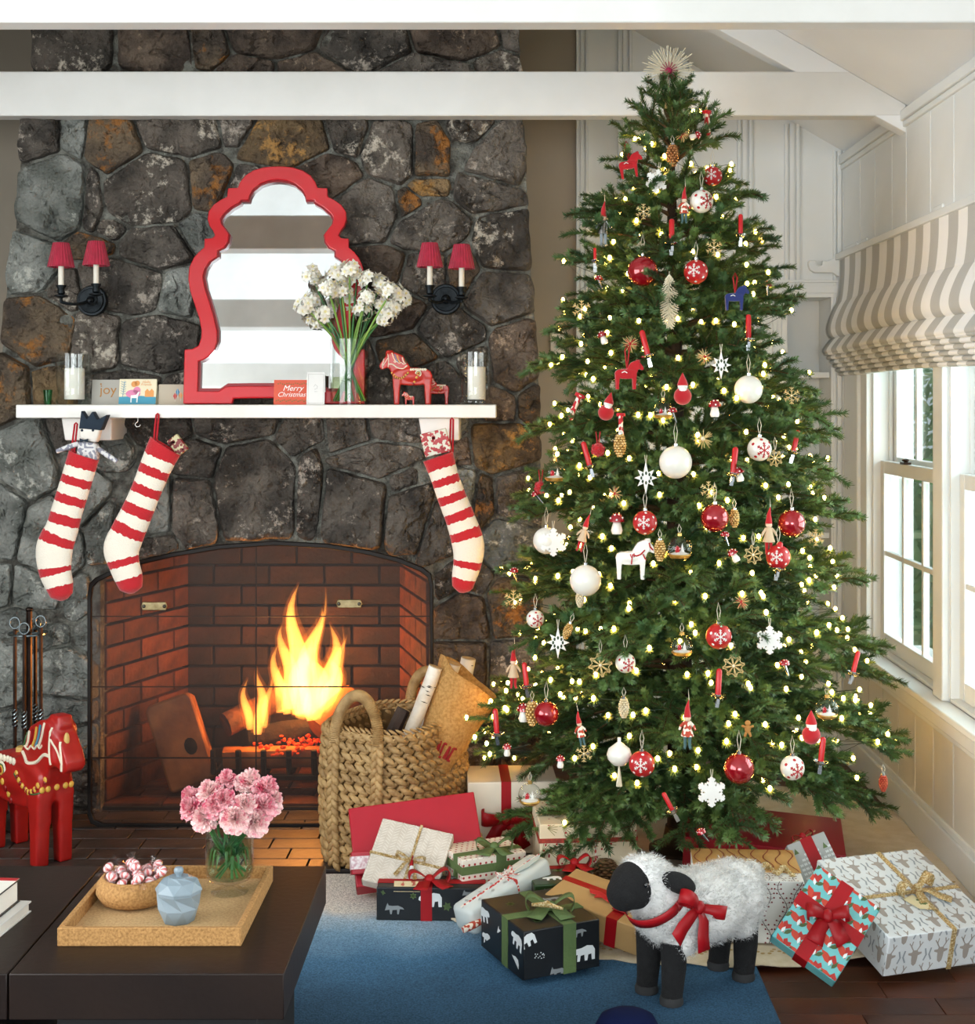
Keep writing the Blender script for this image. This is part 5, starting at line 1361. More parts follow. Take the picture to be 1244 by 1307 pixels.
# =================================================================== WOODEN HORSES
def horse_mesh(voxel=.014):
    mb = MB()
    body = [(0, .60), (.02, .52), (0, .42), (-.1, .37), (-.3, .35), (-.5, .36), (-.66, .41), (-.72, .52), (-.68, .62), (-.58, .67), (-.40, .655), (-.31, .67), (-.2, .66), (-.08, .64)]
    mb.prism(body, -.125, .125)
    mb.ball((-.36, 0, .52), (.36, .155, .17), 24, 14)
    neck = [(.03, .55), (.07, .66), (.13, .70), (.12, .92), (.05, .97), (-.05, .955), (-.17, .90), (-.24, .80), (-.31, .68), (-.30, .55)]
    mb.prism(neck, -.095, .095)
    head = [(.02, .94), (.10, .945), (.16, .87), (.235, .77), (.262, .715), (.25, .665), (.205, .64), (.12, .675), (.06, .66), (-.02, .74)]
    mb.prism(head, -.07, .07)
    mb.prism([(.0, .93), (.01, 1.0), (.125, 1.0), (.15, .93), (.13, .90)], -.055, .055)
    for x0, x1 in ((-.115, .0), (-.69, -.57)):
        for s in (-1, 1):
            c = s * .08; xm = (x0 + x1) / 2
            vs = []
            for z, hx, hy in ((0, .046, .046), (.25, .056, .052), (.48, .075, .055)):
                cy = c * (1.08 if z < .1 else 1)
                vs += [(xm - hx, cy - hy, z), (xm + hx, cy - hy, z), (xm + hx, cy + hy, z), (xm - hx, cy + hy, z)]
            fs = [(3, 2, 1, 0), (8, 9, 10, 11)]
            for k in (0, 4):
                for j in range(4): fs.append((k + j, k + (j + 1) % 4, k + 4 + (j + 1) % 4, k + 4 + j))
            mb.add(vs, fs)
    me = blob(mb, voxel, 5, .5, 'horse_body')
    return me
HORSE = horse_mesh()
def bvh_of(me): return BVHTree.FromPolygons([v.co.copy() for v in me.vertices], [tuple(p.vertices) for p in me.polygons])
HB_ = bvh_of(HORSE)
def surf(bvh, p, eps=0.004):
    loc, nrm, idx, d = bvh.find_nearest(Vector(p)); return loc + nrm * eps
def side(bvh, x, z, s=-1, eps=.003):
    loc, nrm, idx, d = bvh.ray_cast(Vector((x, s * 1.0, z)), Vector((0, -s, 0)))
    return (loc + nrm * eps) if loc is not None else surf(bvh, (x, s * .1, z), eps)
def line3(bvh, pts, r, s=-1, n=5):
    q_ = catmull([(x, 0, z) for x, z in pts], n)
    return MB().tube([side(bvh, v.x, v.z, s, r * .15) for v in q_], r, 6)
dala = mat('dala_red_paint', '#B01812', 0.42, col2='#9E120E', vscale=6, coat=.15)
dala_o = mat('dala_orange_red', '#C22A18', 0.4, col2='#B42012', vscale=6, coat=.15)
c_white = mat('folk_white', '#F2E6CC', 0.4); c_yel = mat('folk_yellow', '#E3B24A', 0.4); c_grn = mat('folk_green', '#3E5E34', 0.4); c_blue = mat('folk_blue', '#4C8FA6', 0.4); c_dred = mat('folk_dark_red', '#8E1010', 0.4); c_gold = mat('folk_gold_end_grain', '#D8B368', .5)
def paint_horse(t, s=-1, rich=True):
    B = HB_
    obj('bridle', line3(B, [(.105, .93), (.09, .80), (.10, .69)], .0075, s), c_white, t)
    obj('bridle', line3(B, [(.10, .86), (.15, .78), (.205, .70)], .007, s), c_white, t)
    obj('noseband', line3(B, [(.175, .845), (.20, .74), (.20, .66)], .0085, s), c_white, t)
    obj('rein', line3(B, [(.09, .745), (.02, .74), (-.07, .68), (-.17, .66), (-.25, .72)], .012, s), c_white, t)
    mb = MB()
    for k in range(9):
        x = -.26 + .29 * k / 8; z = .60 - .10 * math.sin(PI * k / 8) ** 1 - .02
        p = side(B, x, z, s, .0); mb.ball(p, (.021, .009, .021), 10, 6)
    obj('harness_petal', mb, c_yel, t)['kind'] = 'stuff'
    mb = MB()
    for k in range(8):
        x = -.24 + .265 * k / 7; z = .60 - .10 * math.sin(PI * (k + .5) / 8) - .02
        p = side(B, x, z, s, .004); mb.ball(p, (.013, .009, .016), 8, 6)
    obj('harness_dot', mb, c_dred, t)['kind'] = 'stuff'
    obj('harness_edge', line3(B, [(-.28, .575), (-.2, .52), (-.1, .475), (.0, .49), (.03, .52)], .006, s), c_grn, t)
    for k, cc in enumerate((c_white, c_blue, c_yel, c_dred, c_white, c_grn)):
        f = k / 5
        obj('mane_stripe', line3(B, [(.03 - .24 * f, .95 - .10 * f), (.0 - .22 * f, .86 - .07 * f), (-.04 - .20 * f, .79 - .03 * f)], .009, s), cc, t)
    obj('mane_edge', line3(B, [(.0, .80), (-.03, .775), (-.06, .79), (-.10, .76), (-.14, .775), (-.18, .745), (-.23, .76)], .007, s), c_white, t)
    mb = MB()
    for k in range(7):
        x = -.58 + .26 * k / 6; p = side(B, x, .645, s, .0); mb.ball(p, (.026, .012, .026), 10, 6)
    obj('saddle_edge', mb, c_white, t)['kind'] = 'stuff'
    for dx, cc, rr in ((0, c_white, .06), (0, c_grn, .05), (0, c_yel, .038), (0, c_dred, .024)):
        p = side(B, -.45, .57, s, .001 + (.06 - rr) * .12)
        obj('saddle_rosette', MB().ball(p, (rr, .006, rr * 1.05), 16, 8), cc, t)
    for k in range(4):
        p = side(B, -.42 + .02 * k, .50 - .04 * k, s, .002)
        obj('strap_dot', MB().ball(p, (.022, .008, .024), 10, 6), c_dred if k % 2 else c_yel, t)
    p = side(B, .10, .865, s, .0); obj('eye', MB().ball(p, (.011, .006, .016), 8, 6), c_dred, t)
def horse(name, label, loc, hgt, heading, m, painted=True, s=-1, cat='wooden horse'):
    t = thing(name, label, cat, loc, (0, 0, R(heading)), scale=hgt)
    me = HORSE.copy(); me.materials.clear(); me.materials.append(m)
    o = bpy.data.objects.new('body', me); COL.objects.link(o); o.parent = t
    if painted: paint_horse(t, s)
    return t
HX, HY = xpx(62, 4.335), 4.335
big = horse('dala_horse', 'large red painted wooden horse standing on the slate hearth', (HX + .03, HY - .03, .012), .452, -43, dala)
obj('saddle_knob', MB().lathe([(.05, .655), (.05, .70), (.042, .708), (0, .708)], 16, T(-.42, 0, 0)), c_gold, big)
obj('blaze', MB().ball(surf(HB_, (.19, -.02, .86), .0), (.016, .02, .05), 10, 8), c_gold, big)
# chest band wrapping round to the far side
mb = MB()
for k in range(5):
    a = -1.1 + .55 * k; p = surf(HB_, (.05 - .02 * abs(a), .12 * math.sin(a), .51), 0); mb.ball(p, (.012, .02, .022), 8, 6)
obj('breast_band', mb, c_yel, big)['kind'] = 'stuff'
horse('dala_horse', 'medium red painted wooden horse on the mantel, tallest of the mantel horses', (onm(502, 4.70).x + .0, 4.70, mz), .176, 180 + 6, dala_o, True, 1)
horse('dala_horse', 'small red wooden horse behind the medium one on the mantel', (onm(546, 4.78).x, 4.78, mz), .098, 180, dala_o, True, 1)
horse('dala_horse', 'tiny red wooden horse under the belly of the medium one', (onm(517, 4.665).x, 4.665, mz), .042, 180, dala_o, True, 1)

# =================================================================== PLUSH SHEEP
sheep = thing('plush_sheep', 'white plush sheep with black face and legs wearing a red bow', 'stuffed toy', (.444, 3.421, .0145), (0, 0, R(-143.1)))
wool = mat('white_wool', '#F0EFEC', 0.95, col2='#E2E2E0', vscale=25, sheen=.4)
blk = mat('black_plush', '#0B0B0C', 0.95, col2='#141415', vscale=60, bump=.4, bscale=250)
mb = MB()
mb.ball((-.005, 0, .185), (.165, .098, .086), 26, 16); mb.ball((.085, 0, .195), (.085, .088, .085), 20, 12); mb.ball((-.11, 0, .19), (.075, .09, .082), 20, 12)
mb.tube([(.08, 0, .2), (.13, 0, .24), (.165, .0, .27)], [.075, .068, .062], 14)
mb.ball((.172, 0, .278), (.066, .06, .060), 20, 12)
mb.ball((-.18, .0, .235), (.03, .025, .022), 12, 8); mb.ball((-.195, 0, .215), (.022, .02, .028), 12, 8)
for sx_ in (.1, -.105):
    for sy_ in (-1, 1): mb.ball((sx_ * .94, sy_ * .045, .135), (.042, .038, .036), 12, 8)
wb = blob(mb, .010, 4, .5, 'wool_body'); wb.materials.append(wool)
o = bpy.data.objects.new('wool_body', wb); COL.objects.link(o); o.parent = sheep
rf = random.Random(2); fz = MB(); vs_, fs_ = [], []
polys = [(p.center.copy(), p.normal.copy(), p.area) for p in wb.polygons]
for i in range(26000):
    c, nn, ar = polys[rf.randrange(len(polys))]
    if c.x > .2 or c.z < .108: continue
    d = (nn + Vector((rf.gauss(0, .55), rf.gauss(0, .55), rf.gauss(0, .55) - .15))).normalized()
    b0 = c + Vector((rf.uniform(-.005, .005), rf.uniform(-.005, .005), rf.uniform(-.005, .005))); sd = d.orthogonal().normalized() * .0016
    k_ = len(vs_); vs_ += [b0 - sd, b0 + sd, b0 + d * rf.uniform(.007, .013)]; fs_.append((k_, k_ + 1, k_ + 2))
o = obj('wool_pile', fz.add(vs_, fs_), wool, sheep, smooth=None, norm=False); o['kind'] = 'stuff'
for sx_, nm in ((.117, 'leg'), (-.117, 'leg')):
    for sy_ in (-1, 1):
        lg = obj('leg', MB().tube([(sx_, sy_ * .042, .14), (sx_, sy_ * .042, .08), (sx_ + .004, sy_ * .042, .03), (sx_ + .006, sy_ * .042, .016)], [.031, .029, .025, .025], 14), blk, sheep, smooth=60)
        hv = MB().lathe([(0, 0), (.027, 0), (.028, .008), (.025, .018), (0, .02)], 14, T(sx_ + .007, sy_ * .042, 0))
        obj('hoof', hv, mat('charcoal_hoof', '#2A2A2B', .8), lg, smooth=60)
mz_ = MB().ball((.200, 0, .275), (.056, .055, .054), 22, 14); mz_.ball((.234, 0, .262), (.036, .042, .040), 18, 12)
fb_ = blob(mz_, .007, 5, .5, 'face'); fb_.materials.append(blk)
fo = bpy.data.objects.new('face', fb_); COL.objects.link(fo); fo.parent = sheep
for sy_ in (-1, 1):
    obj('eye', MB().ball((.212, sy_ * .053, .291), .0055, 10, 8), mat('glass_eye', '#101010', .08, coat=1), fo)
    ear = MB().ball((0, 0, 0), (.045, .008, .024), 16, 10, T(.125, sy_ * .068, .282) @ RZ(sy_ * -20) @ RY(-22) @ RX(sy_ * 25))
    obj('ear', ear, blk, sheep, smooth=180)
satin = mat('red_satin', '#A3101A', 0.45, col2='#900C14', vscale=8, spec=.3)
def bow(parent, M, s, w, m, tails=True, name='bow', tail=1.0):
    mb = MB()
    for sg in (-1, 1):
        pts, wd = [], []
        for i in range(15):
            t_ = i / 14
            pts.append((sg * s * math.sin(PI * t_), s * .12 * math.sin(PI * t_), s * (.34 * math.sin(2 * PI * t_) + .22 * math.sin(PI * t_)) + .004)); wd.append((0, w / 2 * (.55 + .45 * math.sin(PI * t_)), 0))
        mb.strip(pts, wd, M)
        if tails:
            pts = [(0, 0, .006), (sg * .3 * s, -.35 * s * tail, .16 * s), (sg * .5 * s, -.8 * s * tail, .06 * s), (sg * .68 * s, -1.25 * s * tail, .004)]
            mb.strip(pts, [(w / 2 * .6, 0, 0), (w / 2 * .9, sg * w * .1, 0), (w / 2, sg * w * .15, 0), (w / 2, sg * w * .3, 0)], M)
    o = obj(name, mb, m, parent, smooth=60, solid=.0012)
    obj('knot', MB().ball((0, 0, .008), (w * .42, w * .5, .012), 12, 8, M), m, o)
    return o
# collar ribbon
ax = Vector((.55, 0, .83)).normalized(); cc = Vector((.135, 0, .232)); u_ = Vector((0, 1, 0)); v_ = ax.cross(u_)
pts = [cc + u_ * math.cos(a) * .075 + v_ * math.sin(a) * .078 for a in [2 * PI * i / 36 for i in range(37)]]
obj('ribbon_collar', MB().strip(pts, [ax * .012] * 37), satin, sheep, smooth=180, solid=.0015)
bow(sheep, T(.088, .088, .225) @ RZ(180) @ RX(-12) @ RX(90) @ RZ(-28), .065, .032, satin, True, 'ribbon_bow', 1.05)

# =================================================================== GIFTS
FACE = {'front': lambda d: ((0, -d[1] / 2, 0), (1, 0, 0), (0, 0, 1), (0, -1, 0), d[0], d[2]), 'top': lambda d: ((0, 0, d[2] / 2), (1, 0, 0), (0, 1, 0), (0, 0, 1), d[0], d[1]),
        'left': lambda d: ((-d[0] / 2, 0, 0), (0, -1, 0), (0, 0, 1), (-1, 0, 0), d[1], d[2]), 'right': lambda d: ((d[0] / 2, 0, 0), (0, 1, 0), (0, 0, 1), (1, 0, 0), d[1], d[2])}
def clip_rect(poly, w, h):
    for a, n_ in (((w / 2, 0), (1, 0)), ((-w / 2, 0), (-1, 0)), ((0, h / 2), (0, 1)), ((0, -h / 2), (0, -1))):
        poly = clip(poly, a, n_)
        if len(poly) < 3: return None
    return poly
def prints(t, d, face, polys, m, off=.0009, name='print'):
    o, u, v, n_, w, h = FACE[face](d); o, u, v, n_ = map(Vector, (o, u, v, n_)); mb = MB()
    for pl in polys:
        pl = clip_rect(pl, w - .002, h - .002)
        if pl: mb.add([o + u * x + v * y + n_ * off * .5 for x, y in pl], [tuple(range(len(pl)))])
    if mb.v:
        ob = obj(name, mb, m, t, smooth=None, norm=False); ob['kind'] = 'stuff'
def xf(poly, x, y, s, rot=0, flip=1):
    c, sn = math.cos(R(rot)), math.sin(R(rot))
    return [(x + s * (px * flip * c - py * sn), y + s * (px * flip * sn + py * c)) for px, py in poly]
def band(t, d, axis, pos, w, m, name='ribbon', e=.0014):
    """ribbon wound round the box across an axis, four flat runs"""
    mb = MB(); X, Y, Z = d[0] / 2, d[1] / 2, d[2] / 2
    if axis == 'x':
        for a in (-1, 1):
            mb.bb(pos - w / 2, pos + w / 2, -Y - e, Y + e, a * Z - (e if a < 0 else 0), a * Z + (e if a > 0 else 0)); mb.bb(pos - w / 2, pos + w / 2, a * Y - (e if a < 0 else 0), a * Y + (e if a > 0 else 0), -Z, Z)
    elif axis == 'y':
        for a in (-1, 1):
            mb.bb(-X - e, X + e, pos - w / 2, pos + w / 2, a * Z - (e if a < 0 else 0), a * Z + (e if a > 0 else 0)); mb.bb(a * X - (e if a < 0 else 0), a * X + (e if a > 0 else 0), pos - w / 2, pos + w / 2, -Z, Z)
    else:
        for a in (-1, 1):
            mb.bb(-X - e, X + e, a * Y - (e if a < 0 else 0), a * Y + (e if a > 0 else 0), pos - w / 2, pos + w / 2); mb.bb(a * X - (e if a < 0 else 0), a * X + (e if a > 0 else 0), -Y, Y, pos - w / 2, pos + w / 2)
    return obj(name, mb, m, t, smooth=None)
def gift(label, c, d, rot, paper, bevel=.003):
    t = thing('gift_box', label, 'gift', c)
    t.rotation_euler = (Matrix.Rotation(R(rot[2]), 3, 'Z') @ Matrix.Rotation(R(rot[0]), 3, 'X') @ Matrix.Rotation(R(rot[1]), 3, 'Y')).to_euler()
    obj('wrapped_box', MB().box((0, 0, 0), d), paper, t, bevel=bevel)
    # folded flaps of the paper at the ends
    X, Y, Z = d[0] / 2, d[1] / 2, d[2] / 2
    for s in (-1, 1):
        obj('paper_fold', MB().add([(s * (X + .0006), -Y, -Z), (s * (X + .0006), Y, -Z), (s * (X + .0006), 0, Z * .35)], [(0, 1, 2)]), paper, t, smooth=None)
    return t
BEAR = [(-.5, .0), (-.47, .12), (-.36, .2), (-.1, .22), (.15, .3), (.4, .26), (.5, .1), (.5, -.3), (.36, -.3), (.34, -.06), (.2, -.08), (.16, -.3), (.04, -.3), (.02, -.06), (-.14, -.08), (-.18, -.3), (-.3, -.3), (-.28, -.02), (-.42, -.05)]
FOX = [(-.5, -.1), (-.42, .15), (-.36, .3), (-.3, .16), (-.1, .14), (.2, .16), (.45, .05), (.52, -.05), (.3, -.02), (.24, -.3), (.16, -.3), (.14, -.06), (-.1, -.08), (-.14, -.3), (-.22, -.3), (-.26, -.06)]
DEERH = [(0, -.5), (.09, -.42), (.12, -.25), (.13, -.08), (.28, -.02), (.28, .05), (.13, .06), (.1, .14), (-.1, .14), (-.13, .06), (-.28, .05), (-.28, -.02), (-.13, -.08), (-.12, -.25), (-.09, -.42)]
LEAFP = [(0, -.5), (.18, -.2), (.2, .1), (0, .5), (-.2, .1), (-.18, -.2)]
gold_tw = mat('glitter_gold_twine', '#C9A86A', 0.35, .75, col2='#EFE0B8', vscale=220, detail=2, vlo=.45, vhi=.6, bump=.8, bscale=300)
green_rb = mat('sage_green_ribbon', '#5E7442', 0.75, col2='#50663A', vscale=9, bump=.2, bscale=180)
red_rb = mat('red_ribbon', '#A91019', 0.55, col2='#960C14', vscale=9, spec=.3)
twine_r = mat('red_white_twine', '#C23A34', .7, col2='#F0E6DC', vscale=140, detail=0, vlo=.48, vhi=.52)
blk_paper = mat('black_wrapping_paper', '#14171B', 0.45, col2='#0D1013', vscale=6)
p_white = mat('print_white', '#E8ECEC', .6); p_grey = mat('print_grey', '#8A8F90', .6); p_green = mat('print_green', '#5B7040', .6); p_red = mat('print_red', '#A81C22', .6); p_deer = mat('print_taupe_deer', '#A49C94', .6); p_arc = mat('print_grey_arc', '#9AA3A8', .6)

# 1 black paper with polar animals and red ribbon
d = (.285, .10, .088); g = gift('flat black gift with white animals and a red ribbon bow', (-.208, 3.885, .014 + .044), d, (0, 0, -2), blk_paper)
prints(g, d, 'front', [xf(BEAR, .0, .012, .062), xf(BEAR, .10, -.012, .05, 5, -1), xf([(-1, -.5), (1, -.5), (1, -.36), (.4, -.40), (-.3, -.34), (-1, -.40)], 0, .008, .15)], p_white)
prints(g, d, 'front', [xf(FOX, -.095, -.012, .05), xf(FOX, .105, .028, .04)], p_grey)
prints(g, d, 'front', [xf(LEAFP, -.045, .022, .02, a) for a in (0, 60, 120)] + [xf(LEAFP, .045, -.005, .026, a) for a in (20, 80, 140)] + [xf(LEAFP, -.125, .03, .015, a) for a in (0, 70)], p_green)
prints(g, d, 'top', [xf(FOX, .06, .03, .04), xf(BEAR, -.09, .02, .04)], p_grey)
band(g, d, 'x', -.01, .03, red_rb); band(g, d, 'y', 0, .03, red_rb)
bow(g, T(-.005, -.01, .046) @ RZ(15), .055, .034, red_rb, True)
obj('gift_tag', MB().bb(-.035, .035, -.0008, .0008, -.014, .014, T(-.062, -.042, .044) @ RX(-35) @ RZ(0)), mat('kraft_tag', '#C9B58C', .8, col2='#A8503E', vscale=60, vlo=.55, vhi=.6), g)
# 2 polka dot
cream_paper = mat('cream_dot_paper', '#EFE6D6', .5)
d = (.19, .15, .13); g = gift('cream gift with red polka dots and a green ribbon', (-.072, 3.988, .03 + .065), d, (0, 0, 25), cream_paper)
for fc, (w_, h_) in (('front', (.19, .13)), ('top', (.19, .15)), ('left', (.15, .13))):
    pl = []
    for i in range(-7, 8):
        for j in range(-5, 6):
            pl.append(disc(i * .0165 + (j % 2) * .008, j * .0165, .0034, 8))
    prints(g, d, fc, pl, p_red)
band(g, d, 'x', .02, .03, green_rb); band(g, d, 'z', .035, .022, green_rb, e=.0018); band(g, d, 'y', -.03, .028, green_rb)
bow(g, T(.02, -.03, .067) @ RZ(-20), .05, .032, green_rb, True)
# 3 red box leaning on the basket
red_paper = mat('red_wrapping_paper', '#B3162B', .42, col2='#A51226', vscale=5)
d = (.36, .06, .23); g = gift('large plain red gift leaning against the braided basket', (-.262, 4.085, .145), d, (-40, -7, 4), red_paper)
# 4 pale herringbone paper with gold twine
herr = mat('herringbone_paper', '#D6CCBE', .6, col2='#C6BBAC', vscale=40, detail=2)
d = (.205, .035, .19); g = gift('flat pale herringbone gift with gold twine leaning on the red gift', (-.276, 3.965, .135), d, (-46, 14, 0), herr)
pl = []
for i in range(-6, 7):
    for j in range(-12, 13):
        x, y = i * .017, j * .009; sg = 1 if i % 2 else -1
        pl += stroke([(x - .006, y - sg * .004), (x + .006, y + sg * .004)], .0014)
prints(g, d, 'front', pl, mat('herringbone_line', '#EDE7DC', .6))
band(g, d, 'x', .01, .007, gold_tw, 'twine', .003); band(g, d, 'z', -.012, .007, gold_tw, 'twine', .003)
bow(g, T(.01, -.02, -.012) @ RX(90), .042, .010, gold_tw, True, 'twine_bow')
obj('elf_charm', MB().cyl((.018, -.026, -.03), (.014, -.03, .0), .006, .001, 8), red_rb, g); obj('elf_charm_body', MB().cyl((.02, -.026, -.03), (.024, -.024, -.055), .006, .007, 8), p_white, g)
# white lace ribboned gift peeking beside it
d = (.07, .06, .06); g = gift('small red gift with a white lace band beside the herringbone one', (-.402, 4.0, .03 + .085), d, (-20, 0, 10), red_paper)
band(g, d, 'z', 0, .034, mat('lace_band', '#EFE6E6', .7, col2='#C9A0A8', vscale=120, detail=1), 'lace_band')
# 5 little kraft gift with straw bow
kraft = mat('kraft_paper', '#B8935E', .7, col2='#AA8552', vscale=8, bump=.15, bscale=20)
d = (.11, .09, .10); g = gift('little kraft gift with a gold straw bow behind the polka dots', (-.128, 4.13, .03 + .05), d, (0, 0, 8), kraft)
bow(g, T(0, -.02, .052) @ RX(25), .05, .018, gold_tw, True, 'straw_bow')
# 6 cream box with red satin bow
d = (.27, .2, .215); g = gift('tall cream gift with a wide red satin bow behind the basket', (.005, 4.45, .03 + .1075), d, (0, 0, 3), mat('cream_paper', '#E9DEC9', .6))
band(g, d, 'x', -.02, .03, satin); bow(g, T(-.02, -.102, .0) @ RX(90), .075, .045, satin, True)
obj('gift_tag', MB().prism([(-.02, -.025), (.02, -.025), (.02, .008), (.0, .026), (-.02, .008)], -.002, 0, T(-.015, -.112, -.05) @ RY(20)), mat('tag_cream', '#E3CDA4', .8), g)
# 7 pale tube-like gift with striped twine
roll_p = mat('silver_white_paper', '#D5DAD6', .4, col2='#C6CDC8', vscale=7)
A, Bp = Vector((-.118, 3.675, .072)), Vector((.088, 3.86, .150)); dv = (Bp - A)
g = thing('gift_roll', 'long pale silver gift roll tied with red striped twine', 'gift', (A + Bp) / 2)
g.rotation_mode = 'QUATERNION'; g.rotation_quaternion = dv.to_track_quat('X', 'Z')
L_ = dv.length
obj('wrapped_tube', MB().box((0, 0, 0), (L_, .078, .072)), roll_p, g, bevel=.014, smooth=180)
mb = MB()
for k in range(11):
    for q_ in range(5):
        pl = xf(LEAFP, -.11 + .022 * k, (-.018 if k % 2 else .014), .017, q_ * 72)
        pl = [((x - (-.11 + .022 * k)) + (-.11 + .022 * k), y) for x, y in pl]
        if all(abs(x) < L_ / 2 - .012 for x, y in pl): mb.add([(x, y * .9, .0367) for x, y in pl], [tuple(range(len(pl)))])
obj('print', mb, mat('print_pale', '#E6EAE6', .5), g, smooth=None, norm=False)['kind'] = 'stuff'
obj('twine', MB().box((0, .0, .0375), (L_ * .98, .0035, .003)).box((.02, 0, 0), (.004, .082, .077)), twine_r, g)
bow(g, T(.02, 0, .040), .026, .004, twine_r, True, 'twine_bow')
obj('paper_leaf', MB().prism([(-.05, 0), (-.01, .016), (.035, .012), (.055, -.006), (.01, -.014), (-.03, -.01)], -.0008, .0008, T(.085, -.012, .040) @ RX(80)), mat('paper_leaf', '#CBD6CF', .6), g)
ef = thing('elf_ornament', 'red hatted elf ornament in striped clothes on the silver roll', 'ornament', P(614, 1176, 3.655))
dq = (P(648, 1160, 3.70) - P(614, 1176, 3.655)).normalized()
obj('hat', MB().cyl(dq * .012, dq * .065, .008, .001, 10), red_rb, ef); obj('head', MB().ball(dq * .008, .008, 10, 8), mat('elf_skin', '#E7C9A8', .7), ef)
obj('body', MB().tube([dq * .004, dq * -.03, dq * -.055], [.007, .01, .008], 10), mat('elf_stripe', '#B8452E', .8, col2='#EFE4D2', vscale=110, detail=0, vlo=.49, vhi=.51), ef)
# 8 black bear paper with sage ribbon
d = (.203, .247, .115); c8 = (.073, 3.556, .03 + .0575); g = gift('black gift with white bears and a sage green ribbon bow', c8, d, (0, 0, 25), blk_paper)
prints(g, d, 'front', [xf(BEAR, .058, -.018, .06), xf(BEAR, -.095, .034, .05, 20)], p_white); prints(g, d, 'front', [xf(FOX, .045, .035, .04), xf(FOX, -.01, -.05, .045)], p_grey)
prints(g, d, 'front', [disc(-.06 + .012 * math.cos(k * 2.4), -.005 + .016 * math.sin(k * 3.1), .0015, 6) for k in range(12)], p_white)
prints(g, d, 'left', [xf(BEAR, .085, .025, .06, -12), xf(BEAR, .07, -.03, .055, -8), xf(BEAR, -.1, .025, .06, 10, -1), xf(BEAR, -.09, -.03, .05, 0), xf(FOX, .0, .01, .05, -5)], p_white)
prints(g, d, 'top', [xf(LEAFP, x, y, .028, a) for x, y in ((-.05, .06), (.05, -.06), (-.04, -.07)) for a in (0, 60, 120)], p_green); prints(g, d, 'top', [xf(FOX, .06, .05, .05), xf(BEAR, -.06, -.02, .045)], p_grey)
band(g, d, 'x', .02, .034, green_rb); band(g, d, 'y', -.02, .034, green_rb)
bow(g, T(.02, -.02, .06) @ RZ(-25), .06, .036, green_rb, True)
obj('straw_charm', MB().tube([(-.03, -.02, .078), (0, -.045, .082), (.03, -.07, .075)], [.004, .008, .003], 6).tube([(-.02, -.035, .08), (0, -.045, .088), (.012, -.03, .08)], .004, 6), gold_tw, g)
# 9 dark foil gift
foil = mat('dark_foil_paper', '#35281C', .3, .3, col2='#28401F', vscale=26, detail=2, vlo=.45, vhi=.55)
d = (.17, .15, .11); g = gift('small dark foil gift with green leaves tied in red behind the sage one', (.135, 3.83, .03 + .055), d, (0, 0, 10), foil)
prints(g, d, 'front', [xf(LEAFP, -.06 + .03 * k, .01 * (-1) ** k, .035, 30 * k) for k in range(5)], mat('foil_green', '#3E7A3E', .25, .5)); prints(g, d, 'front', [xf(BEAR, .02, -.03, .06), xf(FOX, -.04, .03, .05)], p_white, .0014)
prints(g, d, 'top', [xf(LEAFP, -.06 + .03 * k, .03 * (-1) ** k, .04, 50 * k) for k in range(5)], mat('foil_green', '#3E7A3E')); prints(g, d, 'top', [xf(FOX, .03, -.04, .05), xf(BEAR, -.03, -.03, .05)], p_white, .0014)
band(g, d, 'y', .055, .02, red_rb); bow(g, T(.05, .055, .057), .045, .03, red_rb, True)
# 10 cream botanical gift with pine cone
bot = mat('botanical_paper', '#E6D9BE', .6, col2='#DCCDAE', vscale=12)
d = (.27, .24, .19); g = gift('large cream botanical gift trimmed with a pine cone', (.21, 4.13, .03 + .095), d, (0, 0, 4), bot)
rf = random.Random(8)
for fc, w_, h_ in (('front', .27, .19), ('top', .27, .24)):
    pl, pr = [], []
    for k in range(26):
        x, y, a = rf.uniform(-.13, .13), rf.uniform(-h_ / 2, h_ / 2), rf.uniform(-40, 40)
        for q_ in range(6): pl += stroke([(x, y), (x + .028 * math.cos(R(a + q_ * 18 - 45)), y + .028 * math.sin(R(a + q_ * 18 - 45)))], .0016)
        pr += [disc(x + rf.uniform(-.02, .02), y + rf.uniform(-.02, .02), .003, 7) for _ in range(2)]
    prints(g, d, fc, pl, mat('botanical_olive', '#8C8450', .6)); prints(g, d, fc, pr, p_red, .0013)
band(g, d, 'x', .02, .004, twine_r, 'twine', .002); band(g, d, 'z', .05, .012, mat('berry_garland', '#B2402E', .7, col2='#7E2A1E', vscale=90), 'garland', .003)
cone_m = mat('pine_cone_brown', '#8E6A44', .7, col2='#5A3E26', vscale=40)
def pinecone(mb, c, r, h, ax=None, rows=9):
    for j in range(rows):
        t_ = j / (rows - 1); rr = r * math.sin(PI * (.12 + .80 * t_)) ** .7
        n_ = 9
        for i in range(n_):
            a = 2 * PI * (i + .5 * (j % 2)) / n_
            q_ = Vector((rr * math.cos(a), rr * math.sin(a), h * (.5 - t_)))
            mb.ball(c + q_ * 1.0, (r * .30, r * .30, h * .055), 5, 4)
    mb.ball(c, (r * .7, r * .7, h * .46), 8, 6)
mb = MB(); pinecone(mb, Vector((.045, -.145, -.03)), .03, .058); obj('pine_cone', mb, cone_m, g)
mb = MB(); pinecone(mb, Vector((-.115, -.13, -.04)), .02, .036, rows=7); obj('pine_cone', mb, cone_m, g)
nd = mat('pine_needle_long', '#4F6B3E', .6, col2='#7C8E5C', vscale=20)
mb = MB()
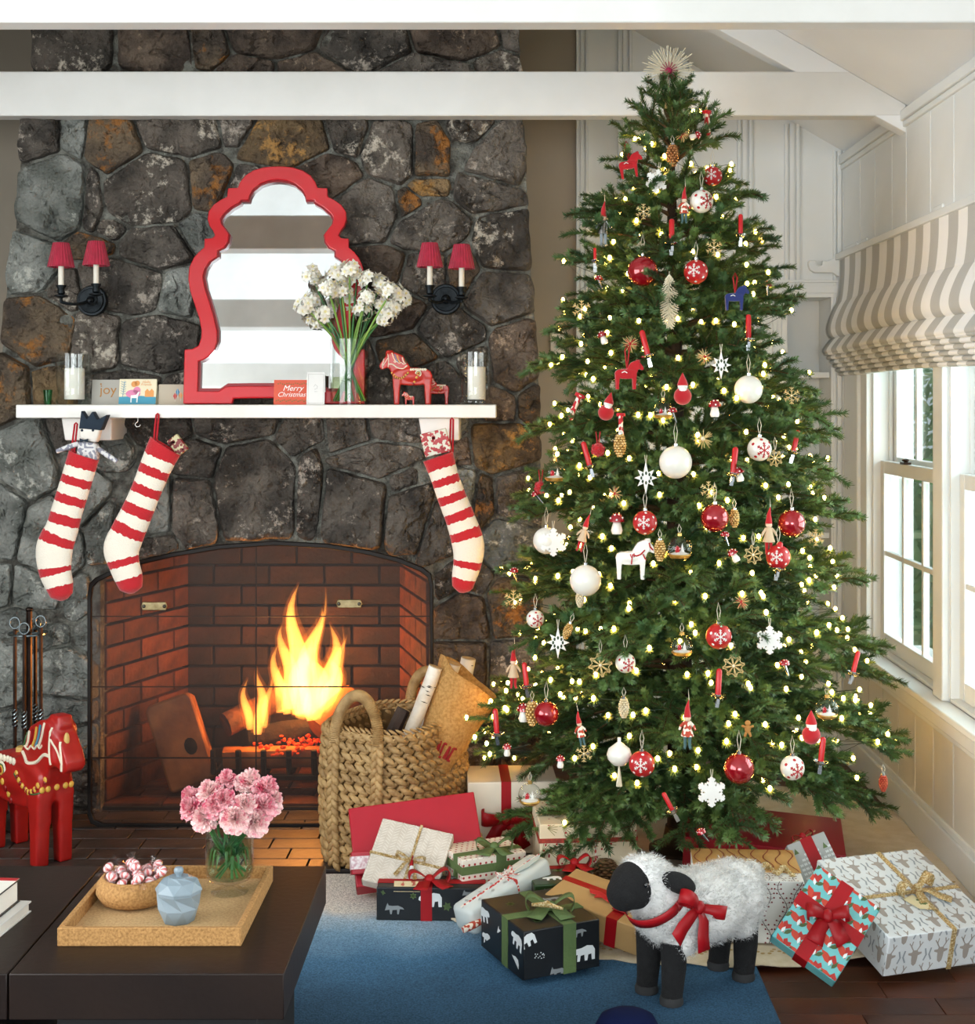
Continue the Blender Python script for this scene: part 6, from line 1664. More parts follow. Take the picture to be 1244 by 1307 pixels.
for k in range(46):
    a = rf.uniform(-.3, PI + .3); l_ = rf.uniform(.05, .095); b0 = Vector((.02, -.125, -.03)); tip = b0 + Vector((math.cos(a) * l_, -.03 - rf.uniform(0, .03), math.sin(a) * l_ * .6 - .02))
    mb.tube([b0, b0.lerp(tip, .6) + Vector((0, -.012, .006)), tip], [.0012, .001, .0004], 4)
obj('pine_sprig', mb, nd, g)['kind'] = 'stuff'
band(g, d, 'z', -.078, .02, red_rb, e=.002)
# 11 kraft with red ribbon
d = (.27, .17, .072); g = gift('brown kraft gift with red satin ribbon and a red paper cut-out', (.245, 3.668, .100), d, (6, 9, -31), kraft)
band(g, d, 'x', .055, .03, satin); band(g, d, 'y', .02, .022, satin); bow(g, T(.055, .02, .038) @ RZ(30), .05, .034, satin, True)
obj('paper_cutout', MB().prism(xf([(-.5, -.1), (-.3, .12), (-.1, .05), (0, .3), (.1, .05), (.4, .12), (.5, -.15), (.1, -.2), (-.2, -.25)], 0, 0, .085), -.001, .001, T(-.015, -.012, .0415) @ RZ(-12) @ RX(80)), mat('cutout_red', '#C7202A', .6), g)
# 12 berry vine gift behind the sheep
vine_w = mat('white_vine_paper', '#E4E4DE', .55)
d = (.27, .245, .158); g = gift('white gift with red berry vines behind the sheep', (.612, 3.758, .03 + .079), d, (0, 0, -4), vine_w)
for fc, h_ in (('front', .158), ('top', .245)):
    pl, be = [], []
    for k in range(7):
        x0 = -.12 + k * .04; ph = k * 1.7
        pts = [(x0 + .012 * math.sin(ph + i * .7), -h_ / 2 + h_ * i / 14) for i in range(15)]
        pl += stroke(pts, .0016)
        for i in range(0, 15):
            for s_ in (-1, 1): be.append(disc(pts[i][0] + s_ * .008, pts[i][1] + .003, .0024, 7)); pl += stroke([pts[i], (pts[i][0] + s_ * .008, pts[i][1] + .003)], .0009)
    prints(g, d, fc, pl, mat('vine_brown', '#4E3430', .6)); prints(g, d, fc, be, mat('berry_red', '#7E2428', .6), .0013)
obj('kraft_wrap', MB().bb(-.1356, .1356, -.06, .1234, .0795, .081), mat('gold_kraft', '#C99E62', .5, col2='#B4864A', vscale=10), g, smooth=None)
rr_ = random.Random(5); pl = []
mb = MB()
for k in range(9):
    x0 = -.12 + k * .03
    for q_ in stroke([(x0 + .01 * math.sin(k + i * .8), -.055 + .175 * i / 10) for i in range(11)], .003): mb.add([(x, y, .0818) for x, y in q_], [(0, 1, 2, 3)])
obj('wrap_print', mb, mat('vine_red', '#8E3A2A', .6), g, smooth=None, norm=False)['kind'] = 'stuff'
mb = MB()
for k in range(26):
    a = k * .9; mb.ball((.02 + .006 * k - .06, .0 - .003 * k + .02 * math.sin(a), .086 + .006 * math.cos(a)), .008, 6, 4)
obj('gold_garland', mb, gold_tw, g)['kind'] = 'stuff'
# 13 wide flat red gift at the back
d = (.46, .30, .085); g = gift('wide flat red gift lying at the back under the branches', (.755, 4.31, .03 + .05), d, (4, 4, -10), red_paper)
# 14 grey house print
city = mat('grey_town_paper', '#AEB0AE', .5, col2='#9EA19F', vscale=6)
d = (.112, .042, .13); g = gift('small grey gift printed with town houses and a red ribbon', (.822, 3.905, .145), d, (-33, -20, 0), city)
pl = []
for k in range(9):
    x, y = -.045 + .011 * k * 1.05, -.05 + .012 * (k % 3)
    for i in range(3):
        for j in range(5): pl.append([(x + i * .003, y + j * .012), (x + i * .003 + .002, y + j * .012), (x + i * .003 + .002, y + j * .012 + .006), (x + i * .003, y + j * .012 + .006)])
prints(g, d, 'front', pl, p_white); prints(g, d, 'front', [xf([(-.5, -.5), (.5, -.5), (0, .6)], x, y, .014) for x, y in ((.04, .03), (.035, -.03), (-.04, .04))], p_green, .0013)
band(g, d, 'x', .0, .034, satin); bow(g, T(0, -.005, .066) @ RX(10), .03, .02, satin, False)
obj('gold_string', MB().tube([(-.07, -.0, .055), (-.03, -.01, .067), (.0, -.01, .07), (.04, .0, .078)], .002, 5), gold_tw, g)
# 15 turquoise fox print
turq = mat('turquoise_paper', '#5FB0B4', .45, col2='#79BFBE', vscale=14)
d = (.172, .045, .215); g = gift('turquoise gift with red foxes standing on its corner', (.752, 3.455, .142), d, (-38, 38, 0), turq)
rf = random.Random(3); A_, B_, C_, E_ = [], [], [], []
for i in range(-2, 3):
    for j in range(-3, 4):
        x, y = i * .042 + (j % 2) * .02, j * .036; a = rf.uniform(-30, 30) + (180 if rf.random() < .4 else 0)
        A_.append(xf(LEAFP, x, y, .042, a + 60)); B_.append(xf([(-.5, .1), (0, -.5), (.5, .1), (.3, .5), (0, .25), (-.3, .5)], x + .014, y + .006, .022, a)); C_.append(xf(LEAFP, x + .012, y - .006, .018, a)); E_.append(xf(LEAFP, x - .018, y - .004, .024, a - 40))
prints(g, d, 'front', A_, mat('fox_orange_red', '#C4402C', .6)); prints(g, d, 'front', B_, mat('fox_red', '#B02A22', .6), .0012); prints(g, d, 'front', C_, p_white, .0015); prints(g, d, 'front', E_, mat('fox_green', '#4A5E34', .6), .001)
band(g, d, 'x', -.005, .034, satin); band(g, d, 'z', .01, .034, satin); bow(g, T(-.005, -.024, .01) @ RX(90) @ RZ(35), .05, .034, satin, True)
# 16 deer head paper with gold glitter ribbon
deer_p = mat('white_deer_paper', '#DDE2E4', .5)
d = (.30, .345, .105); g = gift('big white gift with taupe deer heads and glittering gold ribbon', (.985, 3.645, .112), d, (14, 0, 18), deer_p)
for fc, w_, h_ in (('top', .30, .345), ('front', .30, .105), ('left', .345, .105)):
    pl, ar = [], []
    for i in range(-4, 5):
        for j in range(-4, 5):
            x, y = i * .072 + (j % 2) * .036, j * .062
            pl.append(xf(DEERH, x, y, .066))
            for s_ in (-1, 1):
                pl += stroke([(x + s_ * .004, y + .007), (x + s_ * .012, y + .02), (x + s_ * .009, y + .033)], .003); pl += stroke([(x + s_ * .010, y + .018), (x + s_ * .018, y + .029)], .0028)
                ar += stroke([(x + s_ * .026, y - .02), (x + s_ * .032, y - .006), (x + s_ * .028, y + .01)], .0042)
    prints(g, d, fc, pl, p_deer); prints(g, d, fc, ar, p_arc, .0011)
band(g, d, 'x', .03, .013, gold_tw, 'glitter_ribbon', .002); band(g, d, 'y', -.01, .013, gold_tw, 'glitter_ribbon', .002)
bow(g, T(.03, -.01, .054) @ RZ(20), .06, .026, gold_tw, True, 'glitter_bow')
obj('gift_tag', MB().prism([(-.018, -.03), (.018, -.03), (.018, .02), (0, .032), (-.018, .02)], -.001, .001, T(.0, -.06, .057) @ RZ(20) @ RX(88)), mat('tag_cream2', '#D9CBA0', .8, col2='#5C7040', vscale=50, vlo=.6, vhi=.63), g)
ef = thing('elf_ornament', 'red hatted elf ornament lying on the deer paper gift', 'ornament', P(1212, 1172, 3.585))
dq = (P(1185, 1150, 3.60) - P(1212, 1172, 3.585)).normalized()
obj('hat', MB().cyl(dq * .012, dq * .06, .008, .001, 10), red_rb, ef); obj('head', MB().ball(dq * .008, .008, 10, 8), mat('elf_skin', '#E7C9A8', .7), ef)
obj('body', MB().tube([dq * .004, dq * -.025, dq * -.045], [.007, .01, .008], 10), MATS['elf_stripe'], ef)

# =================================================================== CHRISTMAS TREE
needle_m = mat('spruce_needle', '#2B4F2E', 0.5, col2='#617C3E', vscale=7, detail=5, vlo=.35, vhi=.65, rand=.15)
twig_m = mat('spruce_twig', '#5A4426', 0.8)
PROF = [(.10, .60), (.16, .66), (.23, .68), (.40, .645), (.63, .575), (.90, .505), (1.18, .44), (1.40, .385), (1.62, .335), (1.85, .275), (2.02, .19), (2.17, .12), (2.26, .06), (2.31, .02)]
def prof(z):
    if z <= PROF[0][0]: return PROF[0][1]
    for (a, ra), (b_, rb) in zip(PROF[:-1], PROF[1:]):
        if a <= z <= b_: return ra + (rb - ra) * (z - a) / (b_ - a)
    return PROF[-1][1]
def tree_x(z): return TX - .035 * max(0, (z - .2)) / 2.1          # the tip leans slightly left
def make_bough(L_, seed):
    r_ = random.Random(seed); mb = MB(); tips = []
    nv, nf, ni = [], [], []
    tv = MB()
    def needles(path, dens, ln, start=0.0):
        for i in range(len(path) - 1):
            a, b_ = path[i], path[i + 1]; seg = (b_ - a).length; tg = (b_ - a).normalized()
            u = tg.orthogonal().normalized(); v = tg.cross(u)
            for k in range(max(1, int(seg * dens))):
                t_ = r_.random(); p = a.lerp(b_, t_); an = r_.uniform(0, 2 * PI)
                out = u * math.cos(an) + v * math.sin(an)
                d = (tg * r_.uniform(.5, .95) + out * r_.uniform(.6, 1.0) + Vector((0, 0, .12))).normalized()
                l_ = ln * r_.uniform(.75, 1.2); w_ = d.cross(out).normalized() * .00125
                k_ = len(nv); nv.extend((p - w_, p + w_, p + d * l_ * .75 + w_ * .75, p + d * l_, p + d * l_ * .75 - w_ * .75)); nf.append((k_, k_ + 1, k_ + 2, k_ + 3, k_ + 4))
        tips.append(path[-1])
    # main stem: leaves the trunk level, rises a little then droops with its weight
    n_ = 10; sag = r_.uniform(-.01, .05) * L_; stem = []
    for i in range(n_ + 1):
        t_ = i / n_; stem.append(Vector((L_ * t_, .012 * math.sin(t_ * 5 + seed), .16 * L_ * t_ - .30 * L_ * t_ * t_ + sag * t_)))
    tv.tube(stem, [.006 * (1 - .7 * i / n_) for i in range(n_ + 1)], 4)
    needles(stem[int(n_ * .45):], 1500, .019)
    m_ = max(3, int(L_ / .034))
    for k in range(m_):
        t_ = .22 + .74 * k / max(1, m_ - 1); i0 = min(n_ - 1, int(t_ * n_)); base = stem[i0].lerp(stem[i0 + 1], t_ * n_ - i0)
        sg = 1 if k % 2 else -1
        tl = (.055 + .30 * L_ * (1 - t_) ** .8) * r_.uniform(.8, 1.15); tl = min(tl, .17)
        yaw = sg * R(r_.uniform(38, 62)); pit = R(r_.uniform(-22, 30))
        d = Vector((math.cos(yaw) * math.cos(pit), math.sin(yaw) * math.cos(pit), math.sin(pit)))
        tw = [base, base + d * tl * .5 + Vector((.01, 0, .003)), base + d * tl + Vector((.03 * tl / .1, 0, -.008))]
        tw = catmull(tw, 3)
        tv.tube(tw, .0022, 3)
        needles(tw, 2300, .018)
        if tl > .10:
            for q_ in (-1, 1):
                d2 = (d + Vector((.5, q_ * .7, r_.uniform(-.2, .3)))).normalized(); b2 = tw[3]
                t2 = [b2, b2 + d2 * tl * .3, b2 + d2 * tl * .55]; tv.tube(t2, .0018, 3); needles(t2, 2300, .017)
    # upright twig on top of the bough
    for k in range(max(1, int(L_ / .16))):
        b2 = stem[int(n_ * (.4 + .5 * r_.random()))]; d2 = Vector((.75, r_.uniform(-.3, .3), r_.uniform(.35, .7))).normalized(); l2 = r_.uniform(.06, .10)
        t2 = [b2, b2 + d2 * l2 * .5, b2 + d2 * l2]; tv.tube(t2, .0018, 3); needles(t2, 2300, .018)
    mb.add(nv, nf, None, 0); mb.add(tv.v, tv.f, None, 1)
    me = mesh_of(mb, 'bough', [needle_m, twig_m]); return me, tips
LENS = [.09, .14, .20, .27, .34, .42, .50, .58, .66]
BOUGHS = [[make_bough(L_, 10 * i + j) for j in range(3)] for i, L_ in enumerate(LENS)]
tree = thing('christmas_tree', 'tall decorated spruce Christmas tree standing in the corner by the window', 'tree', (TX, TY, .024))
tz0 = .024
trunk = [Vector((tree_x(z) - TX, 0, z - tz0)) for z in (.03, .4, .8, 1.2, 1.6, 2.0, 2.2, 2.30)]
bark_t = mat('spruce_bark', '#4A3826', .9, col2='#2C2116', vscale=20, bump=.6, bscale=40)
obj('trunk', MB().tube(trunk, [.045, .04, .034, .028, .022, .014, .008, .005], 10), bark_t, tree, smooth=60)
obj('stand', MB().lathe([(0, 0), (.10, 0), (.10, .015), (.06, .03), (.05, .08), (0, .08)], 20), mat('stand_brown', '#4A3826', .7), tree)
rf = random.Random(17); nb = 0; lv = 0
z = .33
TIPS = []
while z < 2.29:
    f = (z - .2) / 2.1
    r0 = prof(z)
    n_ = max(4, int(round(5 + r0 * 11)))
    for k in range(n_):
        a = 2 * PI * (k + .5 * (lv % 2) + rf.uniform(-.25, .25)) / n_ + lv * .37
        rr = r0 * rf.choice((rf.uniform(.96, 1.14), rf.uniform(.62, .98)))
        zc = z + rf.uniform(-.02, .02)
        L_ = min(range(len(LENS)), key=lambda i: abs(LENS[i] - rr)); me, tips = BOUGHS[L_][rf.randrange(3)]
        o = bpy.data.objects.new('bough', me); COL.objects.link(o); o.parent = tree
        s = rr / LENS[L_]; o.scale = (s, s * rf.choice((1, -1)), s)
        # lower boughs hang, upper ones reach up
        pit = R(-8 + 26 * f + (20 if z > 2.05 else 0) + (25 if z > 2.2 else 0) + rf.uniform(-7, 7)) if z > .42 else R(-10 + rf.uniform(-6, 6))
        # keep clear of the window wall
        o.location = (tree_x(zc) - TX, 0, zc - tz0 + .10 * r0)
        e = Euler((rf.uniform(-.25, .25), -pit, a), 'XYZ'); o.rotation_euler = e
        if TX + math.cos(a) * rr > XR - .03:
            s2 = (XR - .04 - TX) / (math.cos(a) * rr); o.scale = (s * s2, o.scale[1] * s2, s * s2)
        if TX + math.cos(a) * rr < .16 and TY + math.sin(a) * rr > 4.74:      # and of the chimney
            o.scale = [v * .72 for v in o.scale]
        M_ = Matrix.LocRotScale(Vector(o.location), e, Vector(o.scale))
        for t_ in tips: TIPS.append(M_ @ t_ + Vector((TX, TY, tz0)))
        nb += 1
    z += .066 + .034 * (1 - f); lv += 1
# a few long low boughs sweeping down in front
for a, ln in ((-2.75, 7), (-2.35, 7), (-2.0, 6), (-1.7, 6), (-1.4, 6)):
    o = bpy.data.objects.new('bough', BOUGHS[ln][rf.randrange(3)][0]); COL.objects.link(o); o.parent = tree
    o.location = (0, 0, .33 - tz0); o.rotation_euler = (0, R(10 + rf.uniform(-3, 5)), a)
# leader at the very top
for a, p in ((0.3, 80), (2.2, 62), (4.3, 66), (5.3, 50), (1.2, 45)):
    o = bpy.data.objects.new('bough', BOUGHS[0][0][0]); COL.objects.link(o); o.parent = tree
    o.location = (tree_x(2.25) - TX, 0, 2.235 - tz0); o.rotation_euler = (0, -R(p), a)

# ---- surface of the tree along a photo pixel
def on_tree(x, y, k=1.0, push=0.0):
    """point where the sight line through a photo pixel meets the outside of the tree"""
    best = None; dmin = 9
    D = 3.4
    while D < 4.6:
        p = P(x, y, D); r_ = prof(max(.1, min(2.31, p.z))) * k
        dist = math.hypot(p.x - tree_x(p.z), p.y - TY)
        if dist <= r_: return p + Vector((0, -push, 0))
        if dist - r_ < dmin: dmin = dist - r_; best = p
        D += .006
    return best
# ---- string of warm lights, wound from the bottom to the top
bulb_m = bpy.data.materials.new('warm_bulb'); bulb_m.use_nodes = True
n = bulb_m.node_tree.nodes; l = bulb_m.node_tree.links; n.remove(n['Principled BSDF'])
em_ = n.new('ShaderNodeEmission'); em_.inputs[0].default_value = (1.0, .53, .11, 1); em_.inputs[1].default_value = 72
l.new(em_.outputs[0], n['Material Output'].inputs[0])
lights = thing('string_lights', 'string of warm white mini lights wound round the Christmas tree', 'string lights', (TX, TY, tz0))
pts = []; a = 0; z = .30; rf = random.Random(9)
while z < 2.27:
    r_ = prof(z) * rf.choice((.97, .9, .8, .95, .7))
    c = Vector((tree_x(z) - TX + math.cos(a) * r_, math.sin(a) * r_, z - tz0))
    if TX + c.x > XR - .05: c.x = XR - .05 - TX
    pts.append(c + Vector((rf.uniform(-.03, .03), rf.uniform(-.03, .03), rf.uniform(-.045, .045))))
    st = .075; a += st / max(.06, r_); z += .092 * st / (2 * PI * max(.06, r_))
from mathutils.kdtree import KDTree
kd = KDTree(len(TIPS))
for i, q_ in enumerate(TIPS): kd.insert(q_ - Vector((TX, TY, tz0)), i)
kd.balance(); used_ = set(); snapped = []
for p in pts:                                                     # every lamp is clipped on a twig
    for co, i, d_ in kd.find_n(p, 8):
        if i not in used_:
            used_.add(i); snapped.append(co + Vector((0, 0, .006))); break
    else: snapped.append(p)
pts = snapped
wp = []
for p, q_ in zip(pts[:-1], pts[1:]):                              # the flex dips into the boughs between lamps
    m3_ = (p + q_) / 2; wp += [p, Vector((m3_.x * .78, m3_.y * .78, m3_.z - .01))]
obj('wire', MB().tube(wp + [pts[-1]], .001, 3), mat('green_wire', '#1E3A22', .6), lights)
bm_ = MB().ball((0, 0, 0), (.0056, .0056, .0076), 7, 5); bulb_me = mesh_of(bm_, 'bulb', bulb_m, 180)
order = sorted(range(len(pts)), key=lambda i: pts[i].y - .35 * abs(pts[i].x))
front, rest = order[:300], order[300:]
for i in front:
    o = bpy.data.objects.new('bulb', bulb_me); COL.objects.link(o); o.parent = lights
    o.location = pts[i]
mb = MB()
for i in rest: mb.ball(pts[i], (.0055, .0055, .0075), 5, 4)
o = obj('bulbs_behind', mb, bulb_m, lights); o['kind'] = 'stuff'

# =================================================================== ORNAMENTS
gloss_red = mat('ornament_gloss_red', '#B00A1C', 0.12, .35, col2='#9A0818', vscale=8, coat=1.0)
matte_red = mat('ornament_matte_red', '#C0161F', 0.45, col2='#B0121A', vscale=10, coat=.2)
pearl = mat('ornament_pearl', '#F1EEE4', 0.3, col2='#E8E4D8', vscale=6, coat=.4)
felt_w = mat('ornament_white_felt', '#F6F4EE', 0.9); felt_r = mat('ornament_red_felt', '#BE1620', 0.95, sheen=.4); felt_b = mat('ornament_blue_felt', '#23306E', .95, sheen=.4)
silver = mat('ornament_silver', '#C8CCCE', 0.2, 1.0); gold_o = mat('ornament_gold', '#C79A4A', 0.3, .8, col2='#E0C078', vscale=60)
straw = mat('straw', '#E2C88E', 0.6, col2='#CDAF70', vscale=40); straw_p = mat('straw_pale', '#F2E8CC', .6)
wax_r = mat('red_wax', '#C81A22', 0.35, col2='#BC141C', vscale=8, sss=.1); string_m = mat('ornament_string', '#E4DAC4', .8); skin = mat('doll_face', '#EBCDB0', .8)
cone_g = mat('glass_cone_gold', '#C99A50', .25, .6, col2='#E3C58A', vscale=70); cone_b = mat('glass_cone_copper', '#9A6238', .25, .6, col2='#C08A58', vscale=70); cone_rd = mat('glass_cone_red', '#B4402E', .3, .5, col2='#D06A48', vscale=70)
def cap_hook(t, z, m=None, ln=.03):
    obj('cap', MB().lathe([(0, z - .001), (.006, z - .001), (.006, z + .006), (.002, z + .008), (0, z + .008)], 10), m or silver, t)
    obj('hanging_string', MB().tube([(-.001, 0, z + .006), (-.005, 0, z + ln * .6), (0, .004, z + ln), (.005, 0, z + ln * .6), (.001, 0, z + .006)], .0008, 4), string_m, t)
def dots_on(r, pts_, rad, m, t, name='painted_dot'):
    mb = MB()
    for az, el in pts_:
        d = Vector((math.sin(R(az)) * math.cos(R(el)), -math.cos(R(az)) * math.cos(R(el)), math.sin(R(el)))); q_ = d.to_track_quat('Z', 'X').to_matrix().to_4x4()
        mb.ball((0, 0, 0), (rad, rad, .0008), 8, 4, T(*(d * (r * 1.001))) @ q_)
    ob = obj(name, mb, m, t); ob['kind'] = 'stuff'
def flake_on(r, m, t, az0=0, el0=0, size=38, w=.0016):
    mb = MB()
    def pt(u, v):
        az, el = R(az0 + u), R(el0 + v); return Vector((math.sin(az) * math.cos(el), -math.cos(az) * math.cos(el), math.sin(el))) * (r * 1.004)
    for k in range(6):
        a = R(60 * k + 30); arm = [pt(size * s * math.cos(a), size * s * math.sin(a)) for s in (0, .33, .66, 1)]; mb.tube(arm, w, 4)
        for s_ in (.45, .72):
            for q_ in (-1, 1):
                b2 = a + q_ * .9; mb.tube([pt(size * s_ * math.cos(a), size * s_ * math.sin(a)), pt(size * (s_ * math.cos(a) + .24 * math.cos(b2)), size * (s_ * math.sin(a) + .24 * math.sin(b2)))], w * .9, 4)
    ob = obj('painted_snowflake', mb, m, t); ob['kind'] = 'stuff'
def o_ball(t, r, m): obj('ball', MB().ball((0, 0, 0), r, 26, 16), m, t, smooth=180); cap_hook(t, r, ln=.02 + r)
def k_redball(t, s): o_ball(t, s, gloss_red)
def k_whiteball(t, s): o_ball(t, s, pearl)
def k_redflake(t, s): o_ball(t, s, matte_red); flake_on(s, felt_w, t, -8, 5, 34, s * .035); dots_on(s, [(-55, 20), (50, 30), (-48, -32), (45, -30), (5, 58), (0, -58), (62, 0)], s * .12, felt_w, t)
def k_whiteflake(t, s): o_ball(t, s, pearl); flake_on(s, matte_red, t, 18, -5, 40, s * .045); dots_on(s, [(-42, 25), (62, 32), (-30, -38), (58, -35), (8, 52)], s * .14, matte_red, t)
def k_candle(t, s):
    r = s * .105
    obj('candle', MB().lathe([(0, 0), (r, 0), (r, s * .92), (r * .7, s * .97), (0, s)], 12), wax_r, t)
    obj('clip_dish', MB().lathe([(0, -.006), (r * 1.2, -.005), (r * 2.4, .001), (r * 2.7, .005), (r * 2.5, .004), (r * 1.1, -.001), (r * 1.15, .006), (r, .006)], 14), silver, t)
    obj('clip', MB().box((0, 0, -.012), (.008, .012, .014)).box((0, .006, -.022), (.01, .004, .016)), silver, t)
def k_mushpick(t, s):
    obj('stem', MB().tube([(0, 0, 0), (s * .12, 0, -s * .35), (s * .3, 0, -s * .8)], [s * .12, s * .10, s * .05], 8), silver, t)
    obj('cap', MB().lathe([(0, s * .38), (s * .2, s * .34), (s * .34, s * .2), (s * .38, .0), (s * .3, -s * .04), (0, -s * .02)], 16), gloss_red, t, smooth=60)
    mb = MB()
    for a, el in ((-60, 30), (0, 20), (55, 35), (-25, 60), (30, 62), (100, 30), (-100, 30)):
        d = Vector((math.sin(R(a)) * math.cos(R(el)), -math.cos(R(a)) * math.cos(R(el)), math.sin(R(el)))); mb.ball((d.x * s * .36, d.y * s * .36, d.z * s * .36), s * .055, 6, 4)
    ob = obj('cap_spot', mb, felt_w, t); ob['kind'] = 'stuff'
def k_mush(t, s):
    obj('stem', MB().lathe([(0, -s * .6), (s * .24, -s * .58), (s * .3, -s * .4), (s * .22, -s * .1), (s * .16, s * .05), (0, s * .05)], 14), pearl, t, smooth=60)
    obj('cap', MB().lathe([(0, s * .5), (s * .2, s * .45), (s * .36, s * .26), (s * .4, s * .06), (s * .3, 0), (0, s * .02)], 16), gloss_red, t, smooth=60)
    mb = MB()
    for a, el in ((-60, 25), (0, 15), (55, 28), (-25, 55), (30, 58)):
        d = Vector((math.sin(R(a)) * math.cos(R(el)), -math.cos(R(a)) * math.cos(R(el)), math.sin(R(el)))); mb.ball((d.x * s * .39, d.y * s * .39, s * .06 + d.z * s * .42), s * .055, 6, 4)
    ob = obj('cap_spot', mb, felt_w, t); ob['kind'] = 'stuff'
def k_cone(t, s, m=None):
    mb = MB(); rows_ = 9
    for j in range(rows_):
        t_ = j / (rows_ - 1); rr = s * .27 * math.sin(PI * (.16 + .76 * t_)) ** .8
        for i in range(8):
            a = 2 * PI * (i + .5 * (j % 2)) / 8; mb.ball((rr * .85 * math.cos(a), rr * .85 * math.sin(a), s * (.46 - .92 * t_)), (s * .085, s * .085, s * .075), 6, 4)
    mb.ball((0, 0, 0), (s * .2, s * .2, s * .48), 10, 8)
    obj('cone', mb, m or cone_g, t, smooth=60); cap_hook(t, s * .5)
def k_coneb(t, s): k_cone(t, s, cone_b)
def k_conew(t, s): k_cone(t, s, mat('glass_cone_pale', '#D8C49A', .3, .4, col2='#EADFC2', vscale=60))
def k_coner(t, s): k_cone(t, s, cone_rd)
def k_star(t, s, m=None, m2=None, n_=8, flat=True):
    mb = MB()
    for k in range(n_):
        a = 2 * PI * k / n_ + .2; d = Vector((math.cos(a), 0, math.sin(a))); e = Vector((-d.z, 0, d.x))
        for q_ in (-.5, 0, .5) if flat else (0,):
            mb.cyl((0, 0, 0), tuple(d * s + e * s * .22 * q_), s * .03, s * .018, 5)
        mb.cyl(tuple(d * s * .62 - e * s * .26), tuple(d * s), s * .03, s * .025, 5); mb.cyl(tuple(d * s * .62 + e * s * .26), tuple(d * s), s * .03, s * .025, 5)
    obj('straw_rays', mb, m or straw, t)
    obj('binding', MB().ball((0, 0, 0), (s * .13, s * .1, s * .13), 8, 6), m2 or straw_p, t); 
    obj('hanging_string', MB().tube([(-.001, 0, s), (-.004, 0, s + .02), (0, .003, s + .035), (.004, 0, s + .02), (.001, 0, s)], .0008, 4), string_m, t)
def k_burst(t, s, red=False):
    mb = MB(); r2 = random.Random(int(s * 9999))
    for k in range(34):
        d = Vector((r2.gauss(0, 1), r2.gauss(0, .7), r2.gauss(0, 1))).normalized(); mb.cyl((0, 0, 0), tuple(d * s * r2.uniform(.85, 1.05)), s * .035, s * .02, 4)
    obj('straw_rays', mb, straw, t); obj('binding', MB().ball((0, 0, 0), s * .2, 8, 6), felt_r if red else straw_p, t)
    if red:
        mb = MB()
        for k in range(12):
            d = Vector((r2.gauss(0, 1), r2.gauss(0, .7), r2.gauss(0, 1))).normalized(); mb.cyl((0, 0, 0), tuple(d * s * .7), s * .05, s * .03, 4)
        obj('red_rays', mb, felt_r, t)
def k_burstr(t, s): k_burst(t, s, True)
def k_flake(t, s, m=None):
    mb = MB()
    for k in range(6):
        a = PI / 6 + PI / 3 * k; d = Vector((math.cos(a), 0, math.sin(a)))
        mb.cyl((0, 0, 0), tuple(d * s), s * .05, s * .045, 5)
        for q_ in (.45, .75):
            for sg in (-1, 1):
                b2 = a + sg * .9; mb.cyl(tuple(d * s * q_), tuple(d * s * q_ + Vector((math.cos(b2), 0, math.sin(b2))) * s * .32), s * .045, s * .04, 5)
    obj('straw_arms', mb, m or straw, t); obj('binding', MB().ball((0, 0, 0), (s * .12, s * .08, s * .12), 8, 6), straw_p, t)
def k_feltflake(t, s):
    pts_ = []; half = [(.43, .24), (.50, .21), (.57, .34), (.70, .30), (.67, .16), (.76, .16), (.82, .26), (.93, .20), (.90, .12), (1.0, .09)]
    for k in range(6):
        a = PI / 2 + PI / 3 * k; c_, s_ = math.cos(a), math.sin(a)
        for u_, v_ in [(u, -v) for u, v in half] + list(reversed(half)):
            pts_.append((s * (u_ * c_ - v_ * s_), s * (u_ * s_ + v_ * c_)))
    obj('felt_shape', MB().prism(pts_, -.004, .004), felt_w, t, bevel=.0012)
    obj('hanging_string', MB().tube([(-.001, 0, s * .95), (-.003, 0, s + .02), (.003, 0, s + .02), (.001, 0, s * .95)], .0008, 4), string_m, t)
def k_feltstar(t, s):
    pts_ = []
    for k in range(16):
        a = PI / 2 + PI / 8 * k; rr = (1.15 if k % 8 == 0 else .82) if k % 2 == 0 else .42
        pts_.append((s * rr * math.cos(a), s * rr * math.sin(a)))
    obj('felt_shape', MB().prism(pts_, -.004, .004), felt_w, t, bevel=.0012)
    mb = MB()
    for k in range(8):
        a = PI / 2 + PI / 4 * k; mb.ball((s * .34 * math.cos(a), -.0042, s * .34 * math.sin(a)), (.003, .0006, .005), 6, 4)
    ob = obj('punched_hole', mb, mat('felt_hole', '#3A4A34', .9), t); ob['kind'] = 'stuff'
    obj('hanging_string', MB().tube([(-.001, 0, s * 1.1), (-.003, 0, s * 1.1 + .02), (.003, 0, s * 1.1 + .02), (.001, 0, s * 1.1)], .0008, 4), string_m, t)
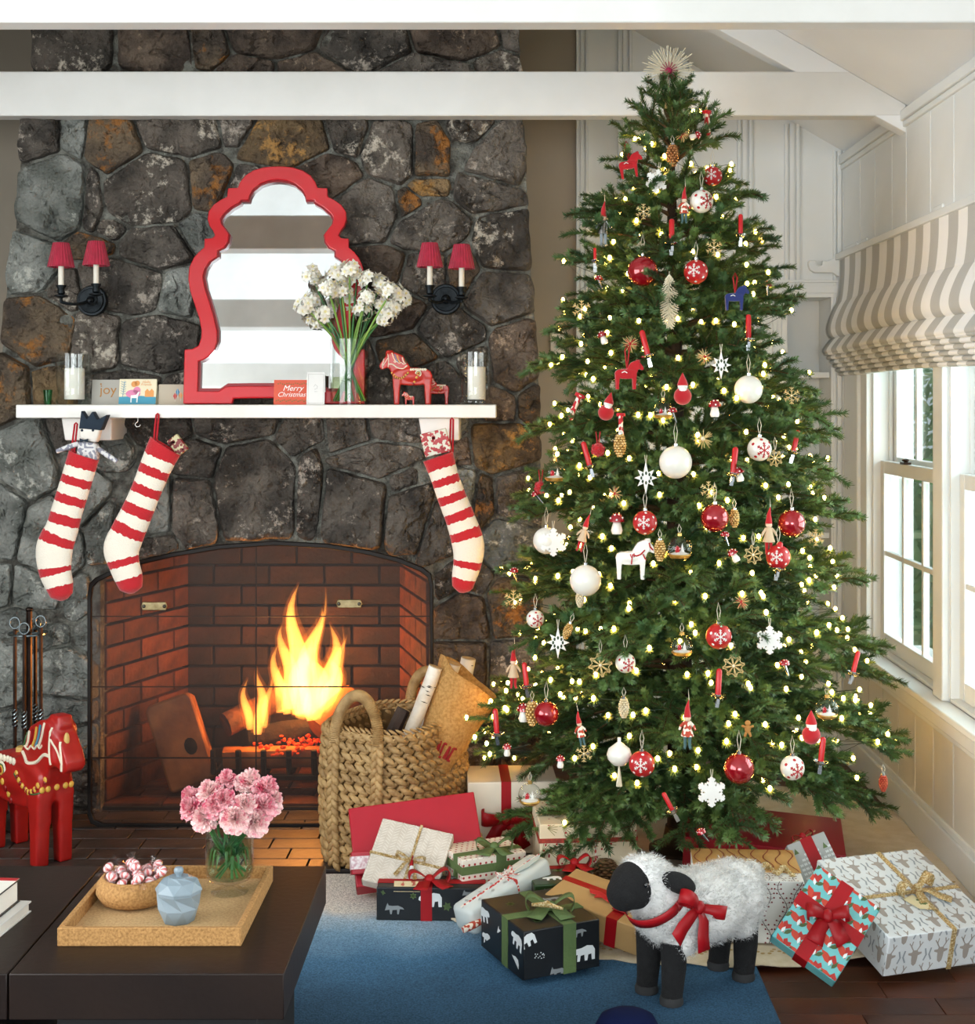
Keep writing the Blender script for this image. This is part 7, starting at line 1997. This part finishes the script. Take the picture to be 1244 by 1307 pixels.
def k_elf(t, s, body=None, legs=None):
    obj('hat', MB().tube([(0, 0, s * .16), (.0, 0, s * .34), (s * .03, 0, s * .5)], [s * .075, s * .045, s * .006], 10), felt_r, t)
    obj('head', MB().ball((0, 0, s * .13), s * .07, 12, 8), skin, t)
    obj('robe', MB().lathe([(0, s * .08), (s * .06, s * .07), (s * .1, -s * .12), (s * .13, -s * .22), (0, -s * .22)], 14), body or mat('elf_linen', '#D9BE9C', .9), t)
    for sg in (-1, 1):
        obj('arm', MB().tube([(sg * s * .05, 0, s * .06), (sg * s * .13, -.002, -s * .03), (sg * s * .16, -.004, -s * .1)], [s * .03, s * .028, s * .02], 7), body or MATS['elf_linen'], t)
        obj('leg', MB().tube([(sg * s * .045, 0, -s * .2), (sg * s * .045, 0, -s * .42), (sg * s * .06, -.006, -s * .47)], [s * .04, s * .03, s * .028], 7), legs or felt_r, t)
    obj('hanging_string', MB().tube([(s * .03, 0, s * .49), (s * .02, 0, s * .49 + .03), (s * .035, 0, s * .49)], .0008, 4), string_m, t)
def k_elfs(t, s): k_elf(t, s, MATS['elf_stripe'], mat('elf_teal', '#4E6E70', .9))
def k_elfg(t, s): k_elf(t, s, silver, mat('elf_grey', '#8E9AA0', .5))
def k_mitten(t, s):
    st_ = MATS['elf_stripe']
    obj('sock', MB().tube(catmull([(0, 0, s * .5), (0, 0, s * .1), (.0, 0, -s * .25), (s * .1, 0, -s * .48)], 4), [s * .17, s * .17, s * .17, s * .17, s * .17, s * .17, s * .18, s * .19, s * .2, s * .2, s * .18, s * .15, s * .09], 12, flat=.6), mat('stripe_knit', '#C0272D', .9, col2='#F2E8DA', vscale=85, detail=0, vlo=.49, vhi=.51), t, smooth=180)
    obj('cuff', MB().lathe([(s * .2, s * .42), (s * .2, s * .56), (0, s * .56)], 12, None, 0, 1, .65), felt_r, t)
def k_globe(t, s):
    obj('glass_dome', MB().ball((0, 0, 0), s, 20, 14), glass('ornament_glass', (.95, .97, .96)), t, smooth=180)
    obj('base', MB().lathe([(0, -s * .72), (s * .72, -s * .72), (s * .9, -s * .5), (s * .86, -s * .42), (0, -s * .42)], 18), gold_o, t)
    sc_ = obj('snow', MB().lathe([(0, -s * .2), (s * .4, -s * .3), (s * .75, -s * .42), (0, -s * .42)], 14), felt_w, t)
    obj('little_tree', MB().lathe([(s * .18, -s * .3), (0, s * .4)], 8, T(s * .22, 0, 0)), felt_w, sc_); obj('little_house', MB().box((-s * .2, -s * .1, -s * .15), (s * .3, s * .25, s * .3)).prism([(-s * .4, 0), (0, 0), (-s * .2, s * .22)], -s * .25, s * .05), felt_r, sc_)
    cap_hook(t, s, gold_o)
def k_horse(t, s, m=None):
    me = HORSE.copy(); me.materials.clear(); me.materials.append(m or felt_r)
    me.transform(T(s * .3, 0, -s * .5) @ Matrix.Scale(s, 4)); o = bpy.data.objects.new('body', me); COL.objects.link(o); o.parent = t
    obj('stitching', MB().tube([(s * x, s * .17, s * z) for x, z in ((-.02, .05), (-.1, .1), (-.2, .06))], s * .018, 5).tube([(s * x, -s * .17, s * z) for x, z in ((-.02, .05), (-.1, .1), (-.2, .06))], s * .018, 5), felt_w, t)
    obj('ribbon_loop', MB().tube([(0, 0, s * .15), (-.006, 0, s * .8), (0, .003, s * .98), (.006, 0, s * .8), (0, 0, s * .15)], .0022, 5), red_rb, t)
def k_horseb(t, s): k_horse(t, s, felt_b)
def k_horsew(t, s):
    me = HORSE.copy(); me.materials.clear(); me.materials.append(pearl); me.transform(T(s * .3, 0, -s * .5) @ Matrix.Scale(s, 4))
    o = bpy.data.objects.new('body', me); COL.objects.link(o); o.parent = t
    fx = lambda x, z_: side(HB_, x, z_, -1, .004)
    Ms = T(s * .3, 0, -s * .5) @ Matrix.Scale(s, 4)
    for pl in ([(.0, .72), (-.1, .62), (-.2, .58), (-.3, .6)], [(-.3, .62), (-.32, .5), (-.33, .38)], [(-.05, .62), (.0, .52), (.02, .48)], [(.1, .9), (.12, .8), (.2, .72)], [(-.36, .62), (-.33, .54), (-.26, .56), (-.27, .64)]):
        q_ = [Ms @ fx(x, z_) for x, z_ in pl]; obj('painted_harness', MB().tube(q_, s * .018, 5), matte_red, t)
def k_gnome(t, s):
    obj('body', MB().ball((0, 0, -s * .2), (s * .3, s * .28, s * .3), 16, 10), felt_r, t, smooth=180); obj('head', MB().ball((0, -s * .02, s * .12), s * .17, 12, 8), felt_w, t)
    obj('hat', MB().lathe([(s * .19, s * .16), (s * .14, s * .32), (0, s * .6)], 12), felt_r, t); obj('beard', MB().ball((0, -s * .16, s * .02), (s * .13, s * .08, s * .12), 10, 6), felt_w, t)
def k_icicle(t, s):
    mb = MB(); r2 = random.Random(1)
    for j in range(22):
        z_ = s * (.5 - j / 22); rr = s * .17 * math.sin(PI * (.12 + .8 * j / 22)) + s * .02
        for i in range(9): a = 2 * PI * i / 9 + j * .4; mb.cyl((0, 0, z_ + s * .03), (rr * math.cos(a), rr * math.sin(a), z_ - s * .06), s * .016, s * .008, 4)
    obj('straw_tassel', mb, straw_p, t); obj('hanging_string', MB().tube([(0, 0, s * .48), (0, 0, s * .6)], .0008, 4), string_m, t)
def k_pompom(t, s):
    mb = MB(); r2 = random.Random(2)
    for k in range(120): d = Vector((r2.gauss(0, 1), r2.gauss(0, 1), r2.gauss(0, 1))).normalized(); mb.cyl(tuple(d * s * .6), tuple(d * s), s * .09, s * .05, 4)
    mb.ball((0, 0, 0), s * .85, 10, 8); obj('wool_ball', mb, felt_r, t); obj('ribbon_loop', MB().tube([(-.002, 0, s * .8), (-.006, 0, s + .03), (.006, 0, s + .03), (.002, 0, s * .8)], .0018, 5), red_rb, t)
def k_onion(t, s):
    obj('ball', MB().lathe([(0, -s), (s * .5, -s * .88), (s * .9, -s * .45), (s, -s * .05), (s * .85, s * .4), (s * .4, s * .75), (s * .14, s * .95), (s * .14, s * 1.3), (0, s * 1.3)], 22), pearl, t, smooth=180)
    mb = MB()
    for k in range(14): a = 2 * PI * k / 14; mb.cyl((0, 0, -s * .95), (s * .22 * math.cos(a), s * .22 * math.sin(a), -s * 2.6), s * .05, s * .03, 4)
    obj('tassel', mb, straw_p, t)
def k_bird(t, s):
    obj('body', MB().ball((0, 0, 0), (s * .5, s * .26, s * .34), 16, 10, RY(25)), felt_r, t, smooth=180); obj('head', MB().ball((-s * .42, 0, s * .22), s * .2, 12, 8), felt_r, t, smooth=180)
    obj('beak', MB().cyl((-s * .58, 0, s * .22), (-s * .74, 0, s * .2), s * .05, s * .005, 6), gold_o, t); obj('tail', MB().prism([(s * .3, -s * .1), (s * .8, -s * .4), (s * .7, -s * .5), (s * .25, -s * .2)], -s * .06, s * .06), felt_r, t, bevel=.002)
def k_ginger(t, s):
    mb = MB().ball((0, 0, s * .32), (s * .17, s * .07, s * .17), 10, 8); mb.ball((0, 0, -s * .02), (s * .18, s * .07, s * .24), 10, 8)
    for sg in (-1, 1): mb.tube([(sg * s * .1, 0, s * .08), (sg * s * .34, 0, s * .16)], s * .07, 7).tube([(sg * s * .08, 0, -s * .2), (sg * s * .17, 0, -s * .46)], s * .08, 7)
    obj('figure', mb, mat('gingerbread', '#B8803E', .8), t, smooth=180)
KINDS = {
 'redball': (k_redball, 'glossy_bauble', 'glossy deep red glass bauble', 'bauble'), 'whiteball': (k_whiteball, 'pearl_bauble', 'plain pearly white bauble', 'bauble'),
 'redflake': (k_redflake, 'snowflake_bauble', 'matte red bauble painted with a white snowflake and dots', 'bauble'), 'whiteflake': (k_whiteflake, 'snowflake_bauble', 'cream bauble painted with a red snowflake', 'bauble'),
 'candle': (k_candle, 'clip_candle', 'slim red candle in a silver clip', 'candle'), 'mushpick': (k_mushpick, 'toadstool_pick', 'red spotted toadstool on a slanting silver stem', 'ornament'),
 'mush': (k_mush, 'toadstool_ornament', 'red spotted toadstool with a fat white stem', 'ornament'), 'cone': (k_cone, 'pine_cone_ornament', 'gold glass pine cone', 'ornament'), 'coneb': (k_coneb, 'pine_cone_ornament', 'copper brown glass pine cone', 'ornament'),
 'conew': (k_conew, 'pine_cone_ornament', 'pale gold glass pine cone', 'ornament'), 'coner': (k_coner, 'pine_cone_ornament', 'reddish glass pine cone', 'ornament'), 'star': (k_star, 'straw_star', 'pale straw star with pointed rays', 'ornament'),
 'burst': (k_burst, 'straw_burst', 'round straw burst ornament', 'ornament'), 'burstr': (k_burstr, 'straw_burst', 'straw burst ornament with a red centre', 'ornament'), 'flake': (k_flake, 'straw_snowflake', 'small straw snowflake', 'ornament'),
 'feltflake': (k_feltflake, 'felt_snowflake', 'white felt snowflake', 'ornament'), 'feltstar': (k_feltstar, 'felt_star', 'white felt eight pointed star', 'ornament'), 'elf': (k_elf, 'elf_ornament', 'red hatted elf doll in a linen robe', 'ornament'),
 'elfs': (k_elfs, 'elf_ornament', 'red hatted elf doll in a striped sweater', 'ornament'), 'elfg': (k_elfg, 'elf_ornament', 'silver robed elf figure with a red pointed hat', 'ornament'), 'mitten': (k_mitten, 'stocking_ornament', 'red and white striped stocking ornament', 'ornament'),
 'globe': (k_globe, 'glass_globe_ornament', 'clear glass globe with a tiny snow scene', 'ornament'), 'horse': (k_horse, 'horse_ornament', 'red felt horse on a ribbon loop', 'ornament'), 'horseb': (k_horseb, 'horse_ornament', 'navy blue felt horse on a red ribbon loop', 'ornament'),
 'horsew': (k_horsew, 'horse_ornament', 'white ceramic horse with red painted harness', 'ornament'), 'gnome': (k_gnome, 'gnome_ornament', 'round red felt gnome with a white beard', 'ornament'), 'icicle': (k_icicle, 'straw_tassel', 'long pale straw tassel', 'ornament'),
 'pompom': (k_pompom, 'pompom_ornament', 'red wool pompom', 'ornament'), 'onion': (k_onion, 'tassel_bauble', 'white onion shaped bauble with a straw tassel', 'bauble'), 'bird': (k_bird, 'bird_ornament', 'red felt bird', 'ornament'), 'ginger': (k_ginger, 'gingerbread_ornament', 'tiny gingerbread figure', 'ornament')}
ORN = [ # kind, x, y, size in photo px (radius for balls, height for figures), tilt, where
 ('mitten',902,158,30,0,'near the tree top'),('burstr',871,171,11,0,'just under the star topper'),('mush',888,173,14,70,'beside the straw burst near the tree top'),('coneb',858,199,27,0,'hanging below the star topper'),('horse',803,211,32,-8,'near the tree top above the white snowflake'),
 ('feltflake',838,231,15,10,'highest on the tree'),('redflake',909,225,12.5,0,'above the highest cream one'),('whiteflake',895,257,15,0,'highest on the tree'),('elfs',873,262,48,0,'beside the highest cream bauble'),('flake',821,270,10,0,'between the felt snowflake and a red candle'),('elfg',770,286,58,0,'high on the chimney side'),
 ('candle',857,312,33,0,0),('candle',945,301,28,0,0),('candle',759,334,18,0,0),('flake',911,316,11,0,'above the dotted red bauble in the upper branches'),('redball',820,346,19.5,0,'in the upper branches, largest bauble there'),('redflake',888,347,15.5,0,'above the long straw tassel'),('mushpick',764,357,15,0,'beside the upper large red bauble'),
 ('icicle',854,386,66,0,'in the middle of the upper branches'),('horseb',938,380,32,0,'on the branch tips toward the window'),('mushpick',979,364,16,20,'clear on a branch tip near the shelves'),('candle',955,434,33,0,0),('flake',742,395,12,0,'at the chimney-side branch tips, near the light switch'),('mush',769,430,16,-20,'on a chimney-side branch near the light switch'),
 ('burstr',804,439,12,0,'above the red felt horse on a white ribbon'),('candle',827,455,35,-14,0),('burstr',899,455,11,0,'beside the white felt star in the upper half'),('feltstar',920,466,16,0,'near the plain pearly bauble toward the window'),('horse',800,478,38,0,'under the straw burst, with a white ribbon'),('gnome',871,498,38,0,'in the middle above a small toadstool'),('whiteball',955,497,18,0,'half hidden by a branch on the window side'),
 ('gnome',775,520,34,15,'on the chimney side above a gold cone'),('mitten',733,520,34,25,'on the chimney-side branches, tilted'),('mush',912,520,21,0,'below the white felt star'),('globe',846,524,13,0,'in the middle beside a slanting toadstool'),('mushpick',858,526,17,0,'beside the glass globe in the middle'),('burst',897,560,14,0,'above the large pearly bauble'),('mitten',792,543,28,0,'just above a gold pine cone'),('cone',791,569,28,0,'below the striped stocking ornament'),('pompom',763,574,9.5,0,'beside the upper gold pine cone'),
 ('flake',1010,505,11,0,'on the outermost tips toward the alcove shelves'),('whiteball',862,590,21,0,'in the very middle of the tree'),('whiteflake',969,573,15.5,0,'on the window side level with the pearly bauble'),('star',989,585,11,0,'beside the cream bauble on the window side'),('candle',1012,578,30,12,0),('candle',753,596,34,-16,0),('candle',935,606,36,6,0),('mush',943,604,18,-10,'behind a red candle in the middle'),('feltstar',824,610,18,0,'between the pearly bauble and the chimney'),('flake',904,625,11,0,'below the pearly bauble in the middle'),('burstr',784,630,11,0,'below the white felt star, chimney side'),
 ('globe',708,603,15,0,'on the chimney-side tips'),('pompom',690,622,9,0,'against the stone chimney'),('mushpick',684,632,16,-20,'at the chimney-side tips beside the pompom'),('mush',787,667,25,0,'beside a red snowflake bauble'),('redflake',823,667,15.5,0,'above the white ceramic horse'),('whiteball',697,690,17,0,'on the chimney side behind a felt snowflake'),('feltflake',706,692,18,0,'in front of the pearly bauble on the chimney side'),('elf',745,680,50,15,'leaning by the felt snowflake'),('horsew',807,713,52,0,'sitting on a branch in the middle'),('cone',842,703,26,0,'at the nose of the white ceramic horse'),('globe',867,700,16.5,0,'beside the white ceramic horse'),('whiteball',747,741,20,0,'above a small gold acorn cone'),('conew',740,765,20,0,'under the pearly bauble on the chimney side'),
 ('mushpick',656,730,16,0,'on the outermost chimney-side tip'),('flake',655,765,12,0,'under the outermost chimney-side toadstool'),('whiteflake',683,790,11.5,0,'on the chimney side above a felt star'),('feltstar',712,820,18,0,'on the lower chimney side'),('cone',724,806,20,20,'half behind the lower white felt star'),('elf',655,852,55,0,'hanging over the burlap sack'),('globe',870,825,15,0,'in the lower middle'),('star',766,849,15.5,0,'beside a cream bauble in the lower half'),('whiteflake',798,846,13,0,'in the lower half beside a straw star'),
 ('redball',912,661,18,0,'half hidden in the middle by a hanging gold cone'),('cone',937,662,22,0,'beside the half hidden red bauble'),('elf',981,678,62,0,'before the red bauble by the shelves'),('redball',1010,668,17.5,0,'behind the elf toward the shelves'),('mushpick',925,684,16,0,'near a glass globe by the ceramic horse'),('mush',936,708,17,-30,'under the slanting toadstool by the glass globe'),('star',961,708,12.5,0,'below the elf toward the shelves'),('redflake',993,711,15.5,0,'behind a candle toward the shelves'),('candle',992,727,36,6,0),('flake',1041,686,11,0,'on the tips before the alcove shelves'),
 ('burstr',946,768,11,0,'above the dotted red bauble in the lower half'),('redflake',917,812,16.5,0,'beside the lower-half globe'),('feltflake',982,817,18,0,'in the lower half on the window side'),('star',936,850,14.5,0,'above a red candle in the lower half'),('mushpick',1001,848,18,0,'below the felt snowflake on the window side'),('candle',1088,860,30,14,0),('candle',916,889,36,3,0),
 ('candle',672,877,32,-6,0),('candle',634,938,34,-4,0),('mush',668,908,22,0,'beside a gold pine cone over the basket'),('cone',679,911,30,0,'beside a red bauble over the basket'),('redball',697,911,16,0,'low on the basket side'),('conew',796,904,24,0,'in the lower middle'),('elfs',740,930,46,-10,'in the lower half above a straw snowflake'),('flake',745,962,11,0,'under the striped elf low on the tree'),('onion',790,962,16,0,'beside the lowest red snowflake bauble'),('redflake',819,975,16.5,0,'lowest on the tree'),('mush',647,956,15,0,'low over the basket and gifts'),('mush',715,971,15,0,'between the striped elf and the lowest globe'),('globe',676,1015,15,0,'above the polka dot gift'),('candle',859,1036,28,-28,0),
 ('elfs',877,925,64,0,'in the lower middle beside a gingerbread figure'),('ginger',954,930,22,0,'above the lowest glossy red bauble'),('gnome',1035,930,40,0,'on the lower window side'),('candle',1047,974,34,6,0),('globe',1055,905,15,0,'beside the gnome on the window side'),('whiteflake',1011,980,15.5,0,'lowest on the window side'),('redball',943,981,19.5,0,'lowest on the tree'),('feltflake',908,1011,19,0,'lowest on the tree'),('mushpick',895,1063,17,-20,'under the tree above the sheep'),('coner',1127,1000,20,0,'on the outermost low branch by the window wall'),
]
for kind, x, y, sz, tilt, where in ORN:
    fn, nm, desc, cat = KINDS[kind]
    D0 = on_tree(x, y, 1.02)
    D0 = D0 + (Vector((0, 0, CZ)) - D0).normalized() * .03       # a touch proud of the branch tips
    k = D0.y / F
    lab = (desc + ' ' + where) if where else 'slim red candle in a silver clip on a branch of the Christmas tree'
    t = thing(nm, lab, cat, D0, (0, R(tilt), R(random.Random(x).uniform(-12, 12))), group='red clip candles on the tree' if kind == 'candle' else None)
    fn(t, sz * k)
# ---- straw star topper
tp = thing('tree_topper', 'large pale straw star topper with a red centre on the tree tip', 'tree topper', P(853, 91, 4.36))
mb = MB(); s = 32 * 4.36 / F; r2 = random.Random(4)
for k in range(120):
    a = 2 * PI * (k + .5 * math.sin(k * 2.1)) / 120; ln = s * (1.1 if k % 6 == 0 else .95 if k % 3 else .6) * r2.uniform(.9, 1.06)
    mb.cyl((0, 0, 0), (ln * math.cos(a), r2.uniform(-.012, .012), ln * math.sin(a)), .0007, .0013, 5)
obj('straw_rays', mb, straw_p, tp)
mb = MB()
for k in range(16): a = 2 * PI * k / 16; mb.cyl((0, -.006, 0), (s * .36 * math.cos(a), -.012, s * .36 * math.sin(a)), .0016, .0012, 5)
obj('red_rays', mb, mat('topper_red', '#A8124A', .6), tp); obj('centre', MB().ball((0, -.008, 0), (s * .13, .006, s * .13), 12, 8), MATS['topper_red'], tp)
obj('holder', MB().cyl((0, .006, -s * .2), (-.006, .012, -s * 1.45), .003, .005, 6).cyl((.004, .0, -s * .6), (.016, .004, -s * 2.2), .0015, .0015, 5), straw, tp)

# =================================================================== ROMAN BLIND
strp = bpy.data.materials.new('striped_blind_linen'); strp.use_nodes = True
n = strp.node_tree.nodes; l = strp.node_tree.links; b = n['Principled BSDF']
tc = n.new('ShaderNodeTexCoord'); sx = n.new('ShaderNodeSeparateXYZ'); l.new(tc.outputs['Object'], sx.inputs[0])
mu = n.new('ShaderNodeMath'); mu.operation = 'MULTIPLY'; mu.inputs[1].default_value = 1 / .175; l.new(sx.outputs[1], mu.inputs[0])
frn = n.new('ShaderNodeMath'); frn.operation = 'FRACT'; l.new(mu.outputs[0], frn.inputs[0])
gt_ = n.new('ShaderNodeMath'); gt_.operation = 'GREATER_THAN'; gt_.inputs[1].default_value = .5; l.new(frn.outputs[0], gt_.inputs[0])
mxx = n.new('ShaderNodeMix'); mxx.data_type = 'RGBA'; mxx.inputs[6].default_value = H('#F4F4F2'); mxx.inputs[7].default_value = H('#BDBDB9'); l.new(gt_.outputs[0], mxx.inputs[0]); l.new(mxx.outputs[2], b.inputs['Base Color']); b.inputs['Roughness'].default_value = .9
nz = n.new('ShaderNodeTexNoise'); nz.inputs['Scale'].default_value = 300; l.new(tc.outputs['Object'], nz.inputs['Vector'])
bp = n.new('ShaderNodeBump'); bp.inputs['Strength'].default_value = .25; bp.inputs['Distance'].default_value = .004; l.new(nz.outputs['Fac'], bp.inputs['Height']); l.new(bp.outputs[0], b.inputs['Normal'])
bl = thing('roman_blind', 'grey and white striped roman blind gathered in folds over the windows', 'blind', (0, 0, 0))
Y0, Y1 = 2.6, 5.62
def fold(prof_, name, close=False):
    q_ = catmull([(x, 0, z_) for x, z_ in prof_], 5); ys = [Y0 + (Y1 - Y0) * i / 30 for i in range(31)]
    vs_, fs_ = [], []
    for j, yv in enumerate(ys):
        wv = .003 * math.sin(yv * 7) + .002 * math.sin(yv * 17)
        for v in q_: vs_.append((v.x + wv, yv, v.z + .004 * math.sin(yv * 3.1)))
    m_ = len(q_)
    for j in range(30):
        for i in range(m_ - 1): fs_.append((j * m_ + i, j * m_ + i + 1, (j + 1) * m_ + i + 1, (j + 1) * m_ + i))
    obj(name, MB().add(vs_, fs_), strp, bl, smooth=180, solid=.003)
fold([(1.275, 1.945), (1.274, 1.87), (1.268, 1.80), (1.262, 1.765)], 'flat_panel')
fold([(1.266, 1.775), (1.245, 1.74), (1.225, 1.69), (1.222, 1.655), (1.235, 1.632), (1.262, 1.625)], 'soft_fold')
fold([(1.255, 1.64), (1.235, 1.625), (1.215, 1.60), (1.205, 1.582), (1.214, 1.572), (1.25, 1.572)], 'soft_fold')
for k in range(6):
    z_ = 1.578 - .0155 * k; x_ = 1.21 + .012 * k
    fold([(1.29, z_ + .004), (x_ + .012, z_ + .003), (x_, z_ - .004), (x_ + .004, z_ - .012), (x_ + .03, z_ - .012)], 'pleat')
obj('head_rail', MB().bb(1.262, 1.294, Y0, Y1, 1.93, 1.955), white, bl, bevel=.003)

# =================================================================== GARDEN OUTSIDE THE WINDOWS
leaf_m = mat('garden_leaf', '#A9C78C', .7, col2='#6E9A5C', vscale=3, rand=.2)
lm_ = MB(); rf = random.Random(31)
def shrub(loc, r, h, label):
    t = thing('garden_shrub', label, 'shrub', loc); vs_, fs_ = [], []
    for k in range(2600):
        d = Vector((rf.gauss(0, 1), rf.gauss(0, 1), rf.gauss(0, 1))).normalized() * rf.uniform(.6, 1)
        c = Vector((d.x * r, d.y * r, h * .55 + d.z * h * .5)); u = Vector((rf.gauss(0, 1), rf.gauss(0, 1), rf.gauss(0, 1))).normalized(); v = u.orthogonal().normalized(); s_ = rf.uniform(.04, .08)
        k_ = len(vs_); vs_ += [c - u * s_, c + v * s_ * .5, c + u * s_, c - v * s_ * .5]; fs_.append((k_, k_ + 1, k_ + 2, k_ + 3))
    o = obj('foliage', MB().add(vs_, fs_), leaf_m, t, smooth=None, norm=False); o['kind'] = 'stuff'
    obj('stem', MB().cyl((0, 0, 0), (0, 0, h * .6), .04, .02, 8), bark_t, t)
structure('ground_outside', MB().bb(1.5, 12, -2, 30, -.5, -.45), mat('lawn', '#9DBB80', .9, col2='#86A868', vscale=2), 'pale lawn outside the windows', 'lawn')
shrub((2.9, 9.6, -.45), 1.0, 3.2, 'tall leafy shrub outside the corner window'); shrub((4.4, 14.5, -.45), 1.6, 4.6, 'broad leafy shrub farther out in the garden'); shrub((3.6, 12.0, -.45), 1.3, 4.2, 'leafy shrub midway down the garden'); shrub((6.5, 21, -.45), 3.0, 6.5, 'tall leafy tree at the end of the garden'); shrub((2.6, 7.4, -.45), .55, 1.7, 'low leafy shrub under the corner window outside')
